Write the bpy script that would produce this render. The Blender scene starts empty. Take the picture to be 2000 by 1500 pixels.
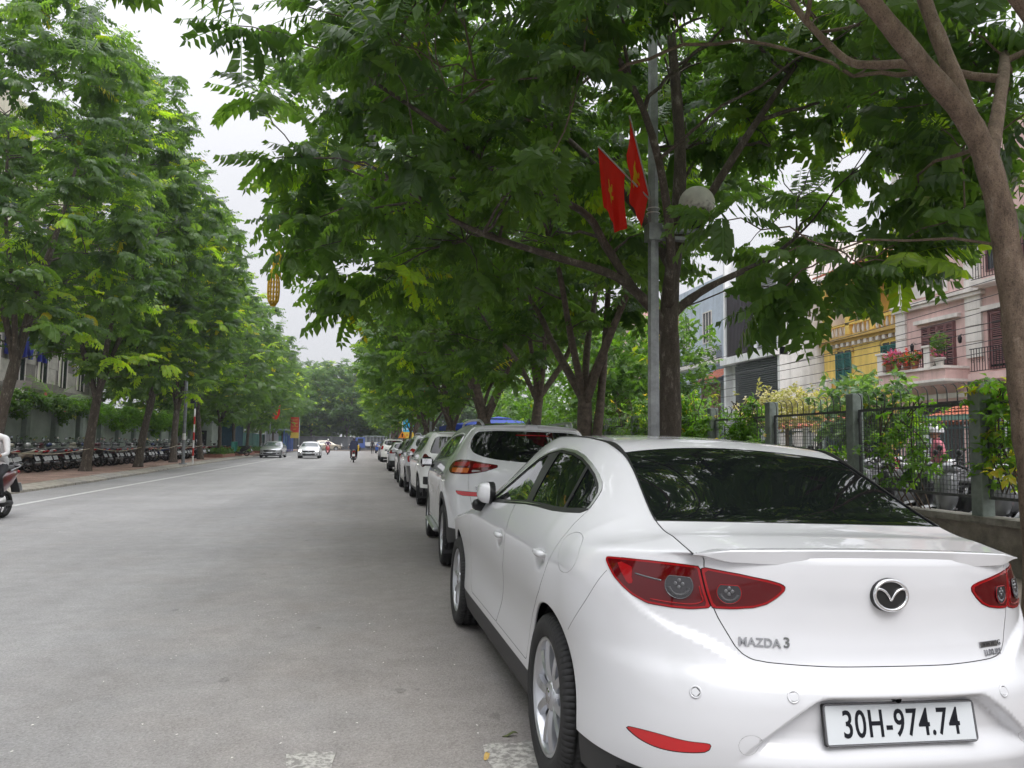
import bpy, math, random
import numpy as np
from math import sin, cos, pi, radians as rad, sqrt, atan2
from mathutils import Matrix, Vector
S = bpy.context.scene
COL = S.collection
rng = np.random.default_rng(7)
random.seed(7)

# ------------------------------------------------------------------ camera
CF, CYAW, CPIT, CROL, CH = 1500.0, .1865, .0790, .0120, 1.345
cam = bpy.data.cameras.new('camera'); camo = bpy.data.objects.new('camera', cam); COL.objects.link(camo)
fw = np.array([sin(CYAW)*cos(CPIT), cos(CYAW)*cos(CPIT), sin(CPIT)])
r0 = np.array([cos(CYAW), -sin(CYAW), 0.]); u0 = np.cross(r0, fw)
rr = cos(CROL)*r0+sin(CROL)*u0; uu = -sin(CROL)*r0+cos(CROL)*u0
M = Matrix.Identity(4)
for i in range(3):
    M[i][0], M[i][1], M[i][2] = rr[i], uu[i], -fw[i]
M[0][3], M[1][3], M[2][3] = 0, 0, CH
camo.matrix_world = M
cam.sensor_fit = 'HORIZONTAL'; cam.sensor_width = 36; cam.lens = 36*CF/2000
cam.clip_start = .05; cam.clip_end = 3000
S.camera = camo

# ------------------------------------------------------------------ overcast sky, soft sun, exposure
W = bpy.data.worlds.new('World'); S.world = W; W.use_nodes = True
nt = W.node_tree; nd = nt.nodes; lk = nt.links
bg = nd['Background']
sky = nd.new('ShaderNodeTexSky'); sky.sky_type = 'NISHITA'; sky.sun_disc = False
SUN_EL, SUN_AZ = rad(52), rad(172)
sky.sun_elevation = SUN_EL; sky.sun_rotation = SUN_AZ; sky.dust_density = 4; sky.air_density = 1.0
hs = nd.new('ShaderNodeHueSaturation'); hs.inputs['Saturation'].default_value = .25
lk.new(sky.outputs[0], hs.inputs['Color'])
# overcast cloud layer: luminance rises from horizon to zenith, steepened beyond a standard overcast
tc = nd.new('ShaderNodeTexCoord'); sep = nd.new('ShaderNodeSeparateXYZ'); lk.new(tc.outputs['Generated'], sep.inputs[0])
mx = nd.new('ShaderNodeMath'); mx.operation = 'MAXIMUM'; lk.new(sep.outputs[2], mx.inputs[0]); mx.inputs[1].default_value = 0
pw = nd.new('ShaderNodeMath'); pw.operation = 'POWER'; lk.new(mx.outputs[0], pw.inputs[0]); pw.inputs[1].default_value = 2.6
ml = nd.new('ShaderNodeMath'); ml.operation = 'MULTIPLY_ADD'; lk.new(pw.outputs[0], ml.inputs[0]); ml.inputs[1].default_value = 15.5; ml.inputs[2].default_value = 3.8
nz = nd.new('ShaderNodeTexNoise'); nz.inputs['Scale'].default_value = 2.2; nz.inputs['Detail'].default_value = 4
lk.new(tc.outputs['Generated'], nz.inputs['Vector'])
mr = nd.new('ShaderNodeMapRange'); lk.new(nz.outputs[0], mr.inputs[0])
mr.inputs[1].default_value = .3; mr.inputs[2].default_value = .7; mr.inputs[3].default_value = .95; mr.inputs[4].default_value = 1.05
mm = nd.new('ShaderNodeMath'); mm.operation = 'MULTIPLY'; lk.new(ml.outputs[0], mm.inputs[0]); lk.new(mr.outputs[0], mm.inputs[1])
cc = nd.new('ShaderNodeVectorMath'); cc.operation = 'SCALE'; cc.inputs[0].default_value = (.972, .98, 1.028); lk.new(mm.outputs[0], cc.inputs['Scale'])
mixw = nd.new('ShaderNodeMix'); mixw.data_type = 'RGBA'; mixw.inputs[0].default_value = .85
lk.new(hs.outputs[0], mixw.inputs[6]); lk.new(cc.outputs[0], mixw.inputs[7])
lk.new(mixw.outputs[2], bg.inputs[0]); bg.inputs[1].default_value = .112
sl = bpy.data.lights.new('sun', 'SUN'); sl.energy = .85; sl.angle = rad(28); sl.color = (1, .97, .92)
so = bpy.data.objects.new('sun', sl); COL.objects.link(so)
_d = Vector((sin(SUN_AZ)*cos(SUN_EL), cos(SUN_AZ)*cos(SUN_EL), sin(SUN_EL)))
so.rotation_euler = _d.to_track_quat('Z', 'Y').to_euler(); so.location = (-20, -20, 60)
S.view_settings.view_transform = 'Standard'; S.view_settings.look = 'None'
S.view_settings.gamma = 1; S.view_settings.use_curve_mapping = False
S.view_settings.exposure = .92
S.cycles.use_denoising = True
S.cycles.max_bounces = 12; S.cycles.diffuse_bounces = 8; S.cycles.transmission_bounces = 6; S.cycles.transparent_max_bounces = 8
S.cycles.sample_clamp_indirect = 6
S.cycles.caustics_reflective = False; S.cycles.caustics_refractive = False

# ------------------------------------------------------------------ mesh helpers
def mesh_np(name, V, F, smooth=True, normals=None, attr=None):
    """V (n,3); F list of tuples or an (m,k) array."""
    me = bpy.data.meshes.new(name)
    V = np.asarray(V, dtype=np.float32)
    if isinstance(F, np.ndarray):
        m, k = F.shape
        me.vertices.add(len(V)); me.vertices.foreach_set('co', V.ravel())
        me.loops.add(m*k); me.loops.foreach_set('vertex_index', F.astype(np.int32).ravel())
        me.polygons.add(m); me.polygons.foreach_set('loop_start', np.arange(0, m*k, k, dtype=np.int32))
        me.update(calc_edges=True)
    else:
        me.from_pydata(V.tolist(), [], [list(map(int, f)) for f in F]); me.update()
    if len(me.polygons):
        me.polygons.foreach_set('use_smooth', np.full(len(me.polygons), smooth, dtype=bool))
    if attr:
        for an, av in attr.items():
            a = me.attributes.new(an, 'FLOAT', 'POINT'); a.data.foreach_set('value', np.asarray(av, dtype=np.float32))
    if normals is not None:
        nn = np.asarray(normals, dtype=float)
        me.normals_split_custom_set_from_vertices(nn.tolist())
    return me

def link(name, me, m=None, parent=None):
    o = bpy.data.objects.new(name, me); COL.objects.link(o)
    if m is not None and me is not None:
        me.materials.clear()
        for q in (m if isinstance(m, (list, tuple)) else [m]): me.materials.append(q)
    if parent is not None: o.parent = parent
    return o

class MB:
    """collects simple solids into one mesh"""
    def __init__(s): s.V = []; s.F = []; s.n = 0; s.mi = []; s.sm = []
    def add(s, V, F, mi=0, sm=False):
        V = np.asarray(V, float).reshape(-1, 3)
        s.V.append(V); s.F += [tuple(int(i)+s.n for i in f) for f in F]; s.mi += [mi]*len(F); s.sm += [sm]*len(F); s.n += len(V); return s
    def box(s, x0, x1, y0, y1, z0, z1, mi=0):
        V = [(x, y, z) for z in (z0, z1) for y in (y0, y1) for x in (x0, x1)]
        return s.add(V, [(0, 2, 3, 1), (4, 5, 7, 6), (0, 1, 5, 4), (2, 6, 7, 3), (0, 4, 6, 2), (1, 3, 7, 5)], mi)
    def cbox(s, c, d, mi=0, bev=0):
        c = np.array(c, float); d = np.array(d, float)/2
        if bev: return s.bbox(c, d, bev, mi)
        return s.box(c[0]-d[0], c[0]+d[0], c[1]-d[1], c[1]+d[1], c[2]-d[2], c[2]+d[2], mi)
    def bbox(s, c, d, b, mi=0):
        V = []; idx = {}
        for sx in (-1, 1):
            for sy in (-1, 1):
                for sz in (-1, 1):
                    for a in range(3):
                        p = np.array([sx, sy, sz])*(d-b); p[a] = [sx, sy, sz][a]*d[a]
                        idx[(sx, sy, sz, a)] = len(V); V.append(c+p)
        F = []
        for a in range(3):
            o1, o2 = [i for i in range(3) if i != a]
            for sg in (-1, 1):
                q = []
                for (p1, p2) in ((-1, -1), (1, -1), (1, 1), (-1, 1)):
                    k = [0, 0, 0]; k[a] = sg; k[o1] = p1; k[o2] = p2; q.append(idx[(*k, a)])
                F.append(q if (sg > 0) == (a != 1) else q[::-1])
        for a in range(3):      # edges along axis a
            o1, o2 = [i for i in range(3) if i != a]
            for p1 in (-1, 1):
                for p2 in (-1, 1):
                    k0 = [0, 0, 0]; k0[a] = -1; k0[o1] = p1; k0[o2] = p2; k1 = list(k0); k1[a] = 1
                    F.append((idx[(*k0, o1)], idx[(*k1, o1)], idx[(*k1, o2)], idx[(*k0, o2)]))
        for sx in (-1, 1):
            for sy in (-1, 1):
                for sz in (-1, 1):
                    F.append((idx[(sx, sy, sz, 0)], idx[(sx, sy, sz, 1)], idx[(sx, sy, sz, 2)]))
        return s.add(V, F, mi)
    def tube(s, pts, r, n=8, mi=0, cap=True, sm=True, closed=False):
        V, F = tube_np(pts, r, n, cap, closed); return s.add(V, F, mi, sm)
    def lathe(s, prof, n=24, axis='z', c=(0, 0, 0), mi=0, sm=True, a0=0, a1=2*pi):
        """prof: list of (r, h)"""
        prof = np.array(prof, float); full = abs(a1-a0-2*pi) < 1e-6
        k = n if full else n+1
        A = a0+(a1-a0)*np.arange(k)/n
        V = np.zeros((len(prof), k, 3))
        V[:, :, 0] = prof[:, :1]*np.cos(A); V[:, :, 1] = prof[:, :1]*np.sin(A); V[:, :, 2] = prof[:, 1:]
        if axis == 'x': V = V[:, :, [2, 0, 1]]
        if axis == 'y': V = V[:, :, [1, 2, 0]]
        F = []
        for i in range(len(prof)-1):
            for j in range(n):
                j2 = (j+1) % k
                F.append((i*k+j, i*k+j2, (i+1)*k+j2, (i+1)*k+j))
        return s.add(V.reshape(-1, 3)+np.array(c), F, mi, sm)
    def prism(s, poly, h0, h1, axis='z', mi=0):
        """poly 2D ccw; extruded between h0 and h1 along axis; axis x: poly is (y,z); axis y: poly is (x,z)"""
        n = len(poly); V = []
        for h in (h0, h1):
            for a, b in poly:
                V.append({'z': (a, b, h), 'x': (h, a, b), 'y': (a, h, b)}[axis])
        F = [tuple(range(n))[::-1], tuple(range(n, 2*n))]+[(i, (i+1) % n, n+(i+1) % n, n+i) for i in range(n)]
        return s.add(V, F, mi)
    def ball(s, c, r, n=10, mi=0):
        r = np.broadcast_to(np.array(r, float), 3); m = n//2+1
        t = np.linspace(0, pi, m); p = np.arange(n)*2*pi/n
        V = np.stack([np.sin(t)[:, None]*np.cos(p), np.sin(t)[:, None]*np.sin(p), np.cos(t)[:, None]+0*p], 2)*r+np.array(c)
        F = []
        for i in range(m-1):
            for j in range(n):
                a, b, c2, d = i*n+j, (i+1)*n+j, (i+1)*n+(j+1) % n, i*n+(j+1) % n
                F.append((a, b, c2) if i == 0 and False else (a, b, c2, d))
        return s.add(V.reshape(-1, 3), F, mi, True)
    def xf(s, Mx):
        Mx = np.array(Mx); V = np.concatenate(s.V)
        s.V = [V@Mx[:3, :3].T+Mx[:3, 3]]; return s
    def mesh(s, name):
        me = mesh_np(name, np.concatenate(s.V), s.F, False)
        me.polygons.foreach_set('use_smooth', np.array(s.sm, dtype=bool))
        if any(s.mi): me.polygons.foreach_set('material_index', np.array(s.mi, dtype=np.int32))
        return me
    def build(s, name, m, parent=None): return link(name, s.mesh(name), m, parent)

def tube_np(pts, r, n=8, cap=True, closed=False):
    P = np.array(pts, float); k = len(P); r = np.broadcast_to(np.array(r, float), (k,))
    if closed: T = np.roll(P, -1, 0)-np.roll(P, 1, 0)
    else: T = np.gradient(P, axis=0)
    T /= np.linalg.norm(T, axis=1)[:, None]+1e-12
    up = np.array([0, 0, 1.]) if abs(T[0, 2]) < .9 else np.array([1., 0, 0])
    N = np.zeros_like(P); v = np.cross(T[0], up); N[0] = v/np.linalg.norm(v)
    for i in range(1, k):
        v = N[i-1]-T[i]*(N[i-1]@T[i]); N[i] = v/(np.linalg.norm(v)+1e-12)
    B = np.cross(T, N); A = np.arange(n)*2*pi/n
    V = P[:, None]+r[:, None, None]*(N[:, None]*np.cos(A)[None, :, None]+B[:, None]*np.sin(A)[None, :, None])
    F = []
    for i in range(k if closed else k-1):
        i2 = (i+1) % k
        for j in range(n):
            F.append((i*n+j, i*n+(j+1) % n, i2*n+(j+1) % n, i2*n+j))
    if cap and not closed: F += [tuple(range(n))[::-1], tuple((k-1)*n+j for j in range(n))]
    return V.reshape(-1, 3), F

def tag(o, label=None, cat=None, group=None, kind=None):
    for k, v in (('label', label), ('category', cat), ('group', group), ('kind', kind)):
        if v: o[k] = v
    return o
def thing(name, label, cat, loc=(0, 0, 0), rz=0, group=None):
    o = bpy.data.objects.new(name, None); COL.objects.link(o); o.location = loc; o.rotation_euler = (0, 0, rz)
    o.empty_display_size = .2
    return tag(o, label, cat, group)
def kids(o): return [c for c in bpy.data.objects if c.parent == o]
KIDS = {}
def dup(root, loc=None, rz=None, label=None, swap=None):
    """copy of a thing with copies of its parts and sub-parts; swap maps materials per copy"""
    def cp(o, parent):
        c = o.copy(); COL.objects.link(c)
        if parent is not None: c.parent = parent
        if swap and c.type == 'MESH':
            for sl_ in c.material_slots:
                if sl_.material and sl_.material.name in swap:
                    mm_ = swap[sl_.material.name]; sl_.link = 'OBJECT'; sl_.material = mm_
        for ch in KIDS[o.name]: cp(ch, c)
        return c
    def reg(o):
        if o.name not in KIDS:
            KIDS[o.name] = [c for c in bpy.data.objects if c.parent == o]
            for c in KIDS[o.name]: reg(c)
    reg(root)
    r = cp(root, None)
    if loc is not None: r.location = loc
    if rz is not None: r.rotation_euler[2] = rz
    if label: r['label'] = label
    return r

# ------------------------------------------------------------------ materials
MATS = {}
def mat(name, col=(.5, .5, .5), rough=.6, metal=0, spec=.5, coat=0, noise=None, bump=None, emit=None, alpha=None, trans=0, ior=1.45, var=None, coatr=.03):
    """noise=(scale, dark_factor, detail): mottled colour; bump=(scale, strength)"""
    if name in MATS: return MATS[name]
    m = bpy.data.materials.new(name); m.use_nodes = True; MATS[name] = m
    n = m.node_tree.nodes; l = m.node_tree.links; b = n['Principled BSDF']
    b.inputs['Base Color'].default_value = (*col, 1); b.inputs['Roughness'].default_value = rough
    b.inputs['Metallic'].default_value = metal; b.inputs['Specular IOR Level'].default_value = spec
    b.inputs['Coat Weight'].default_value = coat; b.inputs['Coat Roughness'].default_value = coatr
    b.inputs['Transmission Weight'].default_value = trans; b.inputs['IOR'].default_value = ior
    if emit: b.inputs['Emission Color'].default_value = (*emit[0], 1); b.inputs['Emission Strength'].default_value = emit[1]
    src = None
    if noise or bump or var:
        t = n.new('ShaderNodeTexCoord')
    if noise:
        z = n.new('ShaderNodeTexNoise'); z.inputs['Scale'].default_value = noise[0]; z.inputs['Detail'].default_value = noise[2] if len(noise) > 2 else 6
        z.inputs['Roughness'].default_value = .65
        l.new(t.outputs['Object'], z.inputs['Vector'])
        r = n.new('ShaderNodeMapRange'); l.new(z.outputs[0], r.inputs[0])
        r.inputs[1].default_value = .32; r.inputs[2].default_value = .68; r.inputs[3].default_value = noise[1]; r.inputs[4].default_value = 2-noise[1]
        sc = n.new('ShaderNodeVectorMath'); sc.operation = 'SCALE'; sc.inputs[0].default_value = col
        l.new(r.outputs[0], sc.inputs['Scale']); l.new(sc.outputs[0], b.inputs['Base Color']); src = sc
    if bump:
        z2 = n.new('ShaderNodeTexNoise'); z2.inputs['Scale'].default_value = bump[0]; z2.inputs['Detail'].default_value = 5
        l.new(t.outputs['Object'], z2.inputs['Vector'])
        bm_ = n.new('ShaderNodeBump'); bm_.inputs['Strength'].default_value = bump[1]; bm_.inputs['Distance'].default_value = .02
        l.new(z2.outputs[0], bm_.inputs['Height']); l.new(bm_.outputs[0], b.inputs['Normal'])
    return m
def nodes_of(m):
    return m.node_tree.nodes, m.node_tree.links, m.node_tree.nodes['Principled BSDF']

def spl(xs, ys):
    """natural-ish smooth interpolation (monotone-safe cubic, Catmull tangents limited)"""
    xs = np.array(xs, float); ys = np.array(ys, float); one = ys.ndim == 1
    if one: ys = ys[:, None]
    d = np.diff(ys, axis=0)/np.diff(xs)[:, None]
    m = np.zeros_like(ys); m[1:-1] = (d[:-1]*np.diff(xs)[1:, None]+d[1:]*np.diff(xs)[:-1, None])/(xs[2:]-xs[:-2])[:, None]
    m[0] = d[0]; m[-1] = d[-1]
    for i in range(1, len(xs)-1):
        fl = d[i-1]*d[i] <= 0; m[i][fl] = 0
        lim = 3*np.minimum(abs(d[i-1]), abs(d[i])); m[i] = np.clip(m[i], -lim, lim)
    def f(x):
        x = np.asarray(x, float); sh = x.shape; x = np.clip(x.ravel(), xs[0], xs[-1])
        i = np.clip(np.searchsorted(xs, x, 'right')-1, 0, len(xs)-2); h = xs[i+1]-xs[i]; t = (x-xs[i])/h
        t = t[:, None]; h = h[:, None]
        o = (2*t**3-3*t**2+1)*ys[i]+(t**3-2*t**2+t)*h*m[i]+(-2*t**3+3*t**2)*ys[i+1]+(t**3-t**2)*h*m[i+1]
        return o[:, 0].reshape(sh) if one else o.reshape(*sh, ys.shape[1])
    return f
def sstep(a, b, x):
    t = np.clip((np.asarray(x, float)-a)/(b-a), 0, 1); return t*t*(3-2*t)

# ------------------------------------------------------------------ sheet with clean cuts: split by a scalar field
class Sheet:
    """V verts, N normals, A param coords (k columns), F faces"""
    def __init__(s, V, N, A, F): s.V, s.N, s.A, s.F = V, N, A, F
    def split(s, f):
        """f(V, A) -> scalar per vertex; returns (f<0 part, f>=0 part) with edges cut exactly on f=0"""
        val = np.asarray(f(s.V, s.A), float); val[np.abs(val) < 1e-9] = 1e-9
        V = list(map(tuple, s.V)); N = list(map(tuple, s.N)); A = list(map(tuple, s.A)); cache = {}
        def cut(a, b):
            k = (a, b) if a < b else (b, a)
            if k not in cache:
                t = val[a]/(val[a]-val[b])
                cache[k] = len(V)
                V.append(tuple(np.array(V[a])*(1-t)+np.array(V[b])*t)); N.append(tuple(np.array(N[a])*(1-t)+np.array(N[b])*t))
                A.append(tuple(np.array(A[a])*(1-t)+np.array(A[b])*t))
            return cache[k]
        neg, pos = [], []
        sg = val >= 0
        for fc in s.F:
            q = [sg[i] for i in fc]
            if all(q): pos.append(fc)
            elif not any(q): neg.append(fc)
            else:
                P, Q = [], []
                m = len(fc)
                for i in range(m):
                    a, b = fc[i], fc[(i+1) % m]
                    (P if sg[a] else Q).append(a)
                    if sg[a] != sg[b]:
                        c = cut(a, b); P.append(c); Q.append(c)
                if len(P) > 2: pos.append(tuple(P))
                if len(Q) > 2: neg.append(tuple(Q))
        V, N, A = np.array(V), np.array(N), np.array(A)
        return s._sub(V, N, A, neg), s._sub(V, N, A, pos)
    def _sub(s, V, N, A, F):
        if not F: return Sheet(np.zeros((0, 3)), np.zeros((0, 3)), np.zeros((0, s.A.shape[1])), [])
        u = np.unique(np.concatenate([np.array(f) for f in F])); mp = -np.ones(len(V), int); mp[u] = np.arange(len(u))
        return Sheet(V[u], N[u], A[u], [tuple(mp[list(f)]) for f in F])
    def off(s, d): return Sheet(s.V+s.N*d, s.N, s.A, s.F)
    def loops(s):
        """boundary edges"""
        cnt = {}
        for f in s.F:
            for i in range(len(f)):
                a, b = f[i], f[(i+1) % len(f)]
                k = (min(a, b), max(a, b)); cnt[k] = (cnt[k][0]+1, (a, b)) if k in cnt else (1, (a, b))
        return [e for c, e in cnt.values() if c == 1]
    def solid(s, d, lip=0):
        """outer skin raised by d plus a skirt going back to the base (optionally below it by lip)"""
        n = len(s.V); V = np.concatenate([s.V+s.N*d, s.V+s.N*d, s.V-s.N*lip]); N = np.concatenate([s.N]*3)
        F = list(s.F); 
        for a, b in s.loops(): F.append((n+b, n+a, 2*n+a, 2*n+b))
        sh = Sheet(V, None, None, F); return sh
    def build(s, name, m, parent=None):
        if not s.F: return None
        me = mesh_np(name, s.V, s.F, True, s.N/ (np.linalg.norm(s.N, axis=1)[:, None]+1e-12) if s.N is not None else None)
        return link(name, me, m, parent)
def solid_build(sh, d, lip, name, m, parent):
    o = sh.solid(d, lip); n = len(sh.V)
    me = mesh_np(name, o.V, o.F, True)
    sm = np.ones(len(o.F), bool); sm[len(sh.F):] = False; me.polygons.foreach_set('use_smooth', sm)
    return link(name, me, m, parent)
def polysd(poly):
    """signed distance to closed 2D polygon, negative inside"""
    P = np.array(poly, float); Q = np.roll(P, -1, 0)
    def f(p):
        p = np.asarray(p, float); d = np.full(len(p), 1e9); ins = np.zeros(len(p), bool)
        for a, b in zip(P, Q):
            e = b-a; w = p-a; t = np.clip((w@e)/(e@e+1e-12), 0, 1); d = np.minimum(d, np.linalg.norm(w-t[:, None]*e, axis=1))
            c = (a[1] <= p[:, 1]) != (b[1] <= p[:, 1])
            with np.errstate(divide='ignore', invalid='ignore'):
                xx = a[0]+(p[:, 1]-a[1])*(b[0]-a[0])/(b[1]-a[1]+1e-15)
            ins ^= c & (p[:, 0] < xx)
        return np.where(ins, -d, d)
    return f
def lined(pts):
    """unsigned distance to open polyline"""
    P = np.array(pts, float)
    def f(p):
        d = np.full(len(p), 1e9)
        for a, b in zip(P[:-1], P[1:]):
            e = b-a; w = p-a; t = np.clip((w@e)/(e@e+1e-12), 0, 1); d = np.minimum(d, np.linalg.norm(w-t[:, None]*e, axis=1))
        return d
    return f
def smooth_poly(pts, k=6):
    """closed Catmull-Rom through pts"""
    P = np.array(pts, float); n = len(P); o = []
    for i in range(n):
        a, b, c, d = P[(i-1) % n], P[i], P[(i+1) % n], P[(i+2) % n]
        for j in range(k):
            t = j/k; o.append(.5*((2*b)+(-a+c)*t+(2*a-5*b+4*c-d)*t*t+(-a+3*b-3*c+d)*t**3))
    return np.array(o)
def smooth_line(pts, k=8):
    P = np.array(pts, float); n = len(P); o = []
    for i in range(n-1):
        a, b, c, d = P[max(i-1, 0)], P[i], P[i+1], P[min(i+2, n-1)]
        for j in range(k):
            t = j/k; o.append(.5*((2*b)+(-a+c)*t+(2*a-5*b+4*c-d)*t*t+(-a+3*b-3*c+d)*t**3))
    o.append(P[-1]); return np.array(o)
# ------------------------------------------------------------------ car body surface
class CarShape:
    """left half of a car body as two parametric sheets: the skirt (rear face, corner, side, nose) and the top patch"""
    def __init__(s, d, nq=(100, 130, 40), nt=(64, 36), nk=130, nv=40):
        s.d = d; s.nq, s.nt, s.nk, s.nv = nq, nt, nk, nv
        s.Wz = spl(*zip(*d['W'])); s.Rz = spl(*zip(*d['R'])); s.Fz = spl(*zip(*d['F'])); s.nz = spl(*zip(*d['n']))
        s.zb = spl(*zip(*d['zb'])); s.zs = spl(*zip(*d['zs']))
        st = np.array(d['st'], float)           # x, y, z, yc, zc
        s.K = len(st)-1; s.st = spl(np.arange(len(st)), st)
        s.qk = spl(*zip(*d['qk'])); s.q0, s.q1 = d['qlip']
        h = np.array(d['hand'], float); s.hand = spl(h[:, 0], h[:, 1:])
        s.tap = spl(*zip(*d['taper'])); s.ya, s.yb = d['ya'], d['yb']
    def wall(s, q, z):
        q, z = np.broadcast_arrays(q, z); q = q.astype(float); n = s.nz(z); d = s.d
        ph = np.clip(q, 0, 1)*pi/2; pf = np.clip(q-2, 0, 1)*pi/2
        ph = ph**1.0
        R = s.Rz(z)
        for (zl, w, B, fade) in d.get('ledge', []):
            zz = spl(*zip(*zl))(q); R = R-B*sstep(zz+w, zz-w, z)*spl(*zip(*fade))(q)
        for (zl, zh, qt, qb, dep) in d.get('recess', []):
            qe = qt+np.clip((zh-z)/(zh-zl), 0, 1.3)*(qb-qt)
            R = R+dep*sstep(qe+.022, qe-.022, q)*sstep(zh+.008, zh-.010, z)*sstep(zl-.05, zl+.05, z)
        y = np.where(q <= 1, R+(s.ya-R)*(1-np.cos(ph)**(2/n)), s.ya+(np.clip(q, 1, 2)-1)*(s.yb-s.ya))
        F = s.Fz(z); nf = d.get('nf', 2.6)
        y = np.where(q > 2, s.yb+(F-s.yb)*np.clip(np.sin(pf), 0, 1)**(2/nf), y)
        sx = np.where(q <= 1, np.clip(np.sin(ph), 0, 1)**(2/n), 1.)
        sx = np.where(q > 2, np.clip(np.cos(pf), 0, 1)**(2/nf), sx)
        Wd = s.Wz(z)
        for (yc, zc, sy, sz, a) in d.get('bumps', []):
            Wd = Wd+a*np.exp(-((y-yc)/sy)**2-((z-zc)/sz)**2)*np.clip(sx, 0, 1)**4
        x = -Wd*s.tap(y)*sx
        return np.stack([x, y, z], -1)
    def seam(s, q):
        q = np.asarray(q, float)
        p = s.st(s.qk(q)); P = p[..., :3].copy(); P[..., 0] *= -1
        # along the lip (rear) and the nose (front)
        w0 = s.wall(np.minimum(q, s.q0), s.zs(np.minimum(q, s.q0))); a = s.st(np.array([0.]))[0]
        xe = s.wall(np.array([s.q0]), s.zs(np.array([s.q0])))[0, 0]
        v = np.clip(w0[..., 0]/xe, 0, 1)
        L = np.stack([-a[0]*v, a[1]+(a[3]-a[1])*(1-v**2), a[2]+(a[4]-a[2])*(1-v**2)], -1)
        P = np.where((q < s.q0)[..., None], L, P)
        b = s.st(np.array([float(s.K)]))[0]
        w1 = s.wall(np.maximum(q, s.q1), s.zs(np.maximum(q, s.q1))); xe = s.wall(np.array([s.q1]), s.zs(np.array([s.q1])))[0, 0]
        v = np.clip(w1[..., 0]/xe, 0, 1)
        L = np.stack([-b[0]*v, b[1]+(b[3]-b[1])*(1-v**2), b[2]+(b[4]-b[2])*(1-v**2)], -1)
        return np.where((q > s.q1)[..., None], L, P)
    def skirt_pt(s, q, t):
        q, t = np.broadcast_arrays(np.asarray(q, float), np.asarray(t, float))
        zb, zs = s.zb(q), s.zs(q)
        tw = np.clip(t, 0, 1); P = s.wall(q, zb+(zs-zb)*tw)
        e = .004; T = (s.wall(q, zs)-s.wall(q, zs-e))/e
        P0 = s.wall(q, zs); P3 = s.seam(q); H = s.hand(q)      # b1, inward2, dz2
        P1 = P0+T*H[..., :1]
        o = P0-P3; o[..., 2] = 0; ol = np.linalg.norm(o, axis=-1, keepdims=True)+1e-9; o = o/ol
        P2 = P3+o*H[..., 1:2]+np.array([0, 0, 1.])*H[..., 2:3]
        k = np.clip(t-1, 0, 1)[..., None]
        B = P0*(1-k)**3+3*P1*k*(1-k)**2+3*P2*k*k*(1-k)+P3*k**3
        return np.where((t > 1)[..., None], B, P)
    def top_pt(s, k, v):
        k, v = np.broadcast_arrays(np.asarray(k, float), np.asarray(v, float)); p = s.st(k)
        c = 1-np.abs(v)**2
        return np.stack([-p[..., 0]*v, p[..., 1]+(p[..., 3]-p[..., 1])*c, p[..., 2]+(p[..., 4]-p[..., 2])*c], -1)
    def _grid(s, f, U, T, flip):
        UU, TT = np.meshgrid(U, T, indexing='ij'); P = f(UU, TT); e = 1e-4
        def cl(x, a): return np.clip(x, a.min(), a.max())
        du = f(cl(UU+e, U), TT)-f(cl(UU-e, U), TT); dt = f(UU, cl(TT+e, T))-f(UU, cl(TT-e, T))
        N = np.cross(du, dt); N /= np.linalg.norm(N, axis=-1, keepdims=True)+1e-15
        bad = ~np.isfinite(N).all(-1) | (np.linalg.norm(N, axis=-1) < .5)
        if bad.any():
            i, j = np.where(bad); N[i, j] = N[np.clip(i-1, 0, None), j]
        if flip: N = -N
        n, m = UU.shape; I = np.arange(n*m).reshape(n, m)
        Q = np.stack([I[:-1, :-1], I[1:, :-1], I[1:, 1:], I[:-1, 1:]], -1).reshape(-1, 4)
        if flip: Q = Q[:, ::-1]
        return P.reshape(-1, 3), N.reshape(-1, 3), np.stack([UU.ravel(), TT.ravel()], 1), Q
    def skirt(s):
        a = np.linspace(0, 1, s.nq[0]); U = np.concatenate([a, np.linspace(1, 2, s.nq[1])[1:], np.linspace(2, 3, s.nq[2])[1:]])
        T = np.concatenate([np.linspace(0, 1, s.nt[0]), np.linspace(1, 2, s.nt[1])[1:]])
        P, N, A, Q = s._grid(s.skirt_pt, U, T, False)
        c = N[(A[:, 0] > 1.3) & (A[:, 0] < 1.6) & (A[:, 1] > .4) & (A[:, 1] < .8)].mean(0)
        if c[0] > 0: N = -N; Q = Q[:, ::-1]
        z = A[:, 0] < 1e-9; N[z, 0] = 0; N[z] /= np.linalg.norm(N[z], axis=1)[:, None]+1e-9
        A = np.c_[A, np.ones(len(A))*-1]
        R = Sheet(P*[-1, 1, 1], N*[-1, 1, 1], np.c_[A[:, :2], np.ones(len(A))], [tuple(f[::-1]) for f in Q])
        n = len(P); Lh = Sheet(P, N, A, [tuple(f) for f in Q])
        nT = len(T)              # weld the rear centre column
        both = Sheet(np.r_[P, R.V], np.r_[N, R.N], np.r_[A, R.A], Lh.F+[tuple(i if i < nT and False else i+n for i in f) for f in R.F])
        mp = np.arange(2*n); mp[n:n+nT] = np.arange(nT)
        both.F = [tuple(mp[list(f)]) for f in both.F]
        return both
    def top(s):
        P, N, A, Q = s._grid(s.top_pt, np.linspace(0, s.K, s.nk), np.linspace(-1, 1, 2*s.nv+1), False)
        if N[:, 2].mean() < 0: N = -N; Q = Q[:, ::-1]
        return Sheet(P, N, A, [tuple(f) for f in Q])

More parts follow.
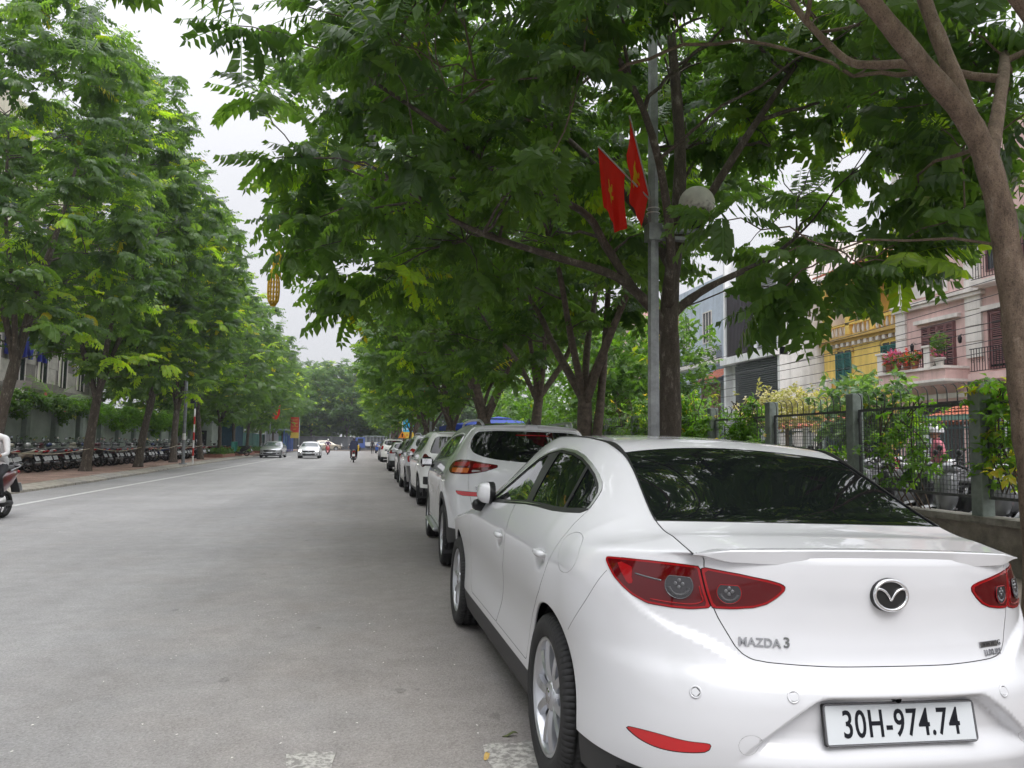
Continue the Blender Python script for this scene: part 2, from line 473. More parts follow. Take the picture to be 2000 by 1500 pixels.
SEDAN = dict(
    L=4.66, ya=.80, yb=3.95,
    W=[(.12, .80), (.18, .845), (.25, .868), (.35, .880), (.50, .876), (.62, .880), (.72, .892), (.82, .897), (.88, .894), (.95, .872), (1.05, .82), (1.1, .80)],
    R=[(.12, .16), (.22, .10), (.34, .055), (.45, .028), (.55, .022), (.62, .030), (.68, .072), (.75, .088), (.85, .094), (.93, .090), (1.0, .092), (1.05, .10), (1.1, .12)],
    F=[(.12, 4.40), (.3, 4.56), (.5, 4.66), (.7, 4.64), (.85, 4.5), (1.1, 4.3)],
    n=[(.12, 3.0), (.5, 2.85), (.65, 2.6), (.8, 2.4), (.95, 2.3), (1.1, 2.3)],
    ledge=[([(0, .652), (.2, .655), (.29, .675), (.35, .715), (.42, .748), (.5, .772), (.588, .815), (.69, .89), (.9, .93), (3, .95)], .018, .030, [(0, 1), (.45, .9), (.6, .6), (.76, 0), (3, 0)])],
    zb=[(0, .26), (.5, .25), (1, .20), (1.15, .19), (2, .19), (2.3, .22), (3, .22)],
    zs=[(0, .992), (.45, .980), (.6, .955), (.8, .935), (1, .925), (1.3, .92), (1.55, .90), (1.75, .86), (2, .755), (2.5, .66), (3, .70)],
    st=[(.615, .215, 1.008, .112, 1.030), (.608, .38, 1.040, .30, 1.055), (.600, .567, 1.079, .525, 1.084), (.538, 1.10, 1.322, 1.22, 1.360),
        (.555, 1.45, 1.384, 1.50, 1.410), (.568, 1.95, 1.400, 1.95, 1.428), (.575, 2.25, 1.368, 2.32, 1.410), (.60, 2.55, 1.272, 2.62, 1.33),
        (.70, 3.22, .975, 3.45, 1.0), (.70, 3.85, .87, 3.95, .93), (.58, 4.42, .72, 4.60, .76)],
    qk=[(0, 0), (.447, 0), (.6, .5), (.75, 1.05), (.9, 1.75), (1, 2.25), (1.1, 2.85), (1.206, 3.95), (1.365, 5), (1.46, 6), (1.555, 7), (1.768, 8), (2.0, 8.9), (2.5, 10), (3, 10)],
    qlip=(.447, 2.5),
    hand=[(0, .010, .01, -.004), (.40, .012, .02, -.006), (.6, .05, .12, -.03), (.8, .08, .16, -.05), (1, .10, .14, -.07), (1.1, .12, .08, -.04), (1.25, .14, .06, -.022),
          (1.45, .15, .055, -.02), (1.58, .12, .05, -.03), (1.77, .05, .05, -.02), (2.1, .04, .06, -.02), (2.5, .02, .03, 0), (3, .02, .02, 0)],
    taper=[(0, 1), (.8, .992), (1.1, 1), (3.0, 1), (3.95, .975), (4.7, .955)],
    bumps=[(1.0, .72, .42, .17, .012), (3.72, .68, .42, .17, .010), (2.3, .52, .8, .12, -.012),
        (1.10, .862, .055, .034, -.016), (2.03, .832, .055, .034, -.016)],
    recess=[(.45, .602, .135, .275, .052)],
)
SUV = dict(
    L=4.48, ya=.85, yb=3.72,
    W=[(.18, .83), (.28, .885), (.40, .905), (.55, .905), (.70, .910), (.84, .918), (.95, .910), (1.03, .885), (1.12, .850), (1.3, .765), (1.48, .675), (1.6, .60), (1.7, .56)],
    R=[(.18, .16), (.30, .06), (.45, .015), (.60, .0), (.70, .02), (.80, .055), (.95, .07), (1.06, .085), (1.15, .13), (1.3, .225), (1.45, .33), (1.55, .40), (1.7, .48)],
    F=[(.18, 4.25), (.4, 4.42), (.6, 4.48), (.8, 4.45), (1.0, 4.3), (1.7, 4.0)],
    n=[(.18, 3.2), (.6, 3.0), (.85, 2.8), (1.05, 2.8), (1.3, 2.9), (1.7, 3.0)],
    zb=[(0, .32), (.6, .32), (1, .27), (2, .27), (3, .28)],
    zs=[(0, 1.555), (.55, 1.545), (1, 1.53), (1.2, 1.52), (1.5, 1.50), (1.62, 1.45), (1.74, 1.30), (1.86, 1.12), (1.94, 1.01), (2.1, .97), (2.5, .86), (3, .88)],
    st=[(.50, .50, 1.59, .40, 1.615), (.555, .95, 1.612, .95, 1.645), (.575, 1.5, 1.618, 1.5, 1.66), (.58, 2.1, 1.60, 2.1, 1.65), (.60, 2.45, 1.54, 2.45, 1.61),
        (.73, 3.3, 1.06, 3.5, 1.09), (.73, 3.8, 1.0, 3.9, 1.04), (.58, 4.2, .88, 4.42, .92)],
    qk=[(0, 0), (.50, 0), (.8, .5), (1, .8), (1.25, 2), (1.43, 3), (1.56, 4), (1.86, 5), (2.05, 6), (2.5, 7), (3, 7)],
    qlip=(.50, 2.5),
    hand=[(0, .03, .05, -.012), (.5, .035, .05, -.015), (1, .05, .06, -.02), (1.5, .05, .06, -.02), (1.86, .03, .05, -.02), (2.5, .02, .03, 0), (3, .02, .02, 0)],
    taper=[(0, 1), (.85, .99), (1.2, 1), (3.2, 1), (3.72, .985), (4.5, .96)],
    bumps=[(.90, .72, .42, .2, .012), (3.57, .70, .42, .2, .012)],
)
# ------------------------------------------------------------------ car materials
WHITE = mat('white_car_paint', (.635, .64, .67), .35, coat=1, coatr=.008)
WHITE2 = mat('cream_white_car_paint', (.76, .76, .74), .38, coat=1, coatr=.04)
SILVER = mat('silver_car_paint', (.48, .49, .51), .32, metal=.7, coat=1)
GREYP = mat('grey_car_paint', (.15, .145, .15), .35, metal=.4, coat=1)
BLUEP = mat('blue_car_paint', (.02, .09, .42), .35, coat=1)
NAVYP = mat('dark_blue_car_paint', (.02, .025, .06), .35, coat=1)
BEIGEP = mat('beige_car_paint', (.36, .32, .26), .35, metal=.4, coat=1)
GLASS = mat('tinted_glass', (.006, .007, .008), .0, spec=.7, coat=.3)
GLASSC = mat('clear_window_glass', (.02, .025, .026), .03, spec=.6, coat=.2)
TRIMB = mat('black_trim', (.012, .012, .013), .35)
PLAST = mat('dark_plastic', (.028, .028, .030), .55, bump=(400, .05))
GAP = mat('panel_gap', (.010, .010, .010), .7)
CHROME = mat('chrome', (.78, .78, .80), .08, metal=1)
SATIN = mat('satin_trim', (.80, .80, .80), .28, metal=1)
DCHROME = mat('badge_chrome', (.45, .45, .47), .15, metal=1)
RUBBER = mat('tyre_rubber', (.018, .018, .019), .72, noise=(30, .8), bump=(250, .08))
ALLOY = mat('alloy_rim', (.50, .51, .54), .28, metal=.85, coat=.4)
DARKW = mat('wheel_well', (.010, .010, .011), .9)
REDL = mat('tail_lamp_red', (.085, .002, .004), .06, spec=.4, coat=.35)
REDB = mat('tail_lamp_bright_red', (.28, .004, .007), .15, spec=.35, coat=.3)
REDR = mat('reflector_red', (.52, .008, .012), .25, coat=1, bump=(900, .15))
AMBER = mat('lamp_amber', (.55, .12, .02), .15, coat=1)
LCLEAR = mat('lamp_clear', (.35, .33, .34), .1, coat=1)
LDARK = mat('lamp_dark_inner', (.02, .018, .022), .12, coat=1)
LGREY = mat('lamp_grey_inner', (.16, .16, .17), .25, metal=.6)
PLATEW = mat('plate_white', (.60, .63, .66), .25, coat=.6)
INK = mat('plate_ink', (.012, .013, .018), .5, spec=.15)
BRAKE = mat('brake_disc', (.20, .20, .20), .4, metal=.8)
HEADL = mat('headlight_glass', (.6, .6, .62), .08, coat=1, metal=.3)

def text_obj(name, body, size, m, parent, mw, ext=.002, sx=1.0, bold=0, spacing=1.0, align='CENTER'):
    c = bpy.data.curves.new(name, 'FONT'); c.body = body; c.size = size; c.extrude = ext; c.offset = bold; c.space_character = spacing
    c.align_x = align; c.align_y = 'CENTER'; c.resolution_u = 4
    o = bpy.data.objects.new(name, c); me = bpy.data.meshes.new_from_object(o)
    bpy.data.objects.remove(o); bpy.data.curves.remove(c)
    if sx != 1: me.transform(Matrix.Diagonal((sx, 1, 1, 1)))
    me.transform(mw); me.name = name
    return link(name, me, m, parent)
def frame_mat(p, n, up=(0, 0, 1), off=0.0):
    """matrix whose local x runs along the surface, y up, z out along n"""
    n = Vector(n).normalized(); up = Vector(up); x = up.cross(n).normalized(); y = n.cross(x)
    Mx = Matrix.Identity(4)
    for i in range(3): Mx[i][0], Mx[i][1], Mx[i][2] = x[i], y[i], n[i]
    for i in range(3): Mx[i][3] = p[i]+n[i]*off
    return Mx

def wheel_meshes(R=.326, rimR=.228, w=.205, style='pairs', nb=84):
    a = []
    for b in range(nb):
        for f in (0, .90, .92, .98): a.append(((b+f)/nb*2*pi, f > .91))
    A = np.array([x[0] for x in a]); low = np.array([x[1] for x in a])
    h = w/2
    prof = [(rimR-.012, h-.035, 0), (rimR, h-.022, 0), (rimR+.006, h-.006, 0), (rimR+.03, h, 0), (R-.045, h+.002, 0), (R-.022, h-.004, 0), (R-.007, h-.018, 1), (R-.001, h-.034, 1),
            (R-.0005, h-.046, 1), (R-.008, h-.048, 0), (R-.008, h-.056, 0), (R, h-.058, .4), (R, .009, .4), (R-.008, .006, 0), (R-.008, -.006, 0), (R, -.009, .4), (R, -h+.058, .4),
            (R-.008, -h+.056, 0), (R-.008, -h+.048, 0), (R-.0005, -h+.046, 1), (R-.001, -h+.034, 1), (R-.007, -h+.018, 1), (R-.022, -h+.004, 0), (R-.045, -h-.002, 0), (R-.08, -h, 0), (rimR, -h+.022, 0), (rimR-.012, -h+.035, 0)]
    V = []
    for r, x, g in prof:
        rr_ = r-low*.0032*g; V.append(np.stack([np.full(len(A), x)*-1, rr_*np.cos(A), rr_*np.sin(A)], 1))
    n = len(A); F = []
    for i in range(len(prof)-1):
        for j in range(n): F.append((i*n+j, (i+1)*n+j, (i+1)*n+(j+1) % n, i*n+(j+1) % n))
    ty = MB(); ty.add(np.concatenate(V), [f[::-1] for f in F], 0, True)
    rim = MB(); o = -h+.022
    rim.lathe([(rimR+.003, o-.004), (rimR+.001, o-.012), (rimR-.010, o-.012), (rimR-.016, o-.002), (rimR-.022, o+.02), (rimR-.034, o+.05), (rimR-.036, o+.15)], 56, 'x')
    def spoke(a0, a1, w0, w1, r0, r1, x0, x1, ridge):
        sec = []
        for t in np.linspace(0, 1, 6):
            r = r0+(r1-r0)*t; an = a0+(a1-a0)*t; wd = w0+(w1-w0)*t; x = x0+(x1-x0)*t-.010*sin(pi*t)
            c = np.array([0, cos(an), sin(an)])*r; tt = np.array([0, -sin(an), cos(an)])
            sec.append([c+tt*wd+np.array([x+.028, 0, 0]), c+tt*wd*.92+np.array([x+.006, 0, 0]), c+tt*wd*.35*ridge+np.array([x-.004, 0, 0]), c-tt*wd*.92+np.array([x+.006, 0, 0]), c-tt*wd+np.array([x+.028, 0, 0])])
        V = np.array(sec).reshape(-1, 3); F = []
        for i in range(5):
            for j in range(5): F.append((i*5+j, i*5+(j+1) % 5, (i+1)*5+(j+1) % 5, (i+1)*5+j))
        rim.add(V, F)
    if style == 'pairs':
        for k in range(5):
            c = 2*pi*k/5+.3
            spoke(c-.20, c-.30, .017, .023, .045, rimR-.012, o+.012, o+.004, 1)
            spoke(c+.20, c+.30, .017, .023, .045, rimR-.012, o+.012, o+.004, -1)
    else:
        k_n = {'five': 5, 'six': 6, 'ten': 10}.get(style, 5)
        for k in range(k_n):
            c = 2*pi*k/k_n+.2; spoke(c, c, .028, .03 if k_n < 8 else .016, .04, rimR-.012, o+.012, o+.004, .5)
    rim.lathe([(.062, o+.03), (.058, o+.006), (.05, o-.002), (.032, o-.004)], 30, 'x')
    cap = MB(); cap.lathe([(.032, o-.003), (.030, o-.007), (.018, o-.010), (.0005, o-.011)], 24, 'x')
    br = MB(); br.lathe([(.155, o+.075), (.155, o+.06), (.08, o+.058), (.07, o+.04), (.0005, o+.04)], 40, 'x')
    br.cbox((o+.075, .13, .05), (.06, .07, .12), 0, .01)
    return ty.mesh('tyre'), rim.mesh('rim'), cap.mesh('hub_cap'), br.mesh('brake_disc')
WHEELS = {}
def add_wheels(root, ys, zc, xo, key, **kw):
    if key not in WHEELS: WHEELS[key] = wheel_meshes(**kw)
    ty, rim, cap, br = WHEELS[key]
    for y in ys:
        for sd in (-1, 1):
            wh = link('wheel', ty, RUBBER, root); wh.location = (sd*xo, y, zc)
            wh.rotation_euler = (random.uniform(0, 6), 0, 0) if sd < 0 else (random.uniform(0, 6), 0, pi)
            if y > 3 and sd < 0: wh.rotation_euler = (wh.rotation_euler[0], 0, 0)
            link('rim', rim, ALLOY, wh); link('hub_cap', cap, DCHROME, wh); link('brake_disc', br, BRAKE, wh)

def join_sheets(a, b):
    if not a.F: return b
    if not b.F: return a
    k = min(a.A.shape[1], b.A.shape[1]); n = len(a.V); return Sheet(np.r_[a.V, b.V], np.r_[a.N, b.N], np.r_[a.A[:, :k], b.A[:, :k]], a.F+[tuple(i+n for i in f) for f in b.F])
class CarB:
    def __init__(s, shape, paint, root, lod=1.0):
        s.root, s.paint = root, paint
        q = lambda n: max(6, int(n*lod))
        s.cs = CarShape(shape, (q(100), q(130), q(40)), (q(64), q(36)), q(130), q(40)); s.d = shape
        s.sk = s.cs.skirt(); s.tp = s.cs.top(); s.gap = None
    def addgap(s, sh):
        if not sh.F: return
        sh = sh.off(-.004); s.gap = sh if s.gap is None else join_sheets(s.gap, sh)
    # ---- regions: side polygons in (y,z), rear polygons in (|q|,z)
    def cut_side(s, poly, side=0, g=0.0):
        f0 = polysd(poly)
        def f(V, A):
            d = f0(V[:, 1:3]); d = np.where((A[:, 0] < .98) | (A[:, 0] > 2.6), 1., d)
            if side: d = np.where(A[:, 2]*side < 0, 1., d)
            return d
        return s._cut(f, g)
    def cut_rear(s, poly, side=0, g=0.0, tmax=3):
        f0 = polysd(poly)
        def f(V, A):
            d = f0(np.c_[A[:, 0], V[:, 2]]); d = np.where((A[:, 0] > 1.4) | (A[:, 1] > tmax), 1., d)
            if side: d = np.where(A[:, 2]*side < 0, 1., d)
            return d
        return s._cut(f, g)
    def _cut(s, f, g):
        ins, out = s.sk.split(f)
        if g:
            ring, out2 = out.split(lambda V, A: f(V, A)-g); s.addgap(ring); s.sk = out2
        else: s.sk = out
        return ins
    def arches(s, arcs, flare=0):
        for (y, z, r) in arcs:
            _, s.sk = s.sk.split(lambda V, A: np.where(np.abs(V[:, 0]) > .5, np.hypot(V[:, 1]-y, V[:, 2]-z)-r, 1.))
        # liner and lip
        for (y, z, r) in arcs:
            for sd in (-1, 1):
                mb = MB()
                a = np.linspace(-.35, pi+.35, 25); ring = np.stack([0*a, y+(r+.012)*np.cos(a), z+(r+.012)*np.sin(a)], 1)
                V = []
                for x in (.55, .70, .835): V.append(ring+[sd*x, 0, 0])
                V = np.concatenate(V); F = []
                for i in range(2):
                    for j in range(24): F.append((i*25+j, i*25+j+1, (i+1)*25+j+1, (i+1)*25+j))
                F.append(tuple(range(25))); mb.add(V, F); mb.build('wheel_well', DARKW, s.root)
        # rolled lip along the cut edge
        for (y, z, r) in arcs:
            for sd in (-1, 1):
                a = np.linspace(0, pi, 41)
                pts = []
                for t in a:
                    yy, zz = y+r*cos(t), z+r*sin(t)
                    if zz < s.cs.zb(1.3)-.03: continue
                    q = 1+(yy-s.cs.ya)/(s.cs.yb-s.cs.ya)
                    if q < 1: q = s.q_at_y(yy, zz)
                    elif q > 2: q = s.q_at_y(yy, zz, True)
                    p = s.cs.wall(np.array([q]), np.array([zz]))[0]; pts.append((sd*(abs(p[0])-.007), yy, zz))
                if len(pts) > 3: lp = MB(); lp.tube(pts, .008, 6); lp.build('wheel_arch_lip', s.paint if not flare else PLAST, s.root)
    def q_at_y(s, y, z, front=False):
        lo, hi = (2., 2.9) if front else (.2, 1.)
        for _ in range(30):
            m = (lo+hi)/2; yy = s.cs.wall(np.array([m]), np.array([z]))[0, 1]
            if yy < y: lo = m
            else: hi = m
        return lo
    def surf(s, q, z, sd=-1):
        """point and normal on the wall at (q, z)"""
        e = 1e-3; q = float(q)
        p = s.cs.wall(np.array([q]), np.array([z]))[0]
        a = s.cs.wall(np.array([q+e]), np.array([z]))[0]; b = s.cs.wall(np.array([q]), np.array([z+e]))[0]
        if q < 1e-6: n = np.array([0, -1., 0]); tz = b-p; n = np.cross(np.array([1., 0, 0]), tz); n /= np.linalg.norm(n)
        else: n = np.cross(a-p, b-p); n /= np.linalg.norm(n)
        c = np.array([0, 2.3, .5])
        if n@(p-c) < 0: n = -n
        m = np.array([1 if sd < 0 else -1, 1, 1]); return p*m, n*m
    def line(s, pts, r=.0016, name=None, m=None, mb=None, sides=(-1, 1)):
        """thin seam along (q, t) points of the skirt"""
        mb = mb or MB()
        for sd in sides:
            P = smooth_line(pts, 6); X = s.cs.skirt_pt(P[:, 0], P[:, 1]); X[:, 0] *= -sd
            mb.tube(X, r, 5)
        return mb
    def finish(s, name='body'):
        s.sk.build(name, s.paint, s.root)
        if s.gap is not None: s.gap.N = s.gap.N; s.gap.build('panel_gap', GAP, s.root)

def band(y0, z0, y1, z1):
    """signed side of the slanted line through (y0,z0)-(y1,z1): negative towards smaller y"""
    return lambda V: (V[:, 1]-(y0+(V[:, 2]-z0)/(z1-z0)*(y1-y0)))*.98
# ------------------------------------------------------------------ ground, road, kerbs, pavements
def asphalt():
    m = mat('asphalt', (.19, .185, .18), .78, spec=.35); n, l, b = nodes_of(m)
    g = n.new('ShaderNodeNewGeometry'); t = g.outputs['Position']
    def noise(sc, det, ro=.6):
        z = n.new('ShaderNodeTexNoise'); z.inputs['Scale'].default_value = sc; z.inputs['Detail'].default_value = det; z.inputs['Roughness'].default_value = ro; l.new(t, z.inputs['Vector']); return z.outputs[0]
    def ramp(src, a, b_, lo, hi):
        r = n.new('ShaderNodeMapRange'); l.new(src, r.inputs[0]); r.inputs[1].default_value = a; r.inputs[2].default_value = b_; r.inputs[3].default_value = lo; r.inputs[4].default_value = hi; return r.outputs[0]
    def mul(a, b_):
        k = n.new('ShaderNodeMath'); k.operation = 'MULTIPLY'; l.new(a, k.inputs[0])
        if isinstance(b_, float): k.inputs[1].default_value = b_
        else: l.new(b_, k.inputs[1])
        return k.outputs[0]
    v = n.new('ShaderNodeTexVoronoi'); v.inputs['Scale'].default_value = 120; l.new(t, v.inputs['Vector'])
    grain = ramp(v.outputs['Color'], 0, 1, .82, 1.19)
    big = ramp(noise(.45, 5), .35, .65, .90, 1.08); mid_ = ramp(noise(5, 6, .7), .3, .7, .88, 1.10); fine = ramp(noise(60, 3), .3, .7, .86, 1.12)
    # wheel-track polish along the street and pale aggregate
    mp = n.new('ShaderNodeMapping'); mp.inputs['Scale'].default_value = (1.1, .035, 1); l.new(t, mp.inputs[0])
    z = n.new('ShaderNodeTexNoise'); z.inputs['Scale'].default_value = 1.0; z.inputs['Detail'].default_value = 4; l.new(mp.outputs[0], z.inputs['Vector'])
    trk = ramp(z.outputs[0], .35, .65, .93, 1.07)
    f = mul(mul(mul(mul(grain, big), mid_), fine), trk)
    # tint: bluish grey in the lanes, browner under the kerbside cars
    sx = n.new('ShaderNodeSeparateXYZ'); l.new(t, sx.inputs[0]); w = ramp(sx.outputs[0], -2.2, .3, 0, 1)
    nzw = n.new('ShaderNodeMath'); nzw.operation = 'ADD'; l.new(w, nzw.inputs[0]); l.new(ramp(noise(1.4, 5), .3, .7, -.3, .3), nzw.inputs[1])
    mxx = n.new('ShaderNodeMix'); mxx.data_type = 'RGBA'; l.new(nzw.outputs[0], mxx.inputs[0]); mxx.inputs[6].default_value = (.262, .259, .260, 1); mxx.inputs[7].default_value = (.262, .244, .232, 1)
    sc = n.new('ShaderNodeVectorMath'); sc.operation = 'SCALE'; l.new(mxx.outputs[2], sc.inputs[0]); l.new(f, sc.inputs['Scale']); l.new(sc.outputs[0], b.inputs['Base Color'])
    bm_ = n.new('ShaderNodeBump'); bm_.inputs['Strength'].default_value = .45; bm_.inputs['Distance'].default_value = .006; l.new(v.outputs['Distance'], bm_.inputs['Height']); l.new(bm_.outputs[0], b.inputs['Normal'])
    return m
ASPH = asphalt()
def worn(name, col, base, sc, thr):
    m = mat(name, col, .7); n, l, b = nodes_of(m); g = n.new('ShaderNodeNewGeometry')
    z = n.new('ShaderNodeTexNoise'); z.inputs['Scale'].default_value = sc; z.inputs['Detail'].default_value = 9; z.inputs['Roughness'].default_value = .75; l.new(g.outputs['Position'], z.inputs['Vector'])
    r = n.new('ShaderNodeMapRange'); l.new(z.outputs[0], r.inputs[0]); r.inputs[1].default_value = thr-.06; r.inputs[2].default_value = thr+.06
    mx_ = n.new('ShaderNodeMix'); mx_.data_type = 'RGBA'; l.new(r.outputs[0], mx_.inputs[0]); mx_.inputs[6].default_value = (*base, 1); mx_.inputs[7].default_value = (*col, 1); l.new(mx_.outputs[2], b.inputs['Base Color']); return m
def roadz(x): return -.028*max(0., x-.75) if x < 2.9 else -.06
def st(name, mb, m): return tag(mb.build(name, m), kind='structure')
def sheet_xy(xs, ys, zf):
    X, Y = np.meshgrid(xs, ys, indexing='ij'); Z = np.vectorize(zf)(X, Y); I = np.arange(X.size).reshape(X.shape)
    Q = np.stack([I[:-1, :-1], I[1:, :-1], I[1:, 1:], I[:-1, 1:]], -1).reshape(-1, 4)
    return np.stack([X, Y, Z], -1).reshape(-1, 3), Q
KERBL = spl([-30, 8, 26, 33, 44, 58, 66, 75, 131], [-8.45, -8.45, -8.5, -8.75, -9.25, -9.65, -9.8, -9.9, -9.9])
mb = MB(); mb.add([(-1200, -1200, -.25), (1200, -1200, -.25), (1200, 1200, -.25), (-1200, 1200, -.25)], [(0, 1, 2, 3)]); st('ground', mb, mat('soil', (.12, .10, .08), .95, noise=(.3, .6)))
ys = np.r_[np.linspace(-30, 130, 81)]
u = np.array([0, .1, .3, .5, .7, .85, 1.0])
V = []; xs_ = [(-1, 0), (-5, 1), (0, 1), (.75, 1), (1.5, 1), (2.3, 1), (2.9, 1)]
rows = []
for y in ys:
    k = float(KERBL(y)); rows.append([(k-.05, y, 0.0)]+[(x, y, roadz(x)) for x in (-5, -2, 0, .75, 1.5, 2.3, 2.9)])
V = A_ = np.array(rows); n_, m_ = V.shape[:2]; I = np.arange(n_*m_).reshape(n_, m_)
Q = np.stack([I[:-1, :-1], I[:-1, 1:], I[1:, 1:], I[1:, :-1]], -1).reshape(-1, 4)
me = mesh_np('road', V.reshape(-1, 3), Q); tag(link('road', me, ASPH), kind='structure')
mb = MB(); mb.box(-160, 160, 120, 131.5, -.2, -.006); st('cross_street', mb, ASPH)
# white edge line and the worn patches of an old crossing
PAINT = worn('worn_road_paint', (.50, .50, .49), (.25, .245, .235), 14, .45); PAINT2 = worn('old_crossing_paint', (.46, .45, .42), (.21, .20, .19), 26, .50)
mb = MB(); mb.box(-7.02, -6.88, 4, 76, .0005, .004); st('road_line', mb, PAINT)
r_ = np.random.default_rng(5)
def patch(x0, x1, y0, y1, z, jag=.03):
    mb = MB(); P = []
    for (a, b) in (((x0, y0), (x1, y0)), ((x1, y0), (x1, y1)), ((x1, y1), (x0, y1)), ((x0, y1), (x0, y0))):
        for t in np.linspace(0, 1, 9)[:-1]: P.append((a[0]+(b[0]-a[0])*t+r_.normal(0, jag*.35), a[1]+(b[1]-a[1])*t+r_.normal(0, jag*.35)))
    n = len(P); mb.add([(x, y, z) for x, y in P], [tuple(range(n))]); return mb
st('road_marking', patch(-.30, -.09, 2.5, 3.55, .004), PAINT2); st('road_marking', patch(.55, .95, 2.5, 3.52, .004), PAINT2)
# left kerb: separate sloping stones, then the brick pavement
KST = mat('kerb_stone', (.32, .295, .255), .85, noise=(5, .72), bump=(60, .3)); KST2 = mat('kerb_stone_grey', (.30, .28, .255), .85, noise=(7, .70), bump=(60, .3))
JOIN = mat('kerb_bed', (.13, .11, .09), .95, noise=(9, .7))
kb = MB(); V = []; yy = np.linspace(-25, 131, 160)
for y in yy: k = float(KERBL(y)); V += [(k+.02, y, -.02), (k+.02, y, .055), (k-.56, y, .135), (k-.56, y, -.02)]
F = []
for i in range(len(yy)-1):
    for j in range(3): F.append((i*4+j, i*4+j+1, i*4+4+j+1, i*4+4+j))
kb.add(V, F); kerb = st('kerb', kb, JOIN)
y = 10.0; i = 0
while y < 72:
    ln = 1.0; y1 = y+ln-.02; k0, k1 = float(KERBL(y)), float(KERBL(y1)); h = r_.normal(0, .006); tw = r_.normal(0, .008)
    mb = MB(); b = .012
    P = [(k0+.035+tw, y), (k1+.035-tw, y1), (k1-.50, y1), (k0-.50, y)]
    zt = [.075+h, .075+h, .152+h, .152+h]
    mb.add([(a, c, -.01) for a, c in P]+[(a, c, z-.02) for (a, c), z in zip(P, zt)]+[(a+(.02 if j > 1 else -.03), c+(b if j in (0, 3) else -b), z) for j, ((a, c), z) in enumerate(zip(P, zt))],
           [(4, 5, 1, 0), (5, 6, 2, 1), (6, 7, 3, 2), (7, 4, 0, 3), (8, 9, 5, 4), (9, 10, 6, 5), (10, 11, 7, 6), (11, 8, 4, 7), (8, 11, 10, 9)])
    mb.build('kerb_stone', KST if r_.random() < .6 else KST2, kerb); y += ln
def brick_ground(name, c1, c2, mortar, sc, zr=0):
    m = mat(name, c1, .88); n, l, b = nodes_of(m); g = n.new('ShaderNodeNewGeometry'); mp = n.new('ShaderNodeMapping'); mp.inputs['Rotation'].default_value = (0, 0, zr); l.new(g.outputs['Position'], mp.inputs[0])
    t = n.new('ShaderNodeTexBrick'); t.inputs['Scale'].default_value = sc; l.new(mp.outputs[0], t.inputs['Vector']); t.inputs['Color1'].default_value = (*c1, 1); t.inputs['Color2'].default_value = (*c2, 1); t.inputs['Mortar'].default_value = (*mortar, 1); t.inputs['Mortar Size'].default_value = .012
    z = n.new('ShaderNodeTexNoise'); z.inputs['Scale'].default_value = 1.3; z.inputs['Detail'].default_value = 8; l.new(g.outputs['Position'], z.inputs['Vector'])
    r = n.new('ShaderNodeMapRange'); l.new(z.outputs[0], r.inputs[0]); r.inputs[1].default_value = .3; r.inputs[2].default_value = .7; r.inputs[3].default_value = .6; r.inputs[4].default_value = 1.35
    sc_ = n.new('ShaderNodeVectorMath'); sc_.operation = 'SCALE'; l.new(t.outputs[0], sc_.inputs[0]); l.new(r.outputs[0], sc_.inputs['Scale']); l.new(sc_.outputs[0], b.inputs['Base Color'])
    bm_ = n.new('ShaderNodeBump'); bm_.inputs['Distance'].default_value = .006; bm_.inputs['Strength'].default_value = .6; l.new(t.outputs['Fac'], bm_.inputs['Height']); bm_.invert = True; l.new(bm_.outputs[0], b.inputs['Normal']); return m
BRKG = brick_ground('red_brick_paving', (.30, .19, .155), (.35, .235, .19), (.20, .165, .14), 4.4, .7)
V = []
for y in yy: k = float(KERBL(y)); V += [(k-.52, y, .148), (-14.2, y, .152)]
mb = MB(); mb.add(V, [(i*2, i*2+2, i*2+3, i*2+1) for i in range(len(yy)-1)]); st('pavement', mb, BRKG)
mb = MB(); mb.box(-40, -14.2, -25, 131, -.2, .12); st('ground', mb, mat('yard_concrete', (.26, .25, .24), .9, noise=(.6, .75)))
# right kerb and pavement, yard behind the fence
kr = MB(); kr.box(2.74, 2.98, -25, 120, -.2, .06); kerbr = st('kerb', kr, JOIN)
y = 4.0
while y < 34:
    mb = MB(); mb.bbox(np.array((2.85, y+.49, .0)), np.array((.125, .49, .088+r_.normal(0, .003))), .012); mb.build('kerb_stone', KST, kerbr); y += 1.0
mb = MB(); mb.box(2.97, 6.40, -25, 120, -.2, .085); st('pavement', mb, brick_ground('grey_brick_paving', (.23, .19, .165), (.27, .23, .20), (.15, .13, .11), 3.6))
mb = MB(); mb.box(6.62, 60, -25, 120, -.2, .10); st('ground', mb, mat('parking_concrete', (.24, .235, .22), .9, noise=(.8, .7)))
mb = MB(); mb.box(-160, 160, 131.5, 200, -.2, .12); st('pavement', mb, mat('far_pavement', (.20, .17, .15), .9, noise=(.5, .8)))
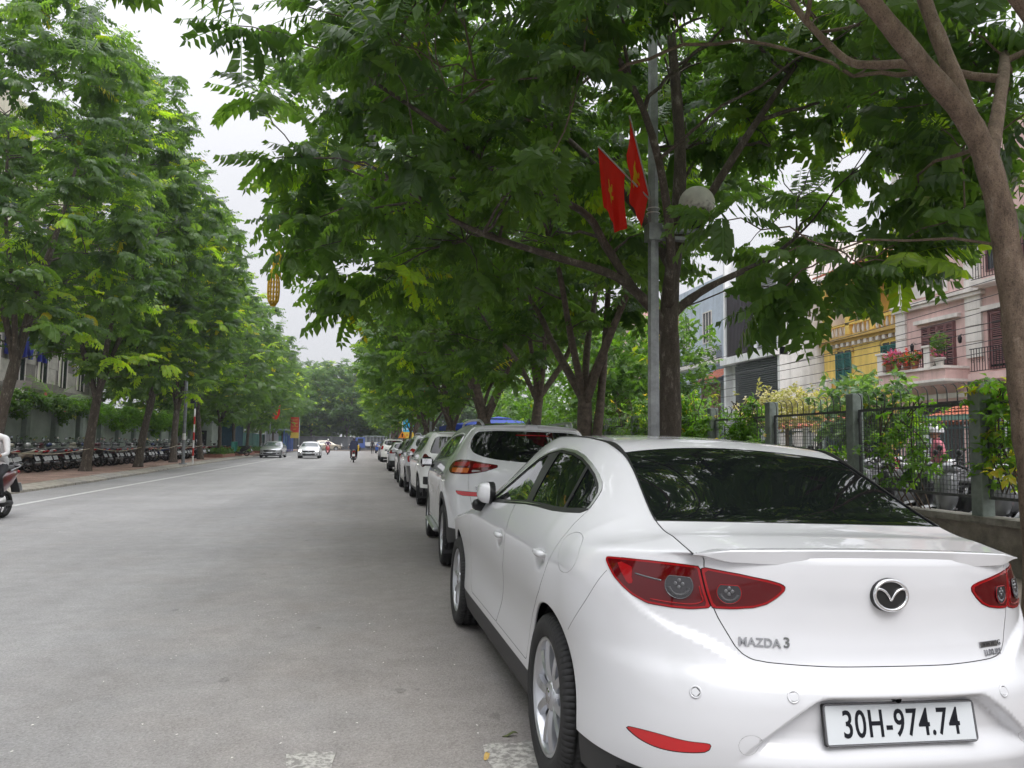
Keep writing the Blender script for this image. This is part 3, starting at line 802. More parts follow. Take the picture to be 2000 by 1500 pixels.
# bits of litter on the asphalt
mb = MB(); r_ = np.random.default_rng(9)
for i in range(170):
    x, y = (r_.uniform(-1.6, .62), r_.uniform(3.0, 9)) if i < 110 else (r_.uniform(-6.5, .5), r_.uniform(4, 22)); s = r_.uniform(.003, .009); a = r_.uniform(0, 3.14); c, s_ = cos(a)*s, sin(a)*s; k = r_.uniform(.3, .8)
    z = roadz(x)+.003; mb.add([(x-c, y-s_, z), (x+s_*k, y-c*k, z+.002), (x+c, y+s_, z+.001), (x-s_*k, y+c*k, z+.003)], [(0, 1, 2, 3)])
tag(mb.build('litter', mat('litter_white', (.70, .68, .64), .8)), 'tiny pale petals and paper scraps scattered on the asphalt', 'litter', kind='stuff')
def fallen_leaf(x, y, rz, ln, wd, col, nm, label):
    P = []; n = 9
    for i in range(n):
        t = i/(n-1); w = wd*sin(pi*min(1, t*1.02))**.7*.5; P.append((t-.5, w))
    V = [(a*ln, w, .008+.010*sin(a*5)+.012*(w/wd)) for a, w in P]+[(a*ln, 0, .006+.010*sin(a*5)) for a, w in P]+[(a*ln, -w, .008+.010*sin(a*5)+.008*(w/wd)) for a, w in P]
    F = [(i, i+1, n+i+1, n+i) for i in range(n-1)]+[(n+i, n+i+1, 2*n+i+1, 2*n+i) for i in range(n-1)]
    mb = MB(); mb.add(V, F, 0, True); o = mb.build('fallen_leaf', mat(nm, col, .6, noise=(60, .6))); o.location = (x, y, roadz(x)+.002); o.rotation_euler = (0, 0, rz); tag(o, label, 'leaf', 'fallen leaves on the road')
fallen_leaf(.69, 3.60, -.15, .075, .022, (.07, .085, .025), 'fallen_leaf_green', 'green curled leaf on the asphalt beside the rear wheel')
fallen_leaf(.545, 3.37, 1.0, .045, .024, (.42, .28, .08), 'fallen_leaf_yellow', 'yellow leaf on the corner of the old crossing mark')
fallen_leaf(-6.2, 14.9, .4, .10, .05, (.05, .035, .025), 'fallen_leaf_brown', 'dark brown leaf beside the white edge line near the rider')
# ------------------------------------------------------------------ wear on the asphalt: darker repair patches, drips, cracks (thin sheets)
def tinted_asphalt(name, k):
    m = ASPH.copy(); m.name = name
    for q in m.node_tree.nodes:
        if q.type == 'MIX' and q.data_type == 'RGBA':
            for i in (6, 7): c = q.inputs[i].default_value; q.inputs[i].default_value = (c[0]*k, c[1]*k, c[2]*k, 1)
    return m
AS2, AS3 = tinted_asphalt('asphalt_patch', .95), tinted_asphalt('asphalt_stain', .80)
r_ = np.random.default_rng(77)
def blotch(x, y, rx, ry, z, n=18, jag=.18):
    a = np.arange(n)*2*pi/n; k = 1+r_.normal(0, jag, n); mb = MB(); mb.add([(x+rx*k_*cos(t), y+ry*k_*sin(t), roadz(x)+z) for t, k_ in zip(a, k)], [tuple(range(n))]); return mb
pm = MB()
for i in range(46):
    x, y = (r_.uniform(-1.2, .7), r_.uniform(3, 30)) if i < 16 else (r_.uniform(-6.5, .5), r_.uniform(4, 45)); s_ = r_.uniform(.008, .028)*(1+.02*y); b = blotch(x, y, s_, s_*r_.uniform(1, 2.2), .0022); pm.add(b.V[0], b.F)
o = st('road_stain', pm, AS3)
pm = MB()
for x, y, rx, ry in ((-2.6, 26, .9, 2.2), (-4.6, 40, .7, 3.5), (-1.2, 47, .5, .9), (-3.2, 52.5, 1.3, .25), (-.6, 17, .3, 1.4)): b = blotch(x, y, rx, ry, .0012, 26, .10); pm.add(b.V[0], b.F)
st('road_patch', pm, AS2)
pm = MB()
for x0, y0, x1, y1 in ((-5.6, 17, -5.4, 30), (-1.5, 14, -1.75, 23)):
    n = 40; t = np.linspace(0, 1, n); dx = np.cumsum(r_.normal(0, .03, n)); dx -= dx[-1]*t; X_, Y_ = x0+(x1-x0)*t+dx, y0+(y1-y0)*t+(dx if abs(x1-x0) > 1 else 0); w = np.abs(r_.normal(.006, .004, n))+.002
    V = []; 
    for a_, b_, c_ in zip(X_, Y_, w): V += ([(a_-c_, b_, .0030), (a_+c_, b_, .0030)] if abs(x1-x0) < 1 else [(a_, b_-c_*2, .0030), (a_, b_+c_*2, .0030)])
    pm.add(V, [(i*2, i*2+1, i*2+3, i*2+2) for i in range(n-1)])
st('road_crack', pm, AS2)
# ------------------------------------------------------------------ the white saloon in front
def circ(cx, cz, r, n=24, fz=1.0): return [(cx+r*cos(2*pi*i/n), cz+r*fz*sin(2*pi*i/n)) for i in range(n)]
def car_root(name, label, cat, x, y, hd, ro, px, group):
    o = thing(name, label, cat, (x+px-px*cos(ro), y, px*sin(ro)), 0, group); o.rotation_euler = (0, ro, hd); return o
CARG = 'cars parked nose to tail along the right kerb'
def side_glass(cb, dlo, pillars, wide=.028, chrome=None, chrome_w=.011, glass=GLASS, nameset='side_window'):
    """windows: band of black trim (plus a bright outer strip where chrome(V) says so), pillars black, each pane its own part"""
    ins = cb.cut_side(dlo); f0 = polysd(dlo); d = lambda V, A: f0(V[:, 1:3])
    pane, ring = ins.split(lambda V, A: d(V, A)+wide)
    if chrome:
        inner, outer = ring.split(lambda V, A: d(V, A)+chrome_w)
        blk, chr_ = outer.split(lambda V, A: chrome(V)); ring = join_sheets(inner, blk)
        
        for sd in (-1, 1): chr_.split(lambda V, A: A[:, 2]*-sd)[0].off(.003).build('window_trim', SATIN, cb.root)
    parts = []; rest = pane
    for (lo, hi) in pillars:               # from rear to front; lo/hi are signed lines
        a, b = rest.split(lambda V, A: lo(V)); parts.append(a)
        pil, rest = b.split(lambda V, A: hi(V)); ring = join_sheets(ring, pil)
    parts.append(rest)
    for sd in (-1, 1): ring.split(lambda V, A: A[:, 2]*-sd)[0].off(-.001).build('window_frame', TRIMB, cb.root)
    for p in parts:
        for sd in (-1, 1):
            q, _ = p.split(lambda V, A: A[:, 2]*-sd); q.off(-.005).build(nameset, glass, cb.root)
def add_handle(cb, y, z, m, ln=.085, sides=(-1, 1)):
    for sd in sides:
        q = 1+(y-cb.cs.ya)/(cb.cs.yb-cb.cs.ya); p, n = cb.surf(q, z, sd); mb = MB(); st = []
        for t in np.linspace(-1, 1, 9):
            h = .015*(1-.35*abs(t)**2); o = .030*(1-abs(t)**4)+.002
            st.append([(0, t*ln, h), (sd*o*.8, t*ln, h*.9), (sd*o, t*ln, 0), (sd*o*.7, t*ln, -h), (0, t*ln, -h)])
        V = np.array(st).reshape(-1, 3)+np.array([p[0]+sd*.004, p[1]+.01, p[2]]); F = []
        for i in range(8):
            for j in range(5): F.append((i*5+j, i*5+(j+1) % 5, (i+1)*5+(j+1) % 5, (i+1)*5+j))
        F += [tuple(range(5)), tuple(range(40, 45))]
        mb.add(V, F, 0, True); mb.build('door_handle', m, cb.root)
def build_hero():
    root = car_root('saloon_car', 'glossy white saloon in front, with plate 30H-974.74 and a lip spoiler', 'car', 1.635, 2.148, .0175, rad(1.6), -.8, CARG)
    cb = CarB(SEDAN, WHITE, root); cs = cb.cs
    arcs = [(.97, .34, .365), (3.725, .34, .365)]
    cb.arches(arcs)
    low, cb.sk = cb.sk.split(lambda V, A: np.where(A[:, 1] < 1, V[:, 2]-.333, 1.))
    f_, r_ = low.split(lambda V, A: A[:, 0]-1.0)
    [r_.split(lambda V, A: A[:, 2]*-sd)[0].off(-.004).build('side_skirt', PLAST, root) for sd in (-1, 1)]; f_.off(-.008).build('bumper_lower', PLAST, root)
    # tail lamps
    outer = [(.757, .957), (.69, .962), (.60, .966), (.52, .967), (.441, .965), (.388, .841), (.44, .831), (.493, .829), (.569, .832), (.62, .850), (.656, .870), (.70, .900), (.735, .930), (.755, .948)]
    inner = [(.436, .964), (.335, .951), (.259, .937), (.226, .927), (.216, .915), (.221, .903), (.233, .885), (.253, .864), (.282, .851), (.33, .843), (.383, .840)]
    for poly in (outer, inner):
        f0 = polysd(poly)
        for sd in (-1, 1):
            sh = cb.cut_rear(poly, sd, .0022)
            core, rim_ = sh.split(lambda V, A: f0(np.c_[A[:, 0], V[:, 2]])+.006)
            lamp = solid_build(core, .003, .004, 'tail_lamp', REDL, root)
            solid_build(rim_, .0035, .004, 'lamp_edge', REDB, lamp)
            if poly is outer:
                z_, _ = core.split(lambda V, A: polysd([(.700, .944), (.690, .950), (.64, .938), (.632, .905), (.618, .884), (.640, .884), (.672, .915)])(np.c_[A[:, 0], V[:, 2]]))
                solid_build(z_, .0042, 0, 'side_light', REDB, lamp)
                for pts_, m2_, nm_, r2_ in (([(.56, .8465), (.50, .844), (.44, .846), (.411, .858), (.418, .88), (.427, .905)], REDB, 'light_strip', .0022), ([(.535, .909), (.58, .914), (.625, .920)], LGREY, 'lamp_divider', .0025)):
                    P_ = [cb.surf(q_, z_, sd) for q_, z_ in smooth_line(pts_, 5)]; mb = MB(); mb.tube([p_+n_*.0035 for p_, n_ in P_], r2_, 5); mb.build(nm_, m2_, lamp)
            q, z, r = (.481, .900, .046) if poly is outer else (.348, .892, .038)
            p, n = cb.surf(q, z, sd); Mx = frame_mat(p, n, off=.0036); a = np.linspace(0, 2*pi, 41)[:-1]
            E = np.stack([r*np.cos(a), np.minimum(r*.9*np.sin(a), r*.62)], 1)
            fl = lambda P, h: np.c_[P, np.full(len(P), h)]
            mb = MB(); mb.add(np.r_[fl(E, .0), fl(E, .003)], [tuple(range(40, 80))]+[(i, (i+1) % 40, 40+(i+1) % 40, 40+i) for i in range(40)]); mb.xf(Mx)
            eye = mb.build('lamp_reflector', LDARK, lamp)
            mb = MB(); mb.tube(fl(E, .003), .0013, 5, closed=True); mb.xf(Mx); mb.build('reflector_ring', REDB if poly is inner else LGREY, lamp)
            mb = MB()
            for i in range(22):
                t = pi*1.08+(pi*.84)*i/21; c, s_ = cos(t), sin(t)
                mb.tube([(c*r*.58, s_*r*.55, .0036), (c*r*.86, s_*r*.80, .0036)], .0011, 4)
            for i in range(4):
                t = pi/4*0+i*pi/2; mb.lathe([(.0062, .002), (.0062, .0045), (.004, .0052), (.0003, .0052)], 10, 'z', (cos(t)*r*.26, r*.12+sin(t)*r*.24, 0))
            mb.xf(Mx); mb.build('lamp_bulb', LGREY, lamp)
    # bumper reflectors, sensors, tow covers
    for sd in (-1, 1):
        sh = cb.cut_rear(smooth_poly([(.664, .441), (.64, .429), (.60, .418), (.54, .412), (.47, .417), (.404, .431), (.392, .449), (.40, .456), (.46, .452), (.55, .453), (.62, .449)], 4), sd, .0022)
        sh.off(-.002).build('reflector', REDR, root)
        cb.cut_rear(circ(.288, .466, .031), sd, .0005).build('tow_hook_cover', WHITE, root)
        for q, z in ((.446, .599), (.205, .613)):
            cb.cut_rear(circ(q, z, .0125), sd, .0009).off(.002).build('parking_sensor', WHITE, root)
            p, n = cb.surf(q, z, sd); mb = MB(); mb.lathe([(.019, 0), (.019, .002), (.015, .0025), (.014, 0)], 24); mb.xf(frame_mat(p, n)); mb.build('sensor_ring', WHITE, root)
    # boot lid
    tk = [(-.2, .685), (.10, .685), (.168, .688), (.24, .692), (.278, .698), (.300, .711), (.318, .730), (.367, .815), (.413, .914), (.436, 1.0), (.4468, 1.035), (.4468, 1.3), (-.2, 1.3)]
    lid = cb.cut_rear(tk, 0, .0028)
    deck, rest = cb.tp.split(lambda V, A: A[:, 0]-2.0)
    glass, roof = rest.split(lambda V, A: A[:, 0]-3.02)
    top_, fr = roof.split(lambda V, A: A[:, 0]-7.0)
    wind, hood = fr.split(lambda V, A: A[:, 0]-8.0)
    join_sheets(lid, deck).build('boot_lid', WHITE, root)
    glass.off(-.002).build('rear_window', GLASS, root); wind.build('windscreen', GLASS, root)
    top_.build('roof', WHITE, root); hood.build('bonnet', WHITE, root)
    # side: windows, doors, fuel flap
    dlo = [(2.72, .985), (2.52, 1.075), (2.35, 1.145), (2.18, 1.230), (2.06, 1.285), (1.94, 1.318), (1.756, 1.338), (1.52, 1.326), (1.36, 1.303), (1.232, 1.271), (1.12, 1.235), (1.033, 1.199), (.982, 1.170), (.965, 1.150), (.945, 1.12), (.926, 1.085), (.96, 1.068), (1.10, 1.058), (1.262, 1.051), (1.5, 1.049), (1.75, 1.042), (2.0, 1.026), (2.32, 1.006)]
    side_glass(cb, dlo, [(band(1.127, 1.07, 1.253, 1.277), band(1.155, 1.07, 1.281, 1.277)), (band(1.648, 1.038, 1.778, 1.328), band(1.755, 1.045, 1.946, 1.327))],
               chrome=lambda V: V[:, 2]-(1.088-.05*(V[:, 1]-.93)), wide=.022, chrome_w=.012)
    bs = [(1.95, 1.05), (1.93, .97), (1.895, .91), (1.90, .80), (1.955, .69), (2.05, .50), (2.13, .372)]
    fd = bs+[(2.98, .372), (3.07, .42), (3.11, .53), (3.10, .70), (3.06, .84), (2.98, .93), (2.80, 1.02), (2.4, 1.08)]
    rd_ = [(p[0]-.006, p[1]) for p in bs]+[(1.374, .372), (1.362, .44), (1.335, .52), (1.27, .60), (1.18, .665), (1.085, .73), (1.02, .80), (.955, .89), (.932, .94), (.920, .985), (.928, 1.03), (.925, 1.10), (1.5, 1.15)]
    fu = smooth_poly([(.886, .985), (.82, 1.005), (.735, .990), (.672, .945), (.672, .895), (.72, .866), (.80, .862), (.852, .892), (.885, .94)], 4)
    for sd in (-1, 1):
        for poly in (fd, rd_): cb.cut_side(poly, sd, .0028).build('door', WHITE, root)
    fsh = polysd(fu)
    ins, out = cb.sk.split(lambda V, A: np.where((A[:, 2] < 0) & (A[:, 0] > .6) & (A[:, 0] < 1.4), fsh(V[:, 1:3]), 1.))
    ring, cb.sk = out.split(lambda V, A: np.where((A[:, 2] < 0) & (A[:, 0] > .6) & (A[:, 0] < 1.4), fsh(V[:, 1:3])-.0012, 1.))
    ring.off(-.004).build('fuel_flap_gap', GAP if False else mat('shadow_gap_grey', (.35, .35, .35), .6), root); ins.build('fuel_flap', WHITE, root)
    for y, z in ((1.11, .884), (2.04, .854)): add_handle(cb, y, z, WHITE)
    cb.finish()
    for sd in (-1, 1): cb.line([(.735, .962), (.80, .84), (.856, .757), (.955, .63)], .0009, sides=(sd,)).build('bumper_seam', GAP, root)
    # black ditch beside the rear glass and the roof
    for sd in (-1, 1):
        mb = MB(); k = np.linspace(2.0, 5.5, 40); P = cs.top_pt(k, np.full(40, -sd)); r = .0035+.0085*np.exp(-((k-3.25)/.35)**2)
        P[:, 2] += .001; mb.tube(P, r, 6)
        k = np.linspace(0, 2.0, 20); P = cs.top_pt(k, np.full(20, -sd)); mb.tube(P-[0, 0, .0012], .0026, 5); mb.build('roof_seam', TRIMB, root)
    mb = MB(); v = np.linspace(-1, 1, 41); P = cs.top_pt(np.full(41, 2.0), v); mb.tube(P-[0, 0, .001], .003, 5)
    mb.build('window_seam', TRIMB, root)
    # lip spoiler
    st = []
    for v in np.linspace(-1.0, 1.0, 81):
        p = cs.top_pt(np.array([0.]), np.array([v]))[0]; a = abs(p[0]); en = sstep(.617, .50, a)
        th = .016+(.036-.016)*sstep(.258, .288, a)*1.0; th = th*en+.004*(1-en); th *= 1-.35*sstep(.3, .6, a)
        rise = .011*en+.001; ov = .020*en
        st.append([(p[0], p[1]+.075, p[2]+.0075), (p[0], p[1]+.01, p[2]+rise*.95), (p[0], p[1]-ov*.85, p[2]+rise), (p[0], p[1]-ov, p[2]+rise-.004), (p[0], p[1]-ov*.6, p[2]-th), (p[0], p[1]+.012, p[2]-th-.004), (p[0], p[1]+.03, p[2]-.01)])
    V = np.array(st).reshape(-1, 3); F = []
    for i in range(80):
        for j in range(7): F.append((i*7+j, i*7+(j+1) % 7, (i+1)*7+(j+1) % 7, (i+1)*7+j))
    mb = MB(); mb.add(V, F, 0, False); o = mb.build('spoiler', WHITE, root)
    o.data.polygons.foreach_set('use_smooth', np.ones(len(o.data.polygons), bool)); o.data.set_sharp_from_angle(angle=rad(28))
    # emblem
    p, n = cb.surf(0, .903); Mx = frame_mat(p, (0, -1, .04)); a = np.linspace(0, 2*pi, 49)[:-1]
    el = lambda rx, ry, h: np.c_[rx*np.cos(a), ry*np.sin(a), np.full(48, h)]
    mb = MB(); mb.add(np.r_[el(.066, .054, -.01), el(.065, .053, .012)], [tuple(range(48, 96))]+[(i, (i+1) % 48, 48+(i+1) % 48, 48+i) for i in range(48)], 0, False); mb.xf(Mx)
    em = mb.build('emblem', TRIMB, root)
    mb = MB(); mb.tube(el(.058, .0465, .014), .0062, 8, closed=True)
    w = smooth_line([(-.0535, .016), (-.040, .0195), (-.022, .012), (-.008, -.004), (0, -.0165), (.008, -.004), (.022, .012), (.040, .0195), (.0535, .016)], 6)
    mb.tube(np.c_[w, np.full(len(w), .0145)], np.interp(np.abs(w[:, 0]), [0, .02, .05], [.0034, .0052, .0052]), 6)
    mb.xf(Mx); mb.build('emblem_ring', CHROME, em)
    # lettering
    def badge(body, q, z, sd, size, sx, m=DCHROME, ext=.0022, sp=1.0, bold=0.0008):
        p, n = cb.surf(q, z, sd); return text_obj('badge', body, size, m, root, frame_mat(p, n, off=.001), ext, sx, bold, sp)
    badge('MAZDA', .262, .746, -1, .036, 1.0, sp=1.05); badge('3', .199, .749, -1, .043, 1.05, sp=1)
    badge('LUXURY', .258, .708, 1, .026, .92); 
    p, n = cb.surf(.256, .735, 1); mb = MB(); mb.bbox(np.array((-.010, 0, .001)), np.array((.048, .0095, .0018)), .001); mb.xf(frame_mat(p, n)); bd = mb.build('badge', DCHROME, root)
    text_obj('lettering', 'SKYACTIV', .0165, TRIMB, bd, frame_mat(p, n, off=.003) @ Matrix.Translation((-.010, 0, 0)), .0004, .86)
    text_obj('lettering', 'G', .024, TRIMB, bd, frame_mat(p, n, off=.002) @ Matrix.Translation((.048, 0, 0)), .001, 1.0)
    # number plate
    pc = np.array([0, .034, .525]); nn = np.array([0, -1, .21]); Mx = frame_mat(pc, nn)
    mb = MB(); mb.bbox(np.array((0, 0, -.006)), np.array((.265, .0605, .008)), .004); mb.xf(Mx); pl = mb.build('number_plate', TRIMB, root)
    mb = MB(); P = [(x, y, .003) for x, y in ((-.266, -.061), (.266, -.061), (.266, .061), (-.266, .061))]
    mb.tube(smooth_rect(.2635, .0590, .012, .003), .0035, 6, closed=True); mb.xf(Mx); mb.build('plate_frame', LGREY, pl)
    mb = MB(); mb.bbox(np.array((0, 0, .001)), np.array((.2605, .056, .0035)), .002); mb.xf(Mx); mb.build('plate_face', PLATEW, pl)
    text_obj('plate_text', '30H-974.74', .110, INK, pl, Mx @ Matrix.Translation((0.0, -.003, .0045)), .0012, .735, .0012, 1.08)
    mb = MB(); mb.lathe([(.0003, .02), (.010, .018), (.012, .01), (.012, -.01)], 16, 'y'); mb.xf(Matrix.Translation((-.02, .03, .600))); mb.build('reversing_camera', TRIMB, root)
    # folded door mirrors: white cap outside, dark rim and glass towards the door
    for sd in (-1, 1):
        mb = MB(); m1 = MB(); c = np.array([sd*.868, 2.62, 1.045]); n_ = 14
        t = np.linspace(0, pi/2, 7); ph = np.arange(20)*2*pi/20
        el = lambda s: np.stack([0*ph, .088*np.sign(np.cos(ph))*np.abs(np.cos(ph))**.75, .066*np.sign(np.sin(ph))*np.abs(np.sin(ph))**.8], 1)*s
        V = []
        for a_ in t: V.append(el(np.cos(a_)**.6)+np.array([sd*.060*np.sin(a_), .02*np.sin(a_), 0]))
        V = np.concatenate(V)+c; F = []
        for i in range(6):
            for j in range(20): F.append((i*20+j, i*20+(j+1) % 20, (i+1)*20+(j+1) % 20, (i+1)*20+j))
        mb.add(V, F, 0, True); mir = mb.build('door_mirror', WHITE, root)
        R = MB(); e0, e1 = el(1.03)+c, el(1.03)+c-[sd*.035, 0, 0]; e2 = el(.9)+c-[sd*.035, 0, 0]
        R.add(np.r_[e0, e1, e2], [(i, (i+1) % 20, 20+(i+1) % 20, 20+i) for i in range(20)]+[(20+i, 20+(i+1) % 20, 40+(i+1) % 20, 40+i) for i in range(20)], 0, True)
        R.build('mirror_housing', TRIMB, mir)
        g = MB(); e = el(.9)+c-[sd*.030, 0, 0]; g.add(e, [tuple(range(20))]); g.build('mirror_glass', CHROME, mir)
        b = MB(); b.tube([(sd*.78, 2.78, .95), (sd*.86, 2.77, .955), (sd*.915, 2.75, .962), (sd*.925, 2.70, .972)], [.045, .042, .036, .018], 8); b.build('mirror_arm', TRIMB, mir)
    # floor pan and wheels
    mb = MB(); mb.box(-.80, .80, .25, 4.4, .16, .30); mb.box(-.5, .5, .15, .30, .22, .34); mb.build('underbody', DARKW, root)
    mb = MB(); mb.tube([(-.45, .12, .25), (-.45, .5, .25)], .03, 12); mb.build('exhaust_pipe', CHROME, root)
    add_wheels(root, (1.0, 3.725), .326, .787, 'hero')
    return root
def smooth_rect(hx, hy, r, z, n=5):
    P = []
    for cx, cy, a0 in ((hx-r, hy-r, 0), (-hx+r, hy-r, pi/2), (-hx+r, -hy+r, pi), (hx-r, -hy+r, 1.5*pi)):
        for i in range(n+1):
            a = a0+pi/2*i/n; P.append((cx+r*cos(a), cy+r*sin(a), z))
    return np.array(P)
HERO = build_hero()
# ------------------------------------------------------------------ the tall cars behind it
def scaled(d, L=None, W=None, H=None, zsplit=1.1, top=1.0):
    """stretch a body table: length, width, height, and the part above zsplit by top"""
    import copy
    d = copy.deepcopy(d); a = (L or d['L'])/d['L']; w = W or 1.0; h = H or 1.0
    zf = lambda z: (z if z < zsplit else zsplit+(z-zsplit)*top)*h
    d['W'] = [(zf(z), x*w) for z, x in d['W']]; d['R'] = [(zf(z), y) for z, y in d['R']]
    d['F'] = [(zf(z), y*a) for z, y in d['F']]; d['n'] = [(zf(z), n) for z, n in d['n']]
    d['zb'] = [(q, zf(z)) for q, z in d['zb']]; d['zs'] = [(q, zf(z)) for q, z in d['zs']]
    m = lambda y: y if y < d['ya'] else d['ya']+(y-d['ya'])*(d['L']*a-d['ya'])/(d['L']-d['ya'])
    d['st'] = [(x*w, m(y), zf(z), m(yc), zf(zc)) for x, y, z, yc, zc in d['st']]
    d['yb'] = m(d['yb']); d['F'] = [(z, y) for z, y in d['F']]
    d['bumps'] = [(m(y), zf(z), sy, sz, b) for y, z, sy, sz, b in d['bumps']]
    d['_m'] = m; d['_zf'] = zf; d['L'] *= a
    return d
def add_mirror(cb, y, z, x, m, cap=None):
    for sd in (-1, 1):
        mb = MB(); mb.bbox(np.array((sd*(x+.10), y, z+.04)), np.array((.088, .05, .062)), .04)
        o = mb.build('door_mirror', m, cb.root); o.data.polygons.foreach_set('use_smooth', np.ones(len(o.data.polygons), bool))
        g = MB(); g.cbox((sd*(x+.10), y-.052, z+.04), (.135, .012, .085), 0, .005); g.build('mirror_glass', CHROME, o)
        b = MB(); b.tube([(sd*(x-.07), y+.03, z-.03), (sd*(x+.04), y+.01, z-.015)], [.035, .025], 8); b.build('mirror_arm', TRIMB, o)
def build_suv(c):
    d = scaled(SUV, c.get('L'), c.get('W'), c.get('H'), 1.1, c.get('top', 1.0)); m, zf = d['_m'], d['_zf']
    root = car_root(c['name'], c['label'], 'car', c['x'], c['y'], -c.get('hd', .0), rad(1.0), -.8, CARG)
    P = c['paint']; cb = CarB(d, P, root, c.get('lod', .6)); cs = cb.cs
    Z = lambda poly: [(q, zf(z)) for q, z in poly]; Y = lambda poly: [(m(y), zf(z)) for y, z in poly]
    R = c.get('R', .34); ar = R+.045; arcs = [(.90, R+.02, ar), (m(3.57), R+.02, ar)]
    cb.arches(arcs, 1)
    # cladding
    zr, zsd, aw = c.get('clad', (.46, .36, .065))
    def fc(V, A):
        zl = zr+(zsd-zr)*sstep(.93, 1.0, A[:, 0])
        a = np.where(A[:, 1] < 1, V[:, 2]-zl, 1.)
        for (y, z, r) in arcs: a = np.minimum(a, np.where(np.abs(V[:, 0]) > .5, np.hypot(V[:, 1]-y, V[:, 2]-z)-r-aw, 1.))
        return a
    low, cb.sk = cb.sk.split(fc); low.off(.003).build('cladding', c.get('cladm', PLAST), root)
    for poly, mm, nm in c['lamps']:
        f0 = polysd(Z(poly))
        for sd in (-1, 1):
            sh = cb.cut_rear(Z(poly), sd, .002)
            lamp = solid_build(sh, .004, .004, nm, mm, root)
            for p2, m2, n2 in c.get('inner', {}).get(nm, []):
                z_, _ = sh.split(lambda V, A: polysd(Z(p2))(np.c_[A[:, 0], V[:, 2]]))
                if z_.F: solid_build(z_, .006, 0, n2, m2, lamp)
    for poly, mm, nm in c.get('marks', []):
        for sd in (-1, 1):
            sh = cb.cut_rear(Z(poly), sd, .003); sh.off(.001).build(nm, mm, root)
    rw = Z(c.get('rwin', [(-.2, 1.180), (.05, 1.182), (.124, 1.19), (.25, 1.205), (.393, 1.233), (.50, 1.262), (.557, 1.283), (.63, 1.33), (.677, 1.392), (.683, 1.43), (.68, 1.46), (.665, 1.489), (.63, 1.507), (.6, 1.515), (.3, 1.530), (-.2, 1.535)]))
    g = cb.cut_rear(rw, 0, .003)
    bl, g = g.split(lambda V, A: np.maximum(polysd([(-.2, zf(1.485)), (.10, zf(1.482)), (.105, zf(1.502)), (-.2, zf(1.505))])(np.c_[A[:, 0], V[:, 2]]), A[:, 0]-1))
    g.off(-.003).build('rear_window', GLASS, root)
    if bl.F: bl.off(.002).build('brake_light', REDB, root)
    tg = Z(c.get('gate', [(-.2, .62), (.38, .62), (.405, .65), (.436, .728), (.470, .88), (.504, 1.035), (.56, 1.13), (.62, 1.22), (.69, 1.32), (.73, 1.42), (.70, 1.50), (.66, 1.535), (-.2, 1.55)]))
    cb.cut_rear(tg, 0, .003).build('tailgate', P, root)
    dlo = Y(c.get('dlo', [(2.98, 1.10), (2.85, 1.20), (2.72, 1.30), (2.55, 1.39), (2.38, 1.455), (2.2, 1.485), (1.9, 1.50), (1.5, 1.512), (1.2, 1.508), (1.0, 1.495), (.91, 1.475), (.86, 1.44), (.86, 1.40), (.91, 1.34), (1.02, 1.25), (1.14, 1.20), (1.3, 1.180), (1.6, 1.170), (2.0, 1.158), (2.5, 1.130)]))
    side_glass(cb, dlo, [(band(m(1.13), 1.1, m(1.22), 1.5), band(m(1.16), 1.1, m(1.25), 1.5)), (band(m(1.92), 1.1, m(2.0), 1.5), band(m(2.0), 1.1, m(2.08), 1.5))], .026, c.get('chrome'))
    bs = [(1.96, 1.19), (1.96, 1.0), (1.98, .7), (2.0, .40)]
    fd = bs+[(3.02, .40), (3.10, .52), (3.12, .80), (3.08, 1.0), (2.9, 1.12), (2.4, 1.2)]
    rd_ = [(y-.006, z) for y, z in bs]+[(1.42, .40), (1.38, .58), (1.24, .74), (1.10, .86), (1.02, 1.0), (1.0, 1.2), (1.2, 1.3)]
    for sd in (-1, 1):
        for poly in (fd, rd_): cb.cut_side(Y(poly), sd, .003).build('door', P, root)
    for y in (1.16, 2.12): add_handle(cb, m(y), zf(1.0), c.get('handle', P), .09)
    roof, rest = cb.tp.split(lambda V, A: A[:, 0]-4.0); wind, hood = rest.split(lambda V, A: A[:, 0]-5.0)
    if c.get('blackroof'):
        bk, roof = roof.split(lambda V, A: np.maximum(np.abs(A[:, 1])-.86, .30-A[:, 0])); bk.off(.001).build('sunroof', GLASS, root)
    roof.build('roof', P, root); wind.build('windscreen', GLASS, root); hood.build('bonnet', P, root)
    cb.finish()
    if c.get('rails', 1):
        for sd in (-1, 1):
            k = np.linspace(.35, 3.3, 24); p = cs.top_pt(k, np.full(24, -.97*sd)); u = np.linspace(0, 1, 24); p[:, 2] += .045*np.clip(np.sin(pi*u)*3.2, 0, 1)+.004
            mb = MB(); mb.tube(p, .015, 8); mb.build('roof_rail', c.get('railm', ALLOY), root)
    p = cs.top_pt(np.array([.35]), np.array([0.]))[0]; mb = MB()
    mb.add([(p[0]-.02, p[1]-.06, p[2]-.01), (p[0]+.02, p[1]-.06, p[2]-.01), (p[0]+.025, p[1]+.10, p[2]-.01), (p[0]-.025, p[1]+.10, p[2]-.01), (p[0], p[1]-.05, p[2]+.06), (p[0], p[1]-.01, p[2]+.065)],
           [(0, 1, 4), (1, 2, 5, 4), (2, 3, 5), (3, 0, 4, 5)]); mb.build('antenna', TRIMB, root)
    add_mirror(cb, m(2.92), zf(1.06), .88*(c.get('W') or 1), c.get('mirror', P))
    # plate, step, mud flaps
    q0 = 0.0; pn, n = cb.surf(q0, zf(.80)); mb = MB(); mb.bbox(np.array((0, 0, .004)), np.array((.23, .06, .005)), .003); mb.xf(frame_mat(pn, n, off=.006)); pl = mb.build('number_plate', PLATEW, root)
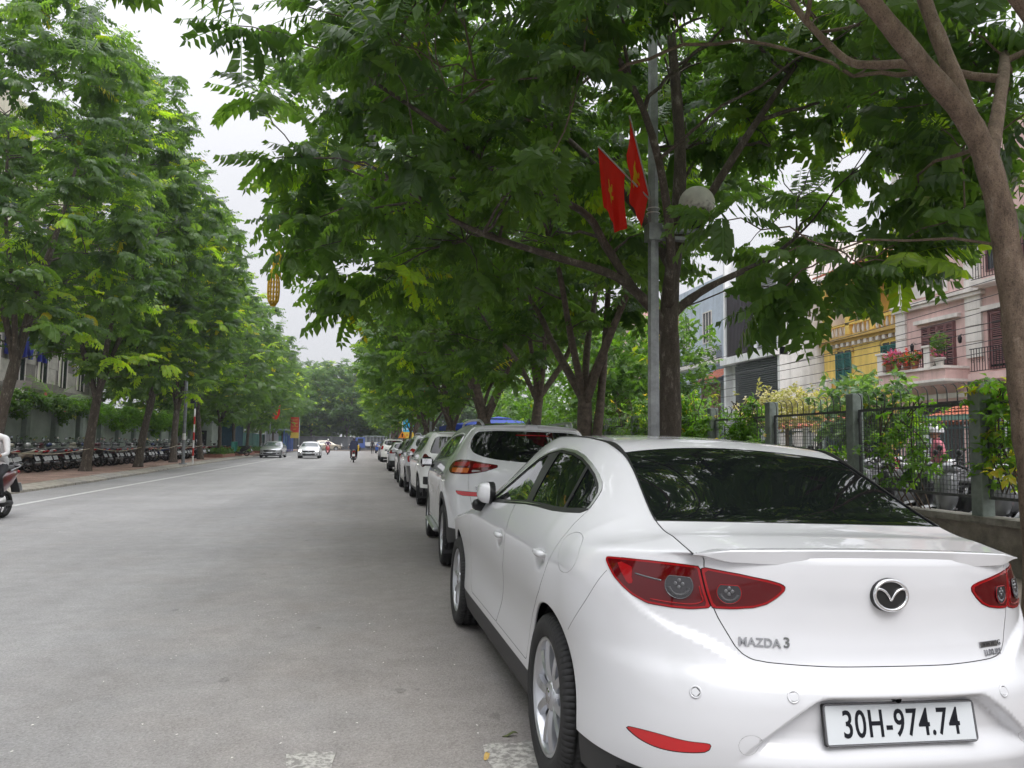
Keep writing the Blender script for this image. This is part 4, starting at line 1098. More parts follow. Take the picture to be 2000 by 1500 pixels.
    for t_, q, z, sz in c.get('text', []):
        p, n = cb.surf(q, zf(z)); text_obj('badge', t_, sz, DCHROME, root, frame_mat(p, n, off=.001), .002, 1.0, .0006)
    mb = MB(); mb.box(-.80, .80, .25, m(4.2), .22, .40); mb.build('underbody', DARKW, root)
    for sd in (-1, 1): mb = MB(); mb.cbox((sd*.80, .60, .30), (.22, .02, .28), 0, .008); mb.build('mud_flap', PLAST, root)
    if c.get('step'):
        for sd in (-1, 1):
            mb = MB(); mb.bbox(np.array((sd*.90, m(2.2), .33)), np.array((.07, .78, .025)), .02); mb.build('side_step', ALLOY, root)
    add_wheels(root, (.90, m(3.57)), R, .80*(c.get('W') or 1), c.get('wkey', 'suv'), **c.get('wheel', dict(R=R, rimR=.235, w=.22, style='five')))
    return root
build_suv(dict(name='family_car', label='white tall car with wedge tail lamps and roof rails, second from the front', paint=WHITE, x=1.74, y=7.80, hd=.02, top=.93, lod=.9,
    lamps=[([(.955, 1.093), (.92, 1.13), (.86, 1.162), (.72, 1.186), (.587, 1.188), (.40, 1.166), (.235, 1.142), (.222, 1.128), (.228, 1.115), (.328, 1.07), (.42, 1.050), (.517, 1.035), (.70, 1.028), (.84, 1.035), (.92, 1.06)], REDL, 'tail_lamp')],
    inner={'tail_lamp': [([(.52, 1.045), (.80, 1.045), (.86, 1.09), (.52, 1.095)], AMBER, 'indicator'), ([(.53, 1.115), (.86, 1.115), (.82, 1.155), (.53, 1.165)], REDB, 'brake_strip'), ([(.24, 1.118), (.48, 1.10), (.48, 1.15), (.30, 1.140)], REDB, 'brake_strip'), ([(.34, 1.073), (.48, 1.052), (.48, 1.075), (.40, 1.083)], LCLEAR, 'reverse_light')]},
    marks=[([(.655, .855), (.37, .851), (.364, .81), (.54, .809), (.62, .822)], REDR, 'reflector')],
    text=[('Tucson', .335, .888, .052)], blackroof=1, step=1, mirror=TRIMB, handle=CHROME, chrome=lambda V: V[:, 2]*0+1))
build_suv(dict(name='people_carrier', label='white people carrier with tall red and clear lamps, third from the front', paint=WHITE2, x=2.02, y=16.35, hd=-.006, L=4.45, W=.97, top=1.02, lod=.45, R=.325, wkey='mpv', wheel=dict(R=.325, rimR=.21, w=.2, style='six', nb=40),
    lamps=[([(.80, 1.11), (.74, 1.13), (.66, 1.12), (.50, 1.04), (.40, .995), (.44, .96), (.52, .93), (.60, .88), (.68, .845), (.76, .86), (.80, .95)], REDL, 'tail_lamp')],
    inner={'tail_lamp': [([(.55, .925), (.62, .875), (.74, .868), (.78, .925)], LCLEAR, 'reverse_light'), ([(.66, .95), (.76, .95), (.77, 1.05), (.68, 1.08)], REDB, 'brake_strip')]},
    marks=[([(.68, .64), (.52, .64), (.50, .62), (.50, .50), (.52, .48), (.68, .48)], TRIMB, 'reflector_bezel'), ([(.655, .60), (.54, .60), (.54, .575), (.62, .575), (.62, .545), (.54, .545), (.54, .52), (.655, .52)], REDR, 'reflector')],
    clad=(.40, .34, .03), rails=0, rwin=[(-.2, 1.14), (.3, 1.14), (.52, 1.15), (.57, 1.17), (.60, 1.3), (.58, 1.46), (.52, 1.5), (-.2, 1.51)]))
build_suv(dict(name='crossover_car', label='white crossover with grey lower bumper and upright red lamps, fourth from the front', paint=WHITE, x=1.98, y=20.85, hd=-.012, L=4.3, W=.98, top=.96, lod=.4, wkey='cuv', wheel=dict(R=.34, rimR=.225, w=.21, style='five', nb=40),
    lamps=[([(.84, 1.20), (.72, 1.22), (.55, 1.19), (.50, 1.16), (.62, 1.05), (.52, .98), (.40, .955), (.42, .92), (.60, .86), (.74, .84), (.82, .95)], REDB, 'tail_lamp')],
    inner={'tail_lamp': [([(.44, .95), (.45, .925), (.60, .875), (.68, .87), (.70, .98), (.64, 1.02), (.55, .965)], LCLEAR, 'reverse_light')]},
    marks=[([(.60, .63), (.56, .62), (.45, .50), (.45, .44), (.48, .44), (.53, .53), (.62, .60)], REDR, 'reflector')],
    clad=(.74, .36, .08), cladm=GREYP))
build_suv(dict(name='hatchback_car', label='dark grey hatchback in the middle of the parked row, fifth car from the front', paint=GREYP, x=1.95, y=26.0, hd=0, L=4.2, W=.96, H=.96, top=.95, lod=.4, wkey='hat', wheel=dict(R=.32, rimR=.21, w=.2, style='ten', nb=36), R=.32,
    lamps=[([(.92, 1.08), (.70, 1.12), (.40, 1.07), (.38, 1.03), (.60, .96), (.85, .96)], REDB, 'tail_lamp')], marks=[([(.60, .60), (.42, .56), (.42, .50), (.60, .50)], REDR, 'reflector')], clad=(.38, .32, .02), rails=0))
build_suv(dict(name='hatchback_car', label='white hatchback with rounded red tail lamps and dark lower bumper, sixth car from the front', paint=WHITE, x=1.98, y=37.2, hd=0, L=4.45, W=.98, H=.90, top=.90, lod=.35, wkey='hat', R=.32,
    lamps=[([(.92, 1.10), (.78, 1.15), (.5, 1.10), (.33, 1.06), (.34, 1.02), (.5, .96), (.80, .96), (.9, 1.02)], REDB, 'tail_lamp')], clad=(.52, .34, .04), rails=0))
build_suv(dict(name='estate_car', label='white tall car near the far end of the parked row with a red lamp', paint=WHITE2, x=1.95, y=55.9, hd=0, L=4.6, top=1.05, lod=.3, wkey='cuv',
    lamps=[([(.92, 1.15), (.70, 1.18), (.55, 1.1), (.55, .9), (.9, .9)], REDB, 'tail_lamp')], clad=(.36, .30, .02)))
build_suv(dict(name='estate_car', label='dark blue car last in the kerbside row of parked cars', paint=NAVYP, x=1.9, y=60.6, hd=0, L=4.5, top=.98, lod=.3, wkey='cuv',
    lamps=[([(.92, 1.15), (.70, 1.18), (.55, 1.1), (.55, .95), (.9, .95)], REDB, 'tail_lamp')], clad=(.40, .34, .04)))
# ------------------------------------------------------------------ trees with compound leaves
def leaf_material(name, dark, mid, young, trans=.32, rough=.42):
    m = bpy.data.materials.new(name); m.use_nodes = True; MATS[name] = m
    n = m.node_tree.nodes; l = m.node_tree.links; b = n['Principled BSDF']; out = n['Material Output']
    at = n.new('ShaderNodeAttribute'); at.attribute_name = 'tint'
    cr = n.new('ShaderNodeValToRGB'); l.new(at.outputs['Fac'], cr.inputs[0]); e = cr.color_ramp.elements
    e[0].position = 0; e[0].color = (*dark, 1); e[1].position = .62; e[1].color = (*mid, 1)
    x = e.new(.84); x.color = (mid[0]*1.5, mid[1]*1.35, mid[2], 1); x = e.new(.93); x.color = (*young, 1); x = e.new(1.0); x.color = (.34, .27, .03, 1)
    l.new(cr.outputs[0], b.inputs['Base Color']); b.inputs['Roughness'].default_value = rough; b.inputs['Specular IOR Level'].default_value = .45
    t = n.new('ShaderNodeBsdfTranslucent'); sc = n.new('ShaderNodeMix'); sc.data_type = 'RGBA'; sc.blend_type = 'MULTIPLY'; sc.inputs[0].default_value = 1
    l.new(cr.outputs[0], sc.inputs[6]); sc.inputs[7].default_value = (3.3, 3.8, .8, 1); l.new(sc.outputs[2], t.inputs[0])
    mx_ = n.new('ShaderNodeMixShader'); mx_.inputs[0].default_value = trans
    l.new(b.outputs[0], mx_.inputs[1]); l.new(t.outputs[0], mx_.inputs[2]); l.new(mx_.outputs[0], out.inputs['Surface'])
    return m
LEAF = leaf_material('street_tree_leaves', (.044, .078, .042), (.092, .146, .060), (.25, .33, .05), .50, .26)
LEAFB = leaf_material('shrub_leaves', (.035, .075, .022), (.085, .155, .03), (.25, .30, .04), .34)
BARK = mat('bark', (.115, .090, .072), .85, noise=(14, .55, 8), bump=(40, .5))
def bark_mat(name, col, spots):
    m = mat(name, col, .9, bump=(26, .55)); n, l, b = nodes_of(m)
    t = n.new('ShaderNodeTexCoord'); mp = n.new('ShaderNodeMapping'); mp.inputs['Scale'].default_value = (1, 1, .35); l.new(t.outputs['Object'], mp.inputs[0])
    z = n.new('ShaderNodeTexNoise'); z.inputs['Scale'].default_value = 16; z.inputs['Detail'].default_value = 8; z.inputs['Roughness'].default_value = .7; l.new(mp.outputs[0], z.inputs[0])
    r = n.new('ShaderNodeValToRGB'); l.new(z.outputs[0], r.inputs[0]); e = r.color_ramp.elements
    e[0].position = .3; e[0].color = (col[0]*.5, col[1]*.5, col[2]*.5, 1); e[1].position = .55; e[1].color = (*col, 1)
    x = e.new(.68); x.color = (*spots, 1)
    v = n.new('ShaderNodeTexVoronoi'); v.inputs['Scale'].default_value = 75; l.new(mp.outputs[0], v.inputs['Vector']); z3 = n.new('ShaderNodeTexNoise'); z3.inputs['Scale'].default_value = 150; z3.inputs['Detail'].default_value = 4; l.new(t.outputs['Object'], z3.inputs['Vector'])
    k = n.new('ShaderNodeMath'); k.operation = 'MULTIPLY_ADD'; l.new(z3.outputs[0], k.inputs[0]); k.inputs[1].default_value = 1.1; k.inputs[2].default_value = .25
    k2 = n.new('ShaderNodeMapRange'); l.new(v.outputs['Distance'], k2.inputs[0]); k2.inputs[1].default_value = .05; k2.inputs[2].default_value = .35; k2.inputs[3].default_value = .55; k2.inputs[4].default_value = 1.05
    k3 = n.new('ShaderNodeMath'); k3.operation = 'MULTIPLY'; l.new(k.outputs[0], k3.inputs[0]); l.new(k2.outputs[0], k3.inputs[1])
    sc = n.new('ShaderNodeVectorMath'); sc.operation = 'SCALE'; l.new(r.outputs[0], sc.inputs[0]); l.new(k3.outputs[0], sc.inputs['Scale']); l.new(sc.outputs[0], b.inputs['Base Color'])
    b2 = n.new('ShaderNodeBump'); b2.inputs['Strength'].default_value = .5; b2.inputs['Distance'].default_value = .006; l.new(k3.outputs[0], b2.inputs['Height']); ob = b.inputs['Normal'].links[0].from_socket; l.new(ob, b2.inputs['Normal']); l.new(b2.outputs[0], b.inputs['Normal']); return m
BARKS = bark_mat('spotted_bark', (.125, .102, .082), (.30, .27, .23))
BARKN = bark_mat('smooth_brown_bark', (.25, .18, .135), (.30, .235, .185))

def leaf_template(npair, L, ll, lw, droop, hang, lod, seed):
    """one pinnate leaf along +x, up +z"""
    r = np.random.default_rng(seed); V = []; F = []
    s = np.linspace(.12, 1, npair); th = droop*s*1.2
    px = np.concatenate([[0], np.cumsum(np.diff(np.r_[0, s])*np.cos(th))])[1:]*L; pz = -np.concatenate([[0], np.cumsum(np.diff(np.r_[0, s])*np.sin(th))])[1:]*L
    for i in range(npair):
        for sd in ((-1, 1) if i < npair-1 else (-1, 1, 0)):
            size = (1-.45*abs(2*s[i]-1.05)**2)*r.uniform(.85, 1.12); l_, w_ = ll*size, lw*size
            a = r.normal(0, .12); hg = hang+r.normal(0, .15)
            d = np.array([.32+a, sd*cos(hg), -sin(hg)]) if sd else np.array([cos(th[i]), 0, -sin(th[i])-.25]); d /= np.linalg.norm(d)
            u = np.cross(d, [1., 0, .2] if sd else [0, 1., 0]); u /= np.linalg.norm(u); nrm = np.cross(u, d)
            if nrm[2] < 0: nrm = -nrm
            b = np.array([px[i], 0, pz[i]])+d*.006
            m_ = b+d*l_*.5-nrm*l_*.05; t = b+d*l_-nrm*l_*.16-np.array([0, 0, .05])*l_
            p, q = b+d*l_*.40+u*w_*.5-nrm*w_*.16, b+d*l_*.40-u*w_*.5-nrm*w_*.16
            k = len(V)
            if lod < 2: V += [b, p, t, q, m_]; F += [(k, k+1, k+2, k+4), (k, k+4, k+2, k+3)]
            else: V += [b, p, t, q]; F += [(k, k+1, k+2, k+3)]
    k = len(V); w = .004 if lod == 0 else .006   # midrib as a thin strip
    for i in range(0, npair-1, 3 if lod else 2):
        j = min(i+(3 if lod else 2), npair-1); k = len(V)
        V += [(px[i], -w, pz[i]-w), (px[i], w, pz[i]), (px[j], w, pz[j]), (px[j], -w, pz[j]-w)]; F.append((k, k+1, k+2, k+3))
    return np.array(V), np.array(F)
TEMPL = {0: [leaf_template(8, .50, .155, .092, d, h, 0, i) for i, (d, h) in enumerate([(.35, .45), (.65, .75), (.9, 1.0), (.5, .9), (.15, .35)])],
         1: [leaf_template(7, .54, .185, .112, d, h, 1, 20+i) for i, (d, h) in enumerate([(.35, .45), (.7, .75), (.95, 1.0), (.2, .4)])],
         2: [leaf_template(5, .52, .17, .11, d, h, 2, 40+i) for i, (d, h) in enumerate([(.3, .5), (.7, .8), (.9, .9)])]}
def place_leaves(P, D, lod, scale=1.0, tint=None, r=None):
    """P (N,3) origins, D (N,3) directions -> V, F, tint"""
    N = len(P); D = D/np.linalg.norm(D, axis=1)[:, None]
    up = np.tile([0, 0, 1.], (N, 1))+r.normal(0, .22, (N, 3)); Y = np.cross(up, D); Y /= np.linalg.norm(Y, axis=1)[:, None]+1e-9; Z = np.cross(D, Y)
    R = np.stack([D, Y, Z], 2)*(scale*r.uniform(.75, 1.2, N))[:, None, None]
    ti = r.integers(0, len(TEMPL[lod]), N); Vs, Fs, Ts = [], [], []; n0 = 0
    if tint is None:
        tint = np.clip(r.normal(.38, .20, N), 0, .86)
    for k, (tv, tf) in enumerate(TEMPL[lod]):
        sel = np.where(ti == k)[0]
        if not len(sel): continue
        V = np.einsum('nij,vj->nvi', R[sel], tv)+P[sel][:, None]
        F = tf[None]+(n0+np.arange(len(sel))*len(tv))[:, None, None]
        tt = np.repeat(tint[sel], len(tv))+r.normal(0, .03, len(sel)*len(tv)).repeat(1)
        Vs.append(V.reshape(-1, 3)); Fs.append(F.reshape(-1, 4)); Ts.append(tt); n0 += len(sel)*len(tv)
    return np.concatenate(Vs), np.concatenate(Fs), np.clip(np.concatenate(Ts), 0, 1)
def bez(p0, p1, p2, n):
    t = np.linspace(0, 1, n)[:, None]; return p0*(1-t)**2+2*p1*t*(1-t)+p2*t*t
A = np.array
def grow(seed, trunk, limbs, centre, radii, nclump, per, lod, zmin=None, guides=None, scale=1.0, young=.05, thick=1.0, shell=.45, keep=None, org=(0, 0, 0)):
    """trunk / limbs: lists of (points, r0, r1); returns (wood MB, leaf arrays)"""
    r = np.random.default_rng(seed); wood = MB(); nodes = []; nr = []
    for pts, a, b in [trunk]+limbs:
        p = smooth_line(pts, 5); rad_ = np.linspace(a, b, len(p))*thick
        if pts is trunk[0]: rad_ = rad_+a*.45*np.exp(-np.linspace(0, 9, len(p))*1.2)
        rad_ = rad_*(1+.05*np.sin(np.arange(len(p))*1.7+seed))
        wood.tube(p, rad_, 10 if lod == 0 else 7)
        sk = len(p)//2 if pts is trunk[0] else 2
        nodes += list(p[sk:]); nr += list(rad_[sk:])
    c, R = np.array(centre, float), np.array(radii, float)
    # secondary limbs out into the crown
    K = []
    while len(K) < max(10, nclump//9):
        d = r.normal(0, 1, 3); d /= np.linalg.norm(d); p = c+d*R*r.uniform(.35, .68)
        if zmin is None or p[2] > zmin(p)+.4: K.append(p)
    def attach(p, a0, a1, ns, maxr):
        nd_ = np.array(nodes); dd = np.linalg.norm(nd_-p, axis=1)+np.clip(nd_[:, 2]-p[2]+.3, 0, 9)*1.2
        i = int(np.argmin(dd)); q = nd_[i]; mid = (q+p)/2+np.array([r.normal(0, .10), r.normal(0, .10), .12*np.linalg.norm(p-q)])*1.0
        rr_ = min(nr[i]*.75, a0); b = bez(q, mid, p, 7); wob = r.normal(0, .018, b.shape)*np.linalg.norm(p-q); wob[[0, -1]] = 0; b = b+wob
        rs = np.linspace(max(rr_, a1), a1, 7); wood.tube(b, rs, ns, cap=False); return b, rs
    for p in K:
        b, rs = attach(p, .05*thick, .014, 6 if lod == 0 else 4, 1); nodes += list(b[2:]); nr += list(rs[2:])
    P = []
    while len(P) < nclump:
        d = r.normal(0, 1, 3); d /= np.linalg.norm(d); u = (shell+(1-shell)*r.random()**.6); p = c+d*R*u*(1+.10*sin(d[0]*5+seed)+.08*sin(d[2]*7+seed*2))
        if zmin is not None and p[2] < zmin(p): continue
        if keep is not None and not keep(p): continue
        P.append(p)
    P = [p for p in P if not in_gap(p+A(org))]
    if guides is not None: P += [np.array(g, float) for g in guides]
    LP, LD, LT = [], [], []; gi = (len(P)-len(guides or []))*(per+2)*.97
    for p in P:
        b, rs = attach(p, .020 if len(LP) < gi else .010, .005, 5 if lod == 0 else 3, 1)
        if lod < 2 and r.random() < .5: nodes += [b[3], b[4]]; nr += [.012, .010]
        out = b[-1]-b[-3]; out /= np.linalg.norm(out)+1e-9; yg = r.random() < young; base_t = np.clip(r.normal(.40, .16), .02, .84)
        m_ = max(3, int(r.normal(per, 1.5))); az0 = r.random()*6.28
        for i in range(m_):
            az = az0+i*2.4; el = r.normal(.10, .32)
            d = np.array([cos(az)*cos(el), sin(az)*cos(el), sin(el)])*.85+out*.45
            LP.append(b[-1]-out*.05*i*.6+r.normal(0, .03, 3)); LD.append(d)
            LT.append(r.uniform(.88, .955) if yg and r.random() < .7 else (1.0 if r.random() < .006 else np.clip(base_t+r.normal(0, .10), 0, .86)))
        for i in range(2):
            q = b[4+i % 2]; az = r.random()*6.28; LP.append(q); LD.append(np.array([cos(az), sin(az), r.normal(0, .3)])); LT.append(np.clip(base_t-.1, 0, .8))
    if any(org):
        ok = np.array([not (in_gap(p+A(org)+.2*d_/np.linalg.norm(d_)-[0, 0, .10]) or in_gap(p+A(org)+.45*d_/np.linalg.norm(d_)-[0, 0, .22])) or any(np.linalg.norm(p-g) < .5 for g in (guides or [])) for p, d_ in zip(LP, LD)])
        LP, LD, LT = np.array(LP)[ok], np.array(LD)[ok], np.array(LT)[ok]
    V, F, T = place_leaves(np.array(LP), np.array(LD), lod, scale, np.array(LT), r)
    return wood, V, F, T
def make_tree(name, label, cat, loc, parts, bark, leaf=LEAF, group=None, rz=0):
    wood, V, F, T = parts; o = thing(name, label, cat, loc, rz, group)
    me = wood.mesh('trunk'); me.polygons.foreach_set('use_smooth', np.ones(len(me.polygons), bool)); link('trunk', me, bark, o)
    me = mesh_np('crown', V, F, False, attr={'tint': T}); c = link('crown', me, leaf, o); c['kind'] = 'stuff'
    return o
def in_gap(p):
    """space the crowns leave open: round the lamp head and its flags out towards the kerb side, and low over the pavement"""
    a, b = A([3.25, 7.5, 4.15]), A([1.25, 2.9, 2.6]); p = A(p); e = b-a; t = float(np.clip((p-a)@e/(e@e), 0, 1))
    if np.linalg.norm(p-a-e*t) < 1.25-.65*t and p[1] < 7.95: return True
    if np.linalg.norm(p-A([3.45, 7.0, 3.85])) < 1.3 and p[1] < 8.0: return True
    a, b = A([3.5, 7.35, 3.97]), A([1.62, 3.5, 2.6]); e = b-a; t = float(np.clip((p-a)@e/(e@e), 0, 1))
    if np.linalg.norm(p-a-e*t) < .62-.2*t: return True
    return p[0] > 2.3 and p[1] > 4 and p[2] < 3.15
RT = 'street trees along the right pavement'; LT_ = 'street trees along the left pavement'
def local(pts, o, sh=(0, 0, 0)): return [tuple(A(p)+A(sh)-A(o)) for p in pts]
# right 1: leaning trunk at the picture's edge; its limbs reach over the road
o0 = (3.69, 3.83, .09)
R0 = grow(11, (local([(3.80, 3.84, .05), (3.77, 3.81, .97), (3.71, 3.80, 1.5), (3.68, 3.8, 1.85), (3.66, 3.81, 2.10)], o0, (.05, .0, 0)), .105, .085),
    [(local([(3.705, 3.80, 1.55), (3.665, 3.8, 2.03), (3.63, 3.82, 2.46), (3.54, 3.80, 2.87), (3.40, 3.8, 3.23), (3.11, 3.78, 3.52), (2.77, 3.77, 3.86), (2.3, 3.71, 4.3), (1.6, 3.6, 5.0), (.6, 3.6, 5.7)], o0, (.05, .0, 0)), .090, .032),
     (local([(3.63, 3.82, 2.48), (3.61, 3.89, 2.93), (3.57, 4.01, 3.39), (3.51, 4.13, 3.88), (3.46, 4.22, 4.26), (3.33, 4.4, 5.2), (3.1, 4.8, 6.4)], o0, (.05, .0, 0)), .066, .030),
     (local([(3.67, 3.8, 2.1), (3.80, 3.72, 2.7), (3.82, 3.62, 3.19), (3.62, 3.50, 3.62), (3.25, 3.39, 3.9), (2.6, 3.1, 4.6), (1.6, 2.6, 5.6)], o0, (.05, .0, 0)), .062, .025),
     (local([(3.44, 3.82, 3.20), (3.21, 3.99, 3.66), (3.03, 4.13, 3.74), (2.9, 4.25, 3.82), (2.7, 4.37, 4.12), (2.5, 4.6, 4.6), (2.0, 5.2, 5.2)], o0, (.05, .0, 0)), .032, .015),
     (local([(3.60, 3.92, 3.0), (4.2, 4.4, 3.9), (5.0, 5.2, 4.6), (5.8, 6.0, 5.0)], o0, (.05, .0, 0)), .05, .02)],
    (-.6, .9, 5.3), (4.6, 3.9, 3.1), 215, 10, 0, org=o0, zmin=lambda p: 3.2 if p[1] > .2 else 4.2, shell=.35,
    keep=lambda p: p[0]+3.69 > .45-.17*(p[1]+3.83) and p[1] > -3.0 and not (p[1] < 1.5 and p[2] < 4.1) and (p[0]+3.69 > .2 or p[1] > 2.0 or p[2] > 5.5),
    guides=[A(g)-A(o0) for g in [(3.15, 5.6, 2.85), (3.3, 5.8, 2.55), (4.0, 5.5, 2.75), (4.35, 5.5, 2.85), (4.6, 5.7, 3.05), (2.6, 5.7, 3.2), (4.7, 5.0, 3.2), (4.6, 5.4, 4.0), (5.2, 5.8, 4.3), (5.6, 6.2, 3.9), (5.0, 4.8, 4.5), (5.8, 6.8, 4.4), (4.3, 5.0, 4.7), (5.3, 6.6, 3.8), (6.2, 7.4, 4.3), (6.5, 8.0, 4.0), (5.9, 7.6, 4.9), (5.4, 5.4, 5.0), (4.9, 4.4, 3.9), (-1.55, 5.0, 4.55), (-1.35, 5.0, 4.45)]])
make_tree('street_tree', 'leaning brown tree trunk at the right edge forking into thick bare limbs', 'tree', o0, R0, BARKN, group=RT)
# right 2: behind the lamp post
o1 = (3.34, 8.16, .09)
R1 = grow(12, (local([(3.28, 7.98, .05), (3.26, 7.96, 1.0), (3.25, 7.9, 2.0), (3.22, 7.84, 2.87), (3.26, 7.78, 3.54), (3.3, 7.7, 4.6), (3.2, 7.7, 6.0)], o1, (.08, .20, 0)), .150, .05),
    [(local([(3.24, 7.88, 2.5), (3.10, 7.86, 2.78), (2.87, 7.8, 3.0), (2.5, 7.74, 3.22), (1.76, 7.67, 3.38), (.87, 7.42, 3.55), (.1, 7.2, 3.9)], o1, (.08, .20, 0)), .075, .018),
     (local([(2.80, 7.81, 3.05), (2.44, 7.73, 3.53), (2.14, 7.66, 3.88), (1.26, 7.5, 4.14), (.56, 7.0, 4.39), (-.4, 6.9, 4.9)], o1, (.08, .20, 0)), .055, .016),
     (local([(3.25, 7.84, 2.82), (3.5, 7.9, 3.02), (3.86, 8.0, 3.24), (4.57, 8.14, 3.59), (5.0, 8.2, 3.9)], o1, (.08, .20, 0)), .06, .02),
     (local([(3.26, 7.8, 3.3), (2.9, 8.2, 4.2), (2.3, 8.9, 5.2), (1.5, 9.4, 6.2)], o1, (.08, .20, 0)), .06, .02),
     (local([(3.26, 7.78, 3.5), (3.8, 7.2, 4.6), (4.4, 6.8, 5.6)], o1, (.08, .20, 0)), .06, .02),
     (local([(3.2, 7.8, 2.9), (3.0, 7.3, 3.7), (2.5, 6.7, 4.6), (1.6, 6.2, 5.6)], o1, (.08, .20, 0)), .06, .02)],
    (-.9, -.2, 6.0), (4.5, 3.7, 3.2), 225, 10, 0, org=o1, zmin=lambda p: 3.25+.25*sin(p[0]*3)+.2*sin(p[1]*4), shell=.32,
    keep=lambda p: p[0]+3.34 > .40-.165*(p[1]+8.16),
    guides=[A(g)-A(o1) for g in [(-.75, 8.6, 3.75), (-.85, 8.8, 3.45), (-1.1, 8.2, 4.3), (-1.25, 8.0, 4.9), (-1.4, 7.6, 5.4), (-.5, 9.2, 3.2), (-.35, 9.4, 2.95), (-.2, 9.2, 3.15), (5.1, 7.4, 3.1), (.4, 8.6, 3.3), (1.2, 8.6, 3.2)]+[tuple(q) for q in np.random.default_rng(88).uniform((4.4, 8.6, 5.0), (7.6, 12.4, 8.0), (26, 3))]])
make_tree('street_tree', 'spotted dark tree trunk standing right behind the lamp post', 'tree', o1, R1, BARKS, group=RT)
# right 3: double trunk
o2 = (3.5, 12.3, .09)
def fork_tree(seed, hf, n, spread, rise, r0, lean=(0, 0), double=False):
    r = np.random.default_rng(seed); f = A([lean[0], lean[1], hf]); tr = ([(0, 0, -.1), (lean[0]*.3+.03, lean[1]*.3, hf*.45), tuple(f)], r0, r0*.78); L = []
    for i in range(n):
        az = i*2*pi/n+r.uniform(-.4, .4); s = spread*r.uniform(.6, 1.1); z = rise*r.uniform(.7, 1.15)
        e = A([cos(az)*s, sin(az)*s, z]); L.append(([tuple(f-[0, 0, .12*i/n*hf]), tuple(f+e*[.28, .28, .30]+r.normal(0, .06, 3)), tuple(f+e*[.62, .62, .62]+r.normal(0, .1, 3)), tuple(f+e)], r0*r.uniform(.45, .62), r0*.14))
    if double: L.append(([(.16, -.12, -.1), (.20, -.10, hf*.5), (.32, -.05, hf*1.0), (.5, .2, hf*1.7), (.7, .5, hf*2.6)], r0*.75, r0*.2))
    return tr, L
tr, L = fork_tree(3, 2.1, 5, 2.3, 3.4, .15, (.05, 0), True)
R2 = grow(13, tr, L, (-1.2, 0, 6.2), (4.3, 3.6, 3.2), 200, 10, 1, org=o2, zmin=lambda p: 3.3+.3*sin(p[0]*2.3)+.2*sin(p[1]*3), shell=.3,
    guides=[(-4.4, .2, 4.5), (-4.7, -.3, 4.3), (-4.9, -.4, 4.7), (-4.85, -.5, 5.1), (-4.3, 1.0, 3.8), (-4.0, .8, 3.5)], keep=lambda p: p[0]+3.5 > .3-.16*(p[1]+12.3))
make_tree('street_tree', 'double dark trunk rising behind the roof of the second parked car', 'tree', o2, R2, BARK, group=RT)
# shared crowns for the rest of both rows
tr, L = fork_tree(21, 2.3, 5, 2.2, 3.2, .14, (.25, .1)); VA = grow(21, tr, L, (-.7, 0, 6.0), (4.2, 3.6, 3.2), 150, 10, 1, zmin=lambda p: 2.9+.4*sin(p[0]*2)+.3*sin(p[1]*3), shell=.3)
tr, L = fork_tree(22, 1.9, 4, 2.0, 3.6, .15, (-.3, .1)); VB = grow(22, tr, L, (-.6, 0, 6.2), (4.1, 3.5, 3.4), 150, 10, 1, zmin=lambda p: 2.7+.5*sin(p[0]*2.6)+.3*sin(p[1]*2.2), shell=.3)
mids = {}
def put(proto_key, parts, loc, rz, label, bark, group, s=(1, 1, 1), leaf=LEAF, name='street_tree'):
    if proto_key not in mids:
        mids[proto_key] = o = make_tree(name, label, 'tree', loc, parts, bark, leaf, group, rz)
    else: o = dup(mids[proto_key], loc, rz, label)
    o.scale = s; o['group'] = group; return o
rl_ = ['slim trunk leaning left above the white people carrier', 'forked trunk beside the second lamp post on the right', 'trunk just beyond the second lamp post on the right', 'trunk near the blue and yellow banner', 'dark trunk past the blue banner', 'trunk by the orange warning sign']
for i, Y in enumerate([16.8, 21.2, 25.6, 30.0, 35.0, 41.0, 47.5, 55, 64, 75, 88, 100, 112]):
    lb = (rl_[i]+', right row of trees') if i < len(rl_) else ['eighth','ninth','tenth','eleventh','twelfth','thirteenth','fourteenth'][i-6]
    if i >= len(rl_): lb = f'{ {6:"tenth",7:"eleventh",8:"twelfth",9:"thirteenth",10:"fourteenth",11:"fifteenth",12:"last"}[i] } tree from the camera in the right row, far down the street'
    put('AB'[i % 2], (VA, VB)[i % 2], (3.55+.15*sin(i*3), Y, .09), (0, .5, -.4, .25, -.6)[i % 5], lb, BARK, RT, (1, 1, 1+.05*sin(i*2)))
# left row: taller crowns
tr, L = fork_tree(31, 3.6, 5, 2.2, 7.0, .19, (.5, .1)); VL = grow(31, tr, L, (.9, 0, 9.0), (3.9, 4.0, 6.6), 330, 9, 1, zmin=lambda p: 4.5+.5*sin(p[0]*2)+.4*sin(p[1]*2.4), shell=.45, scale=1.15, young=.20)
tr, L = fork_tree(32, 2.7, 5, 2.3, 8.0, .20, (.3, -.2)); VM = grow(32, tr, L, (.8, 0, 9.2), (3.8, 4.0, 6.6), 330, 9, 1, zmin=lambda p: 3.8+.6*sin(p[0]*1.7)+.4*sin(p[1]*2), shell=.45, scale=1.15, young=.20)
tr, L = fork_tree(33, 3.0, 4, 2.6, 7.0, .17, (.1, .1)); VF = grow(33, tr, L, (0, 0, 8.6), (4.6, 4.6, 6.2), 360, 8, 2, zmin=lambda p: 2.8, shell=.5, scale=1.35, young=.08)
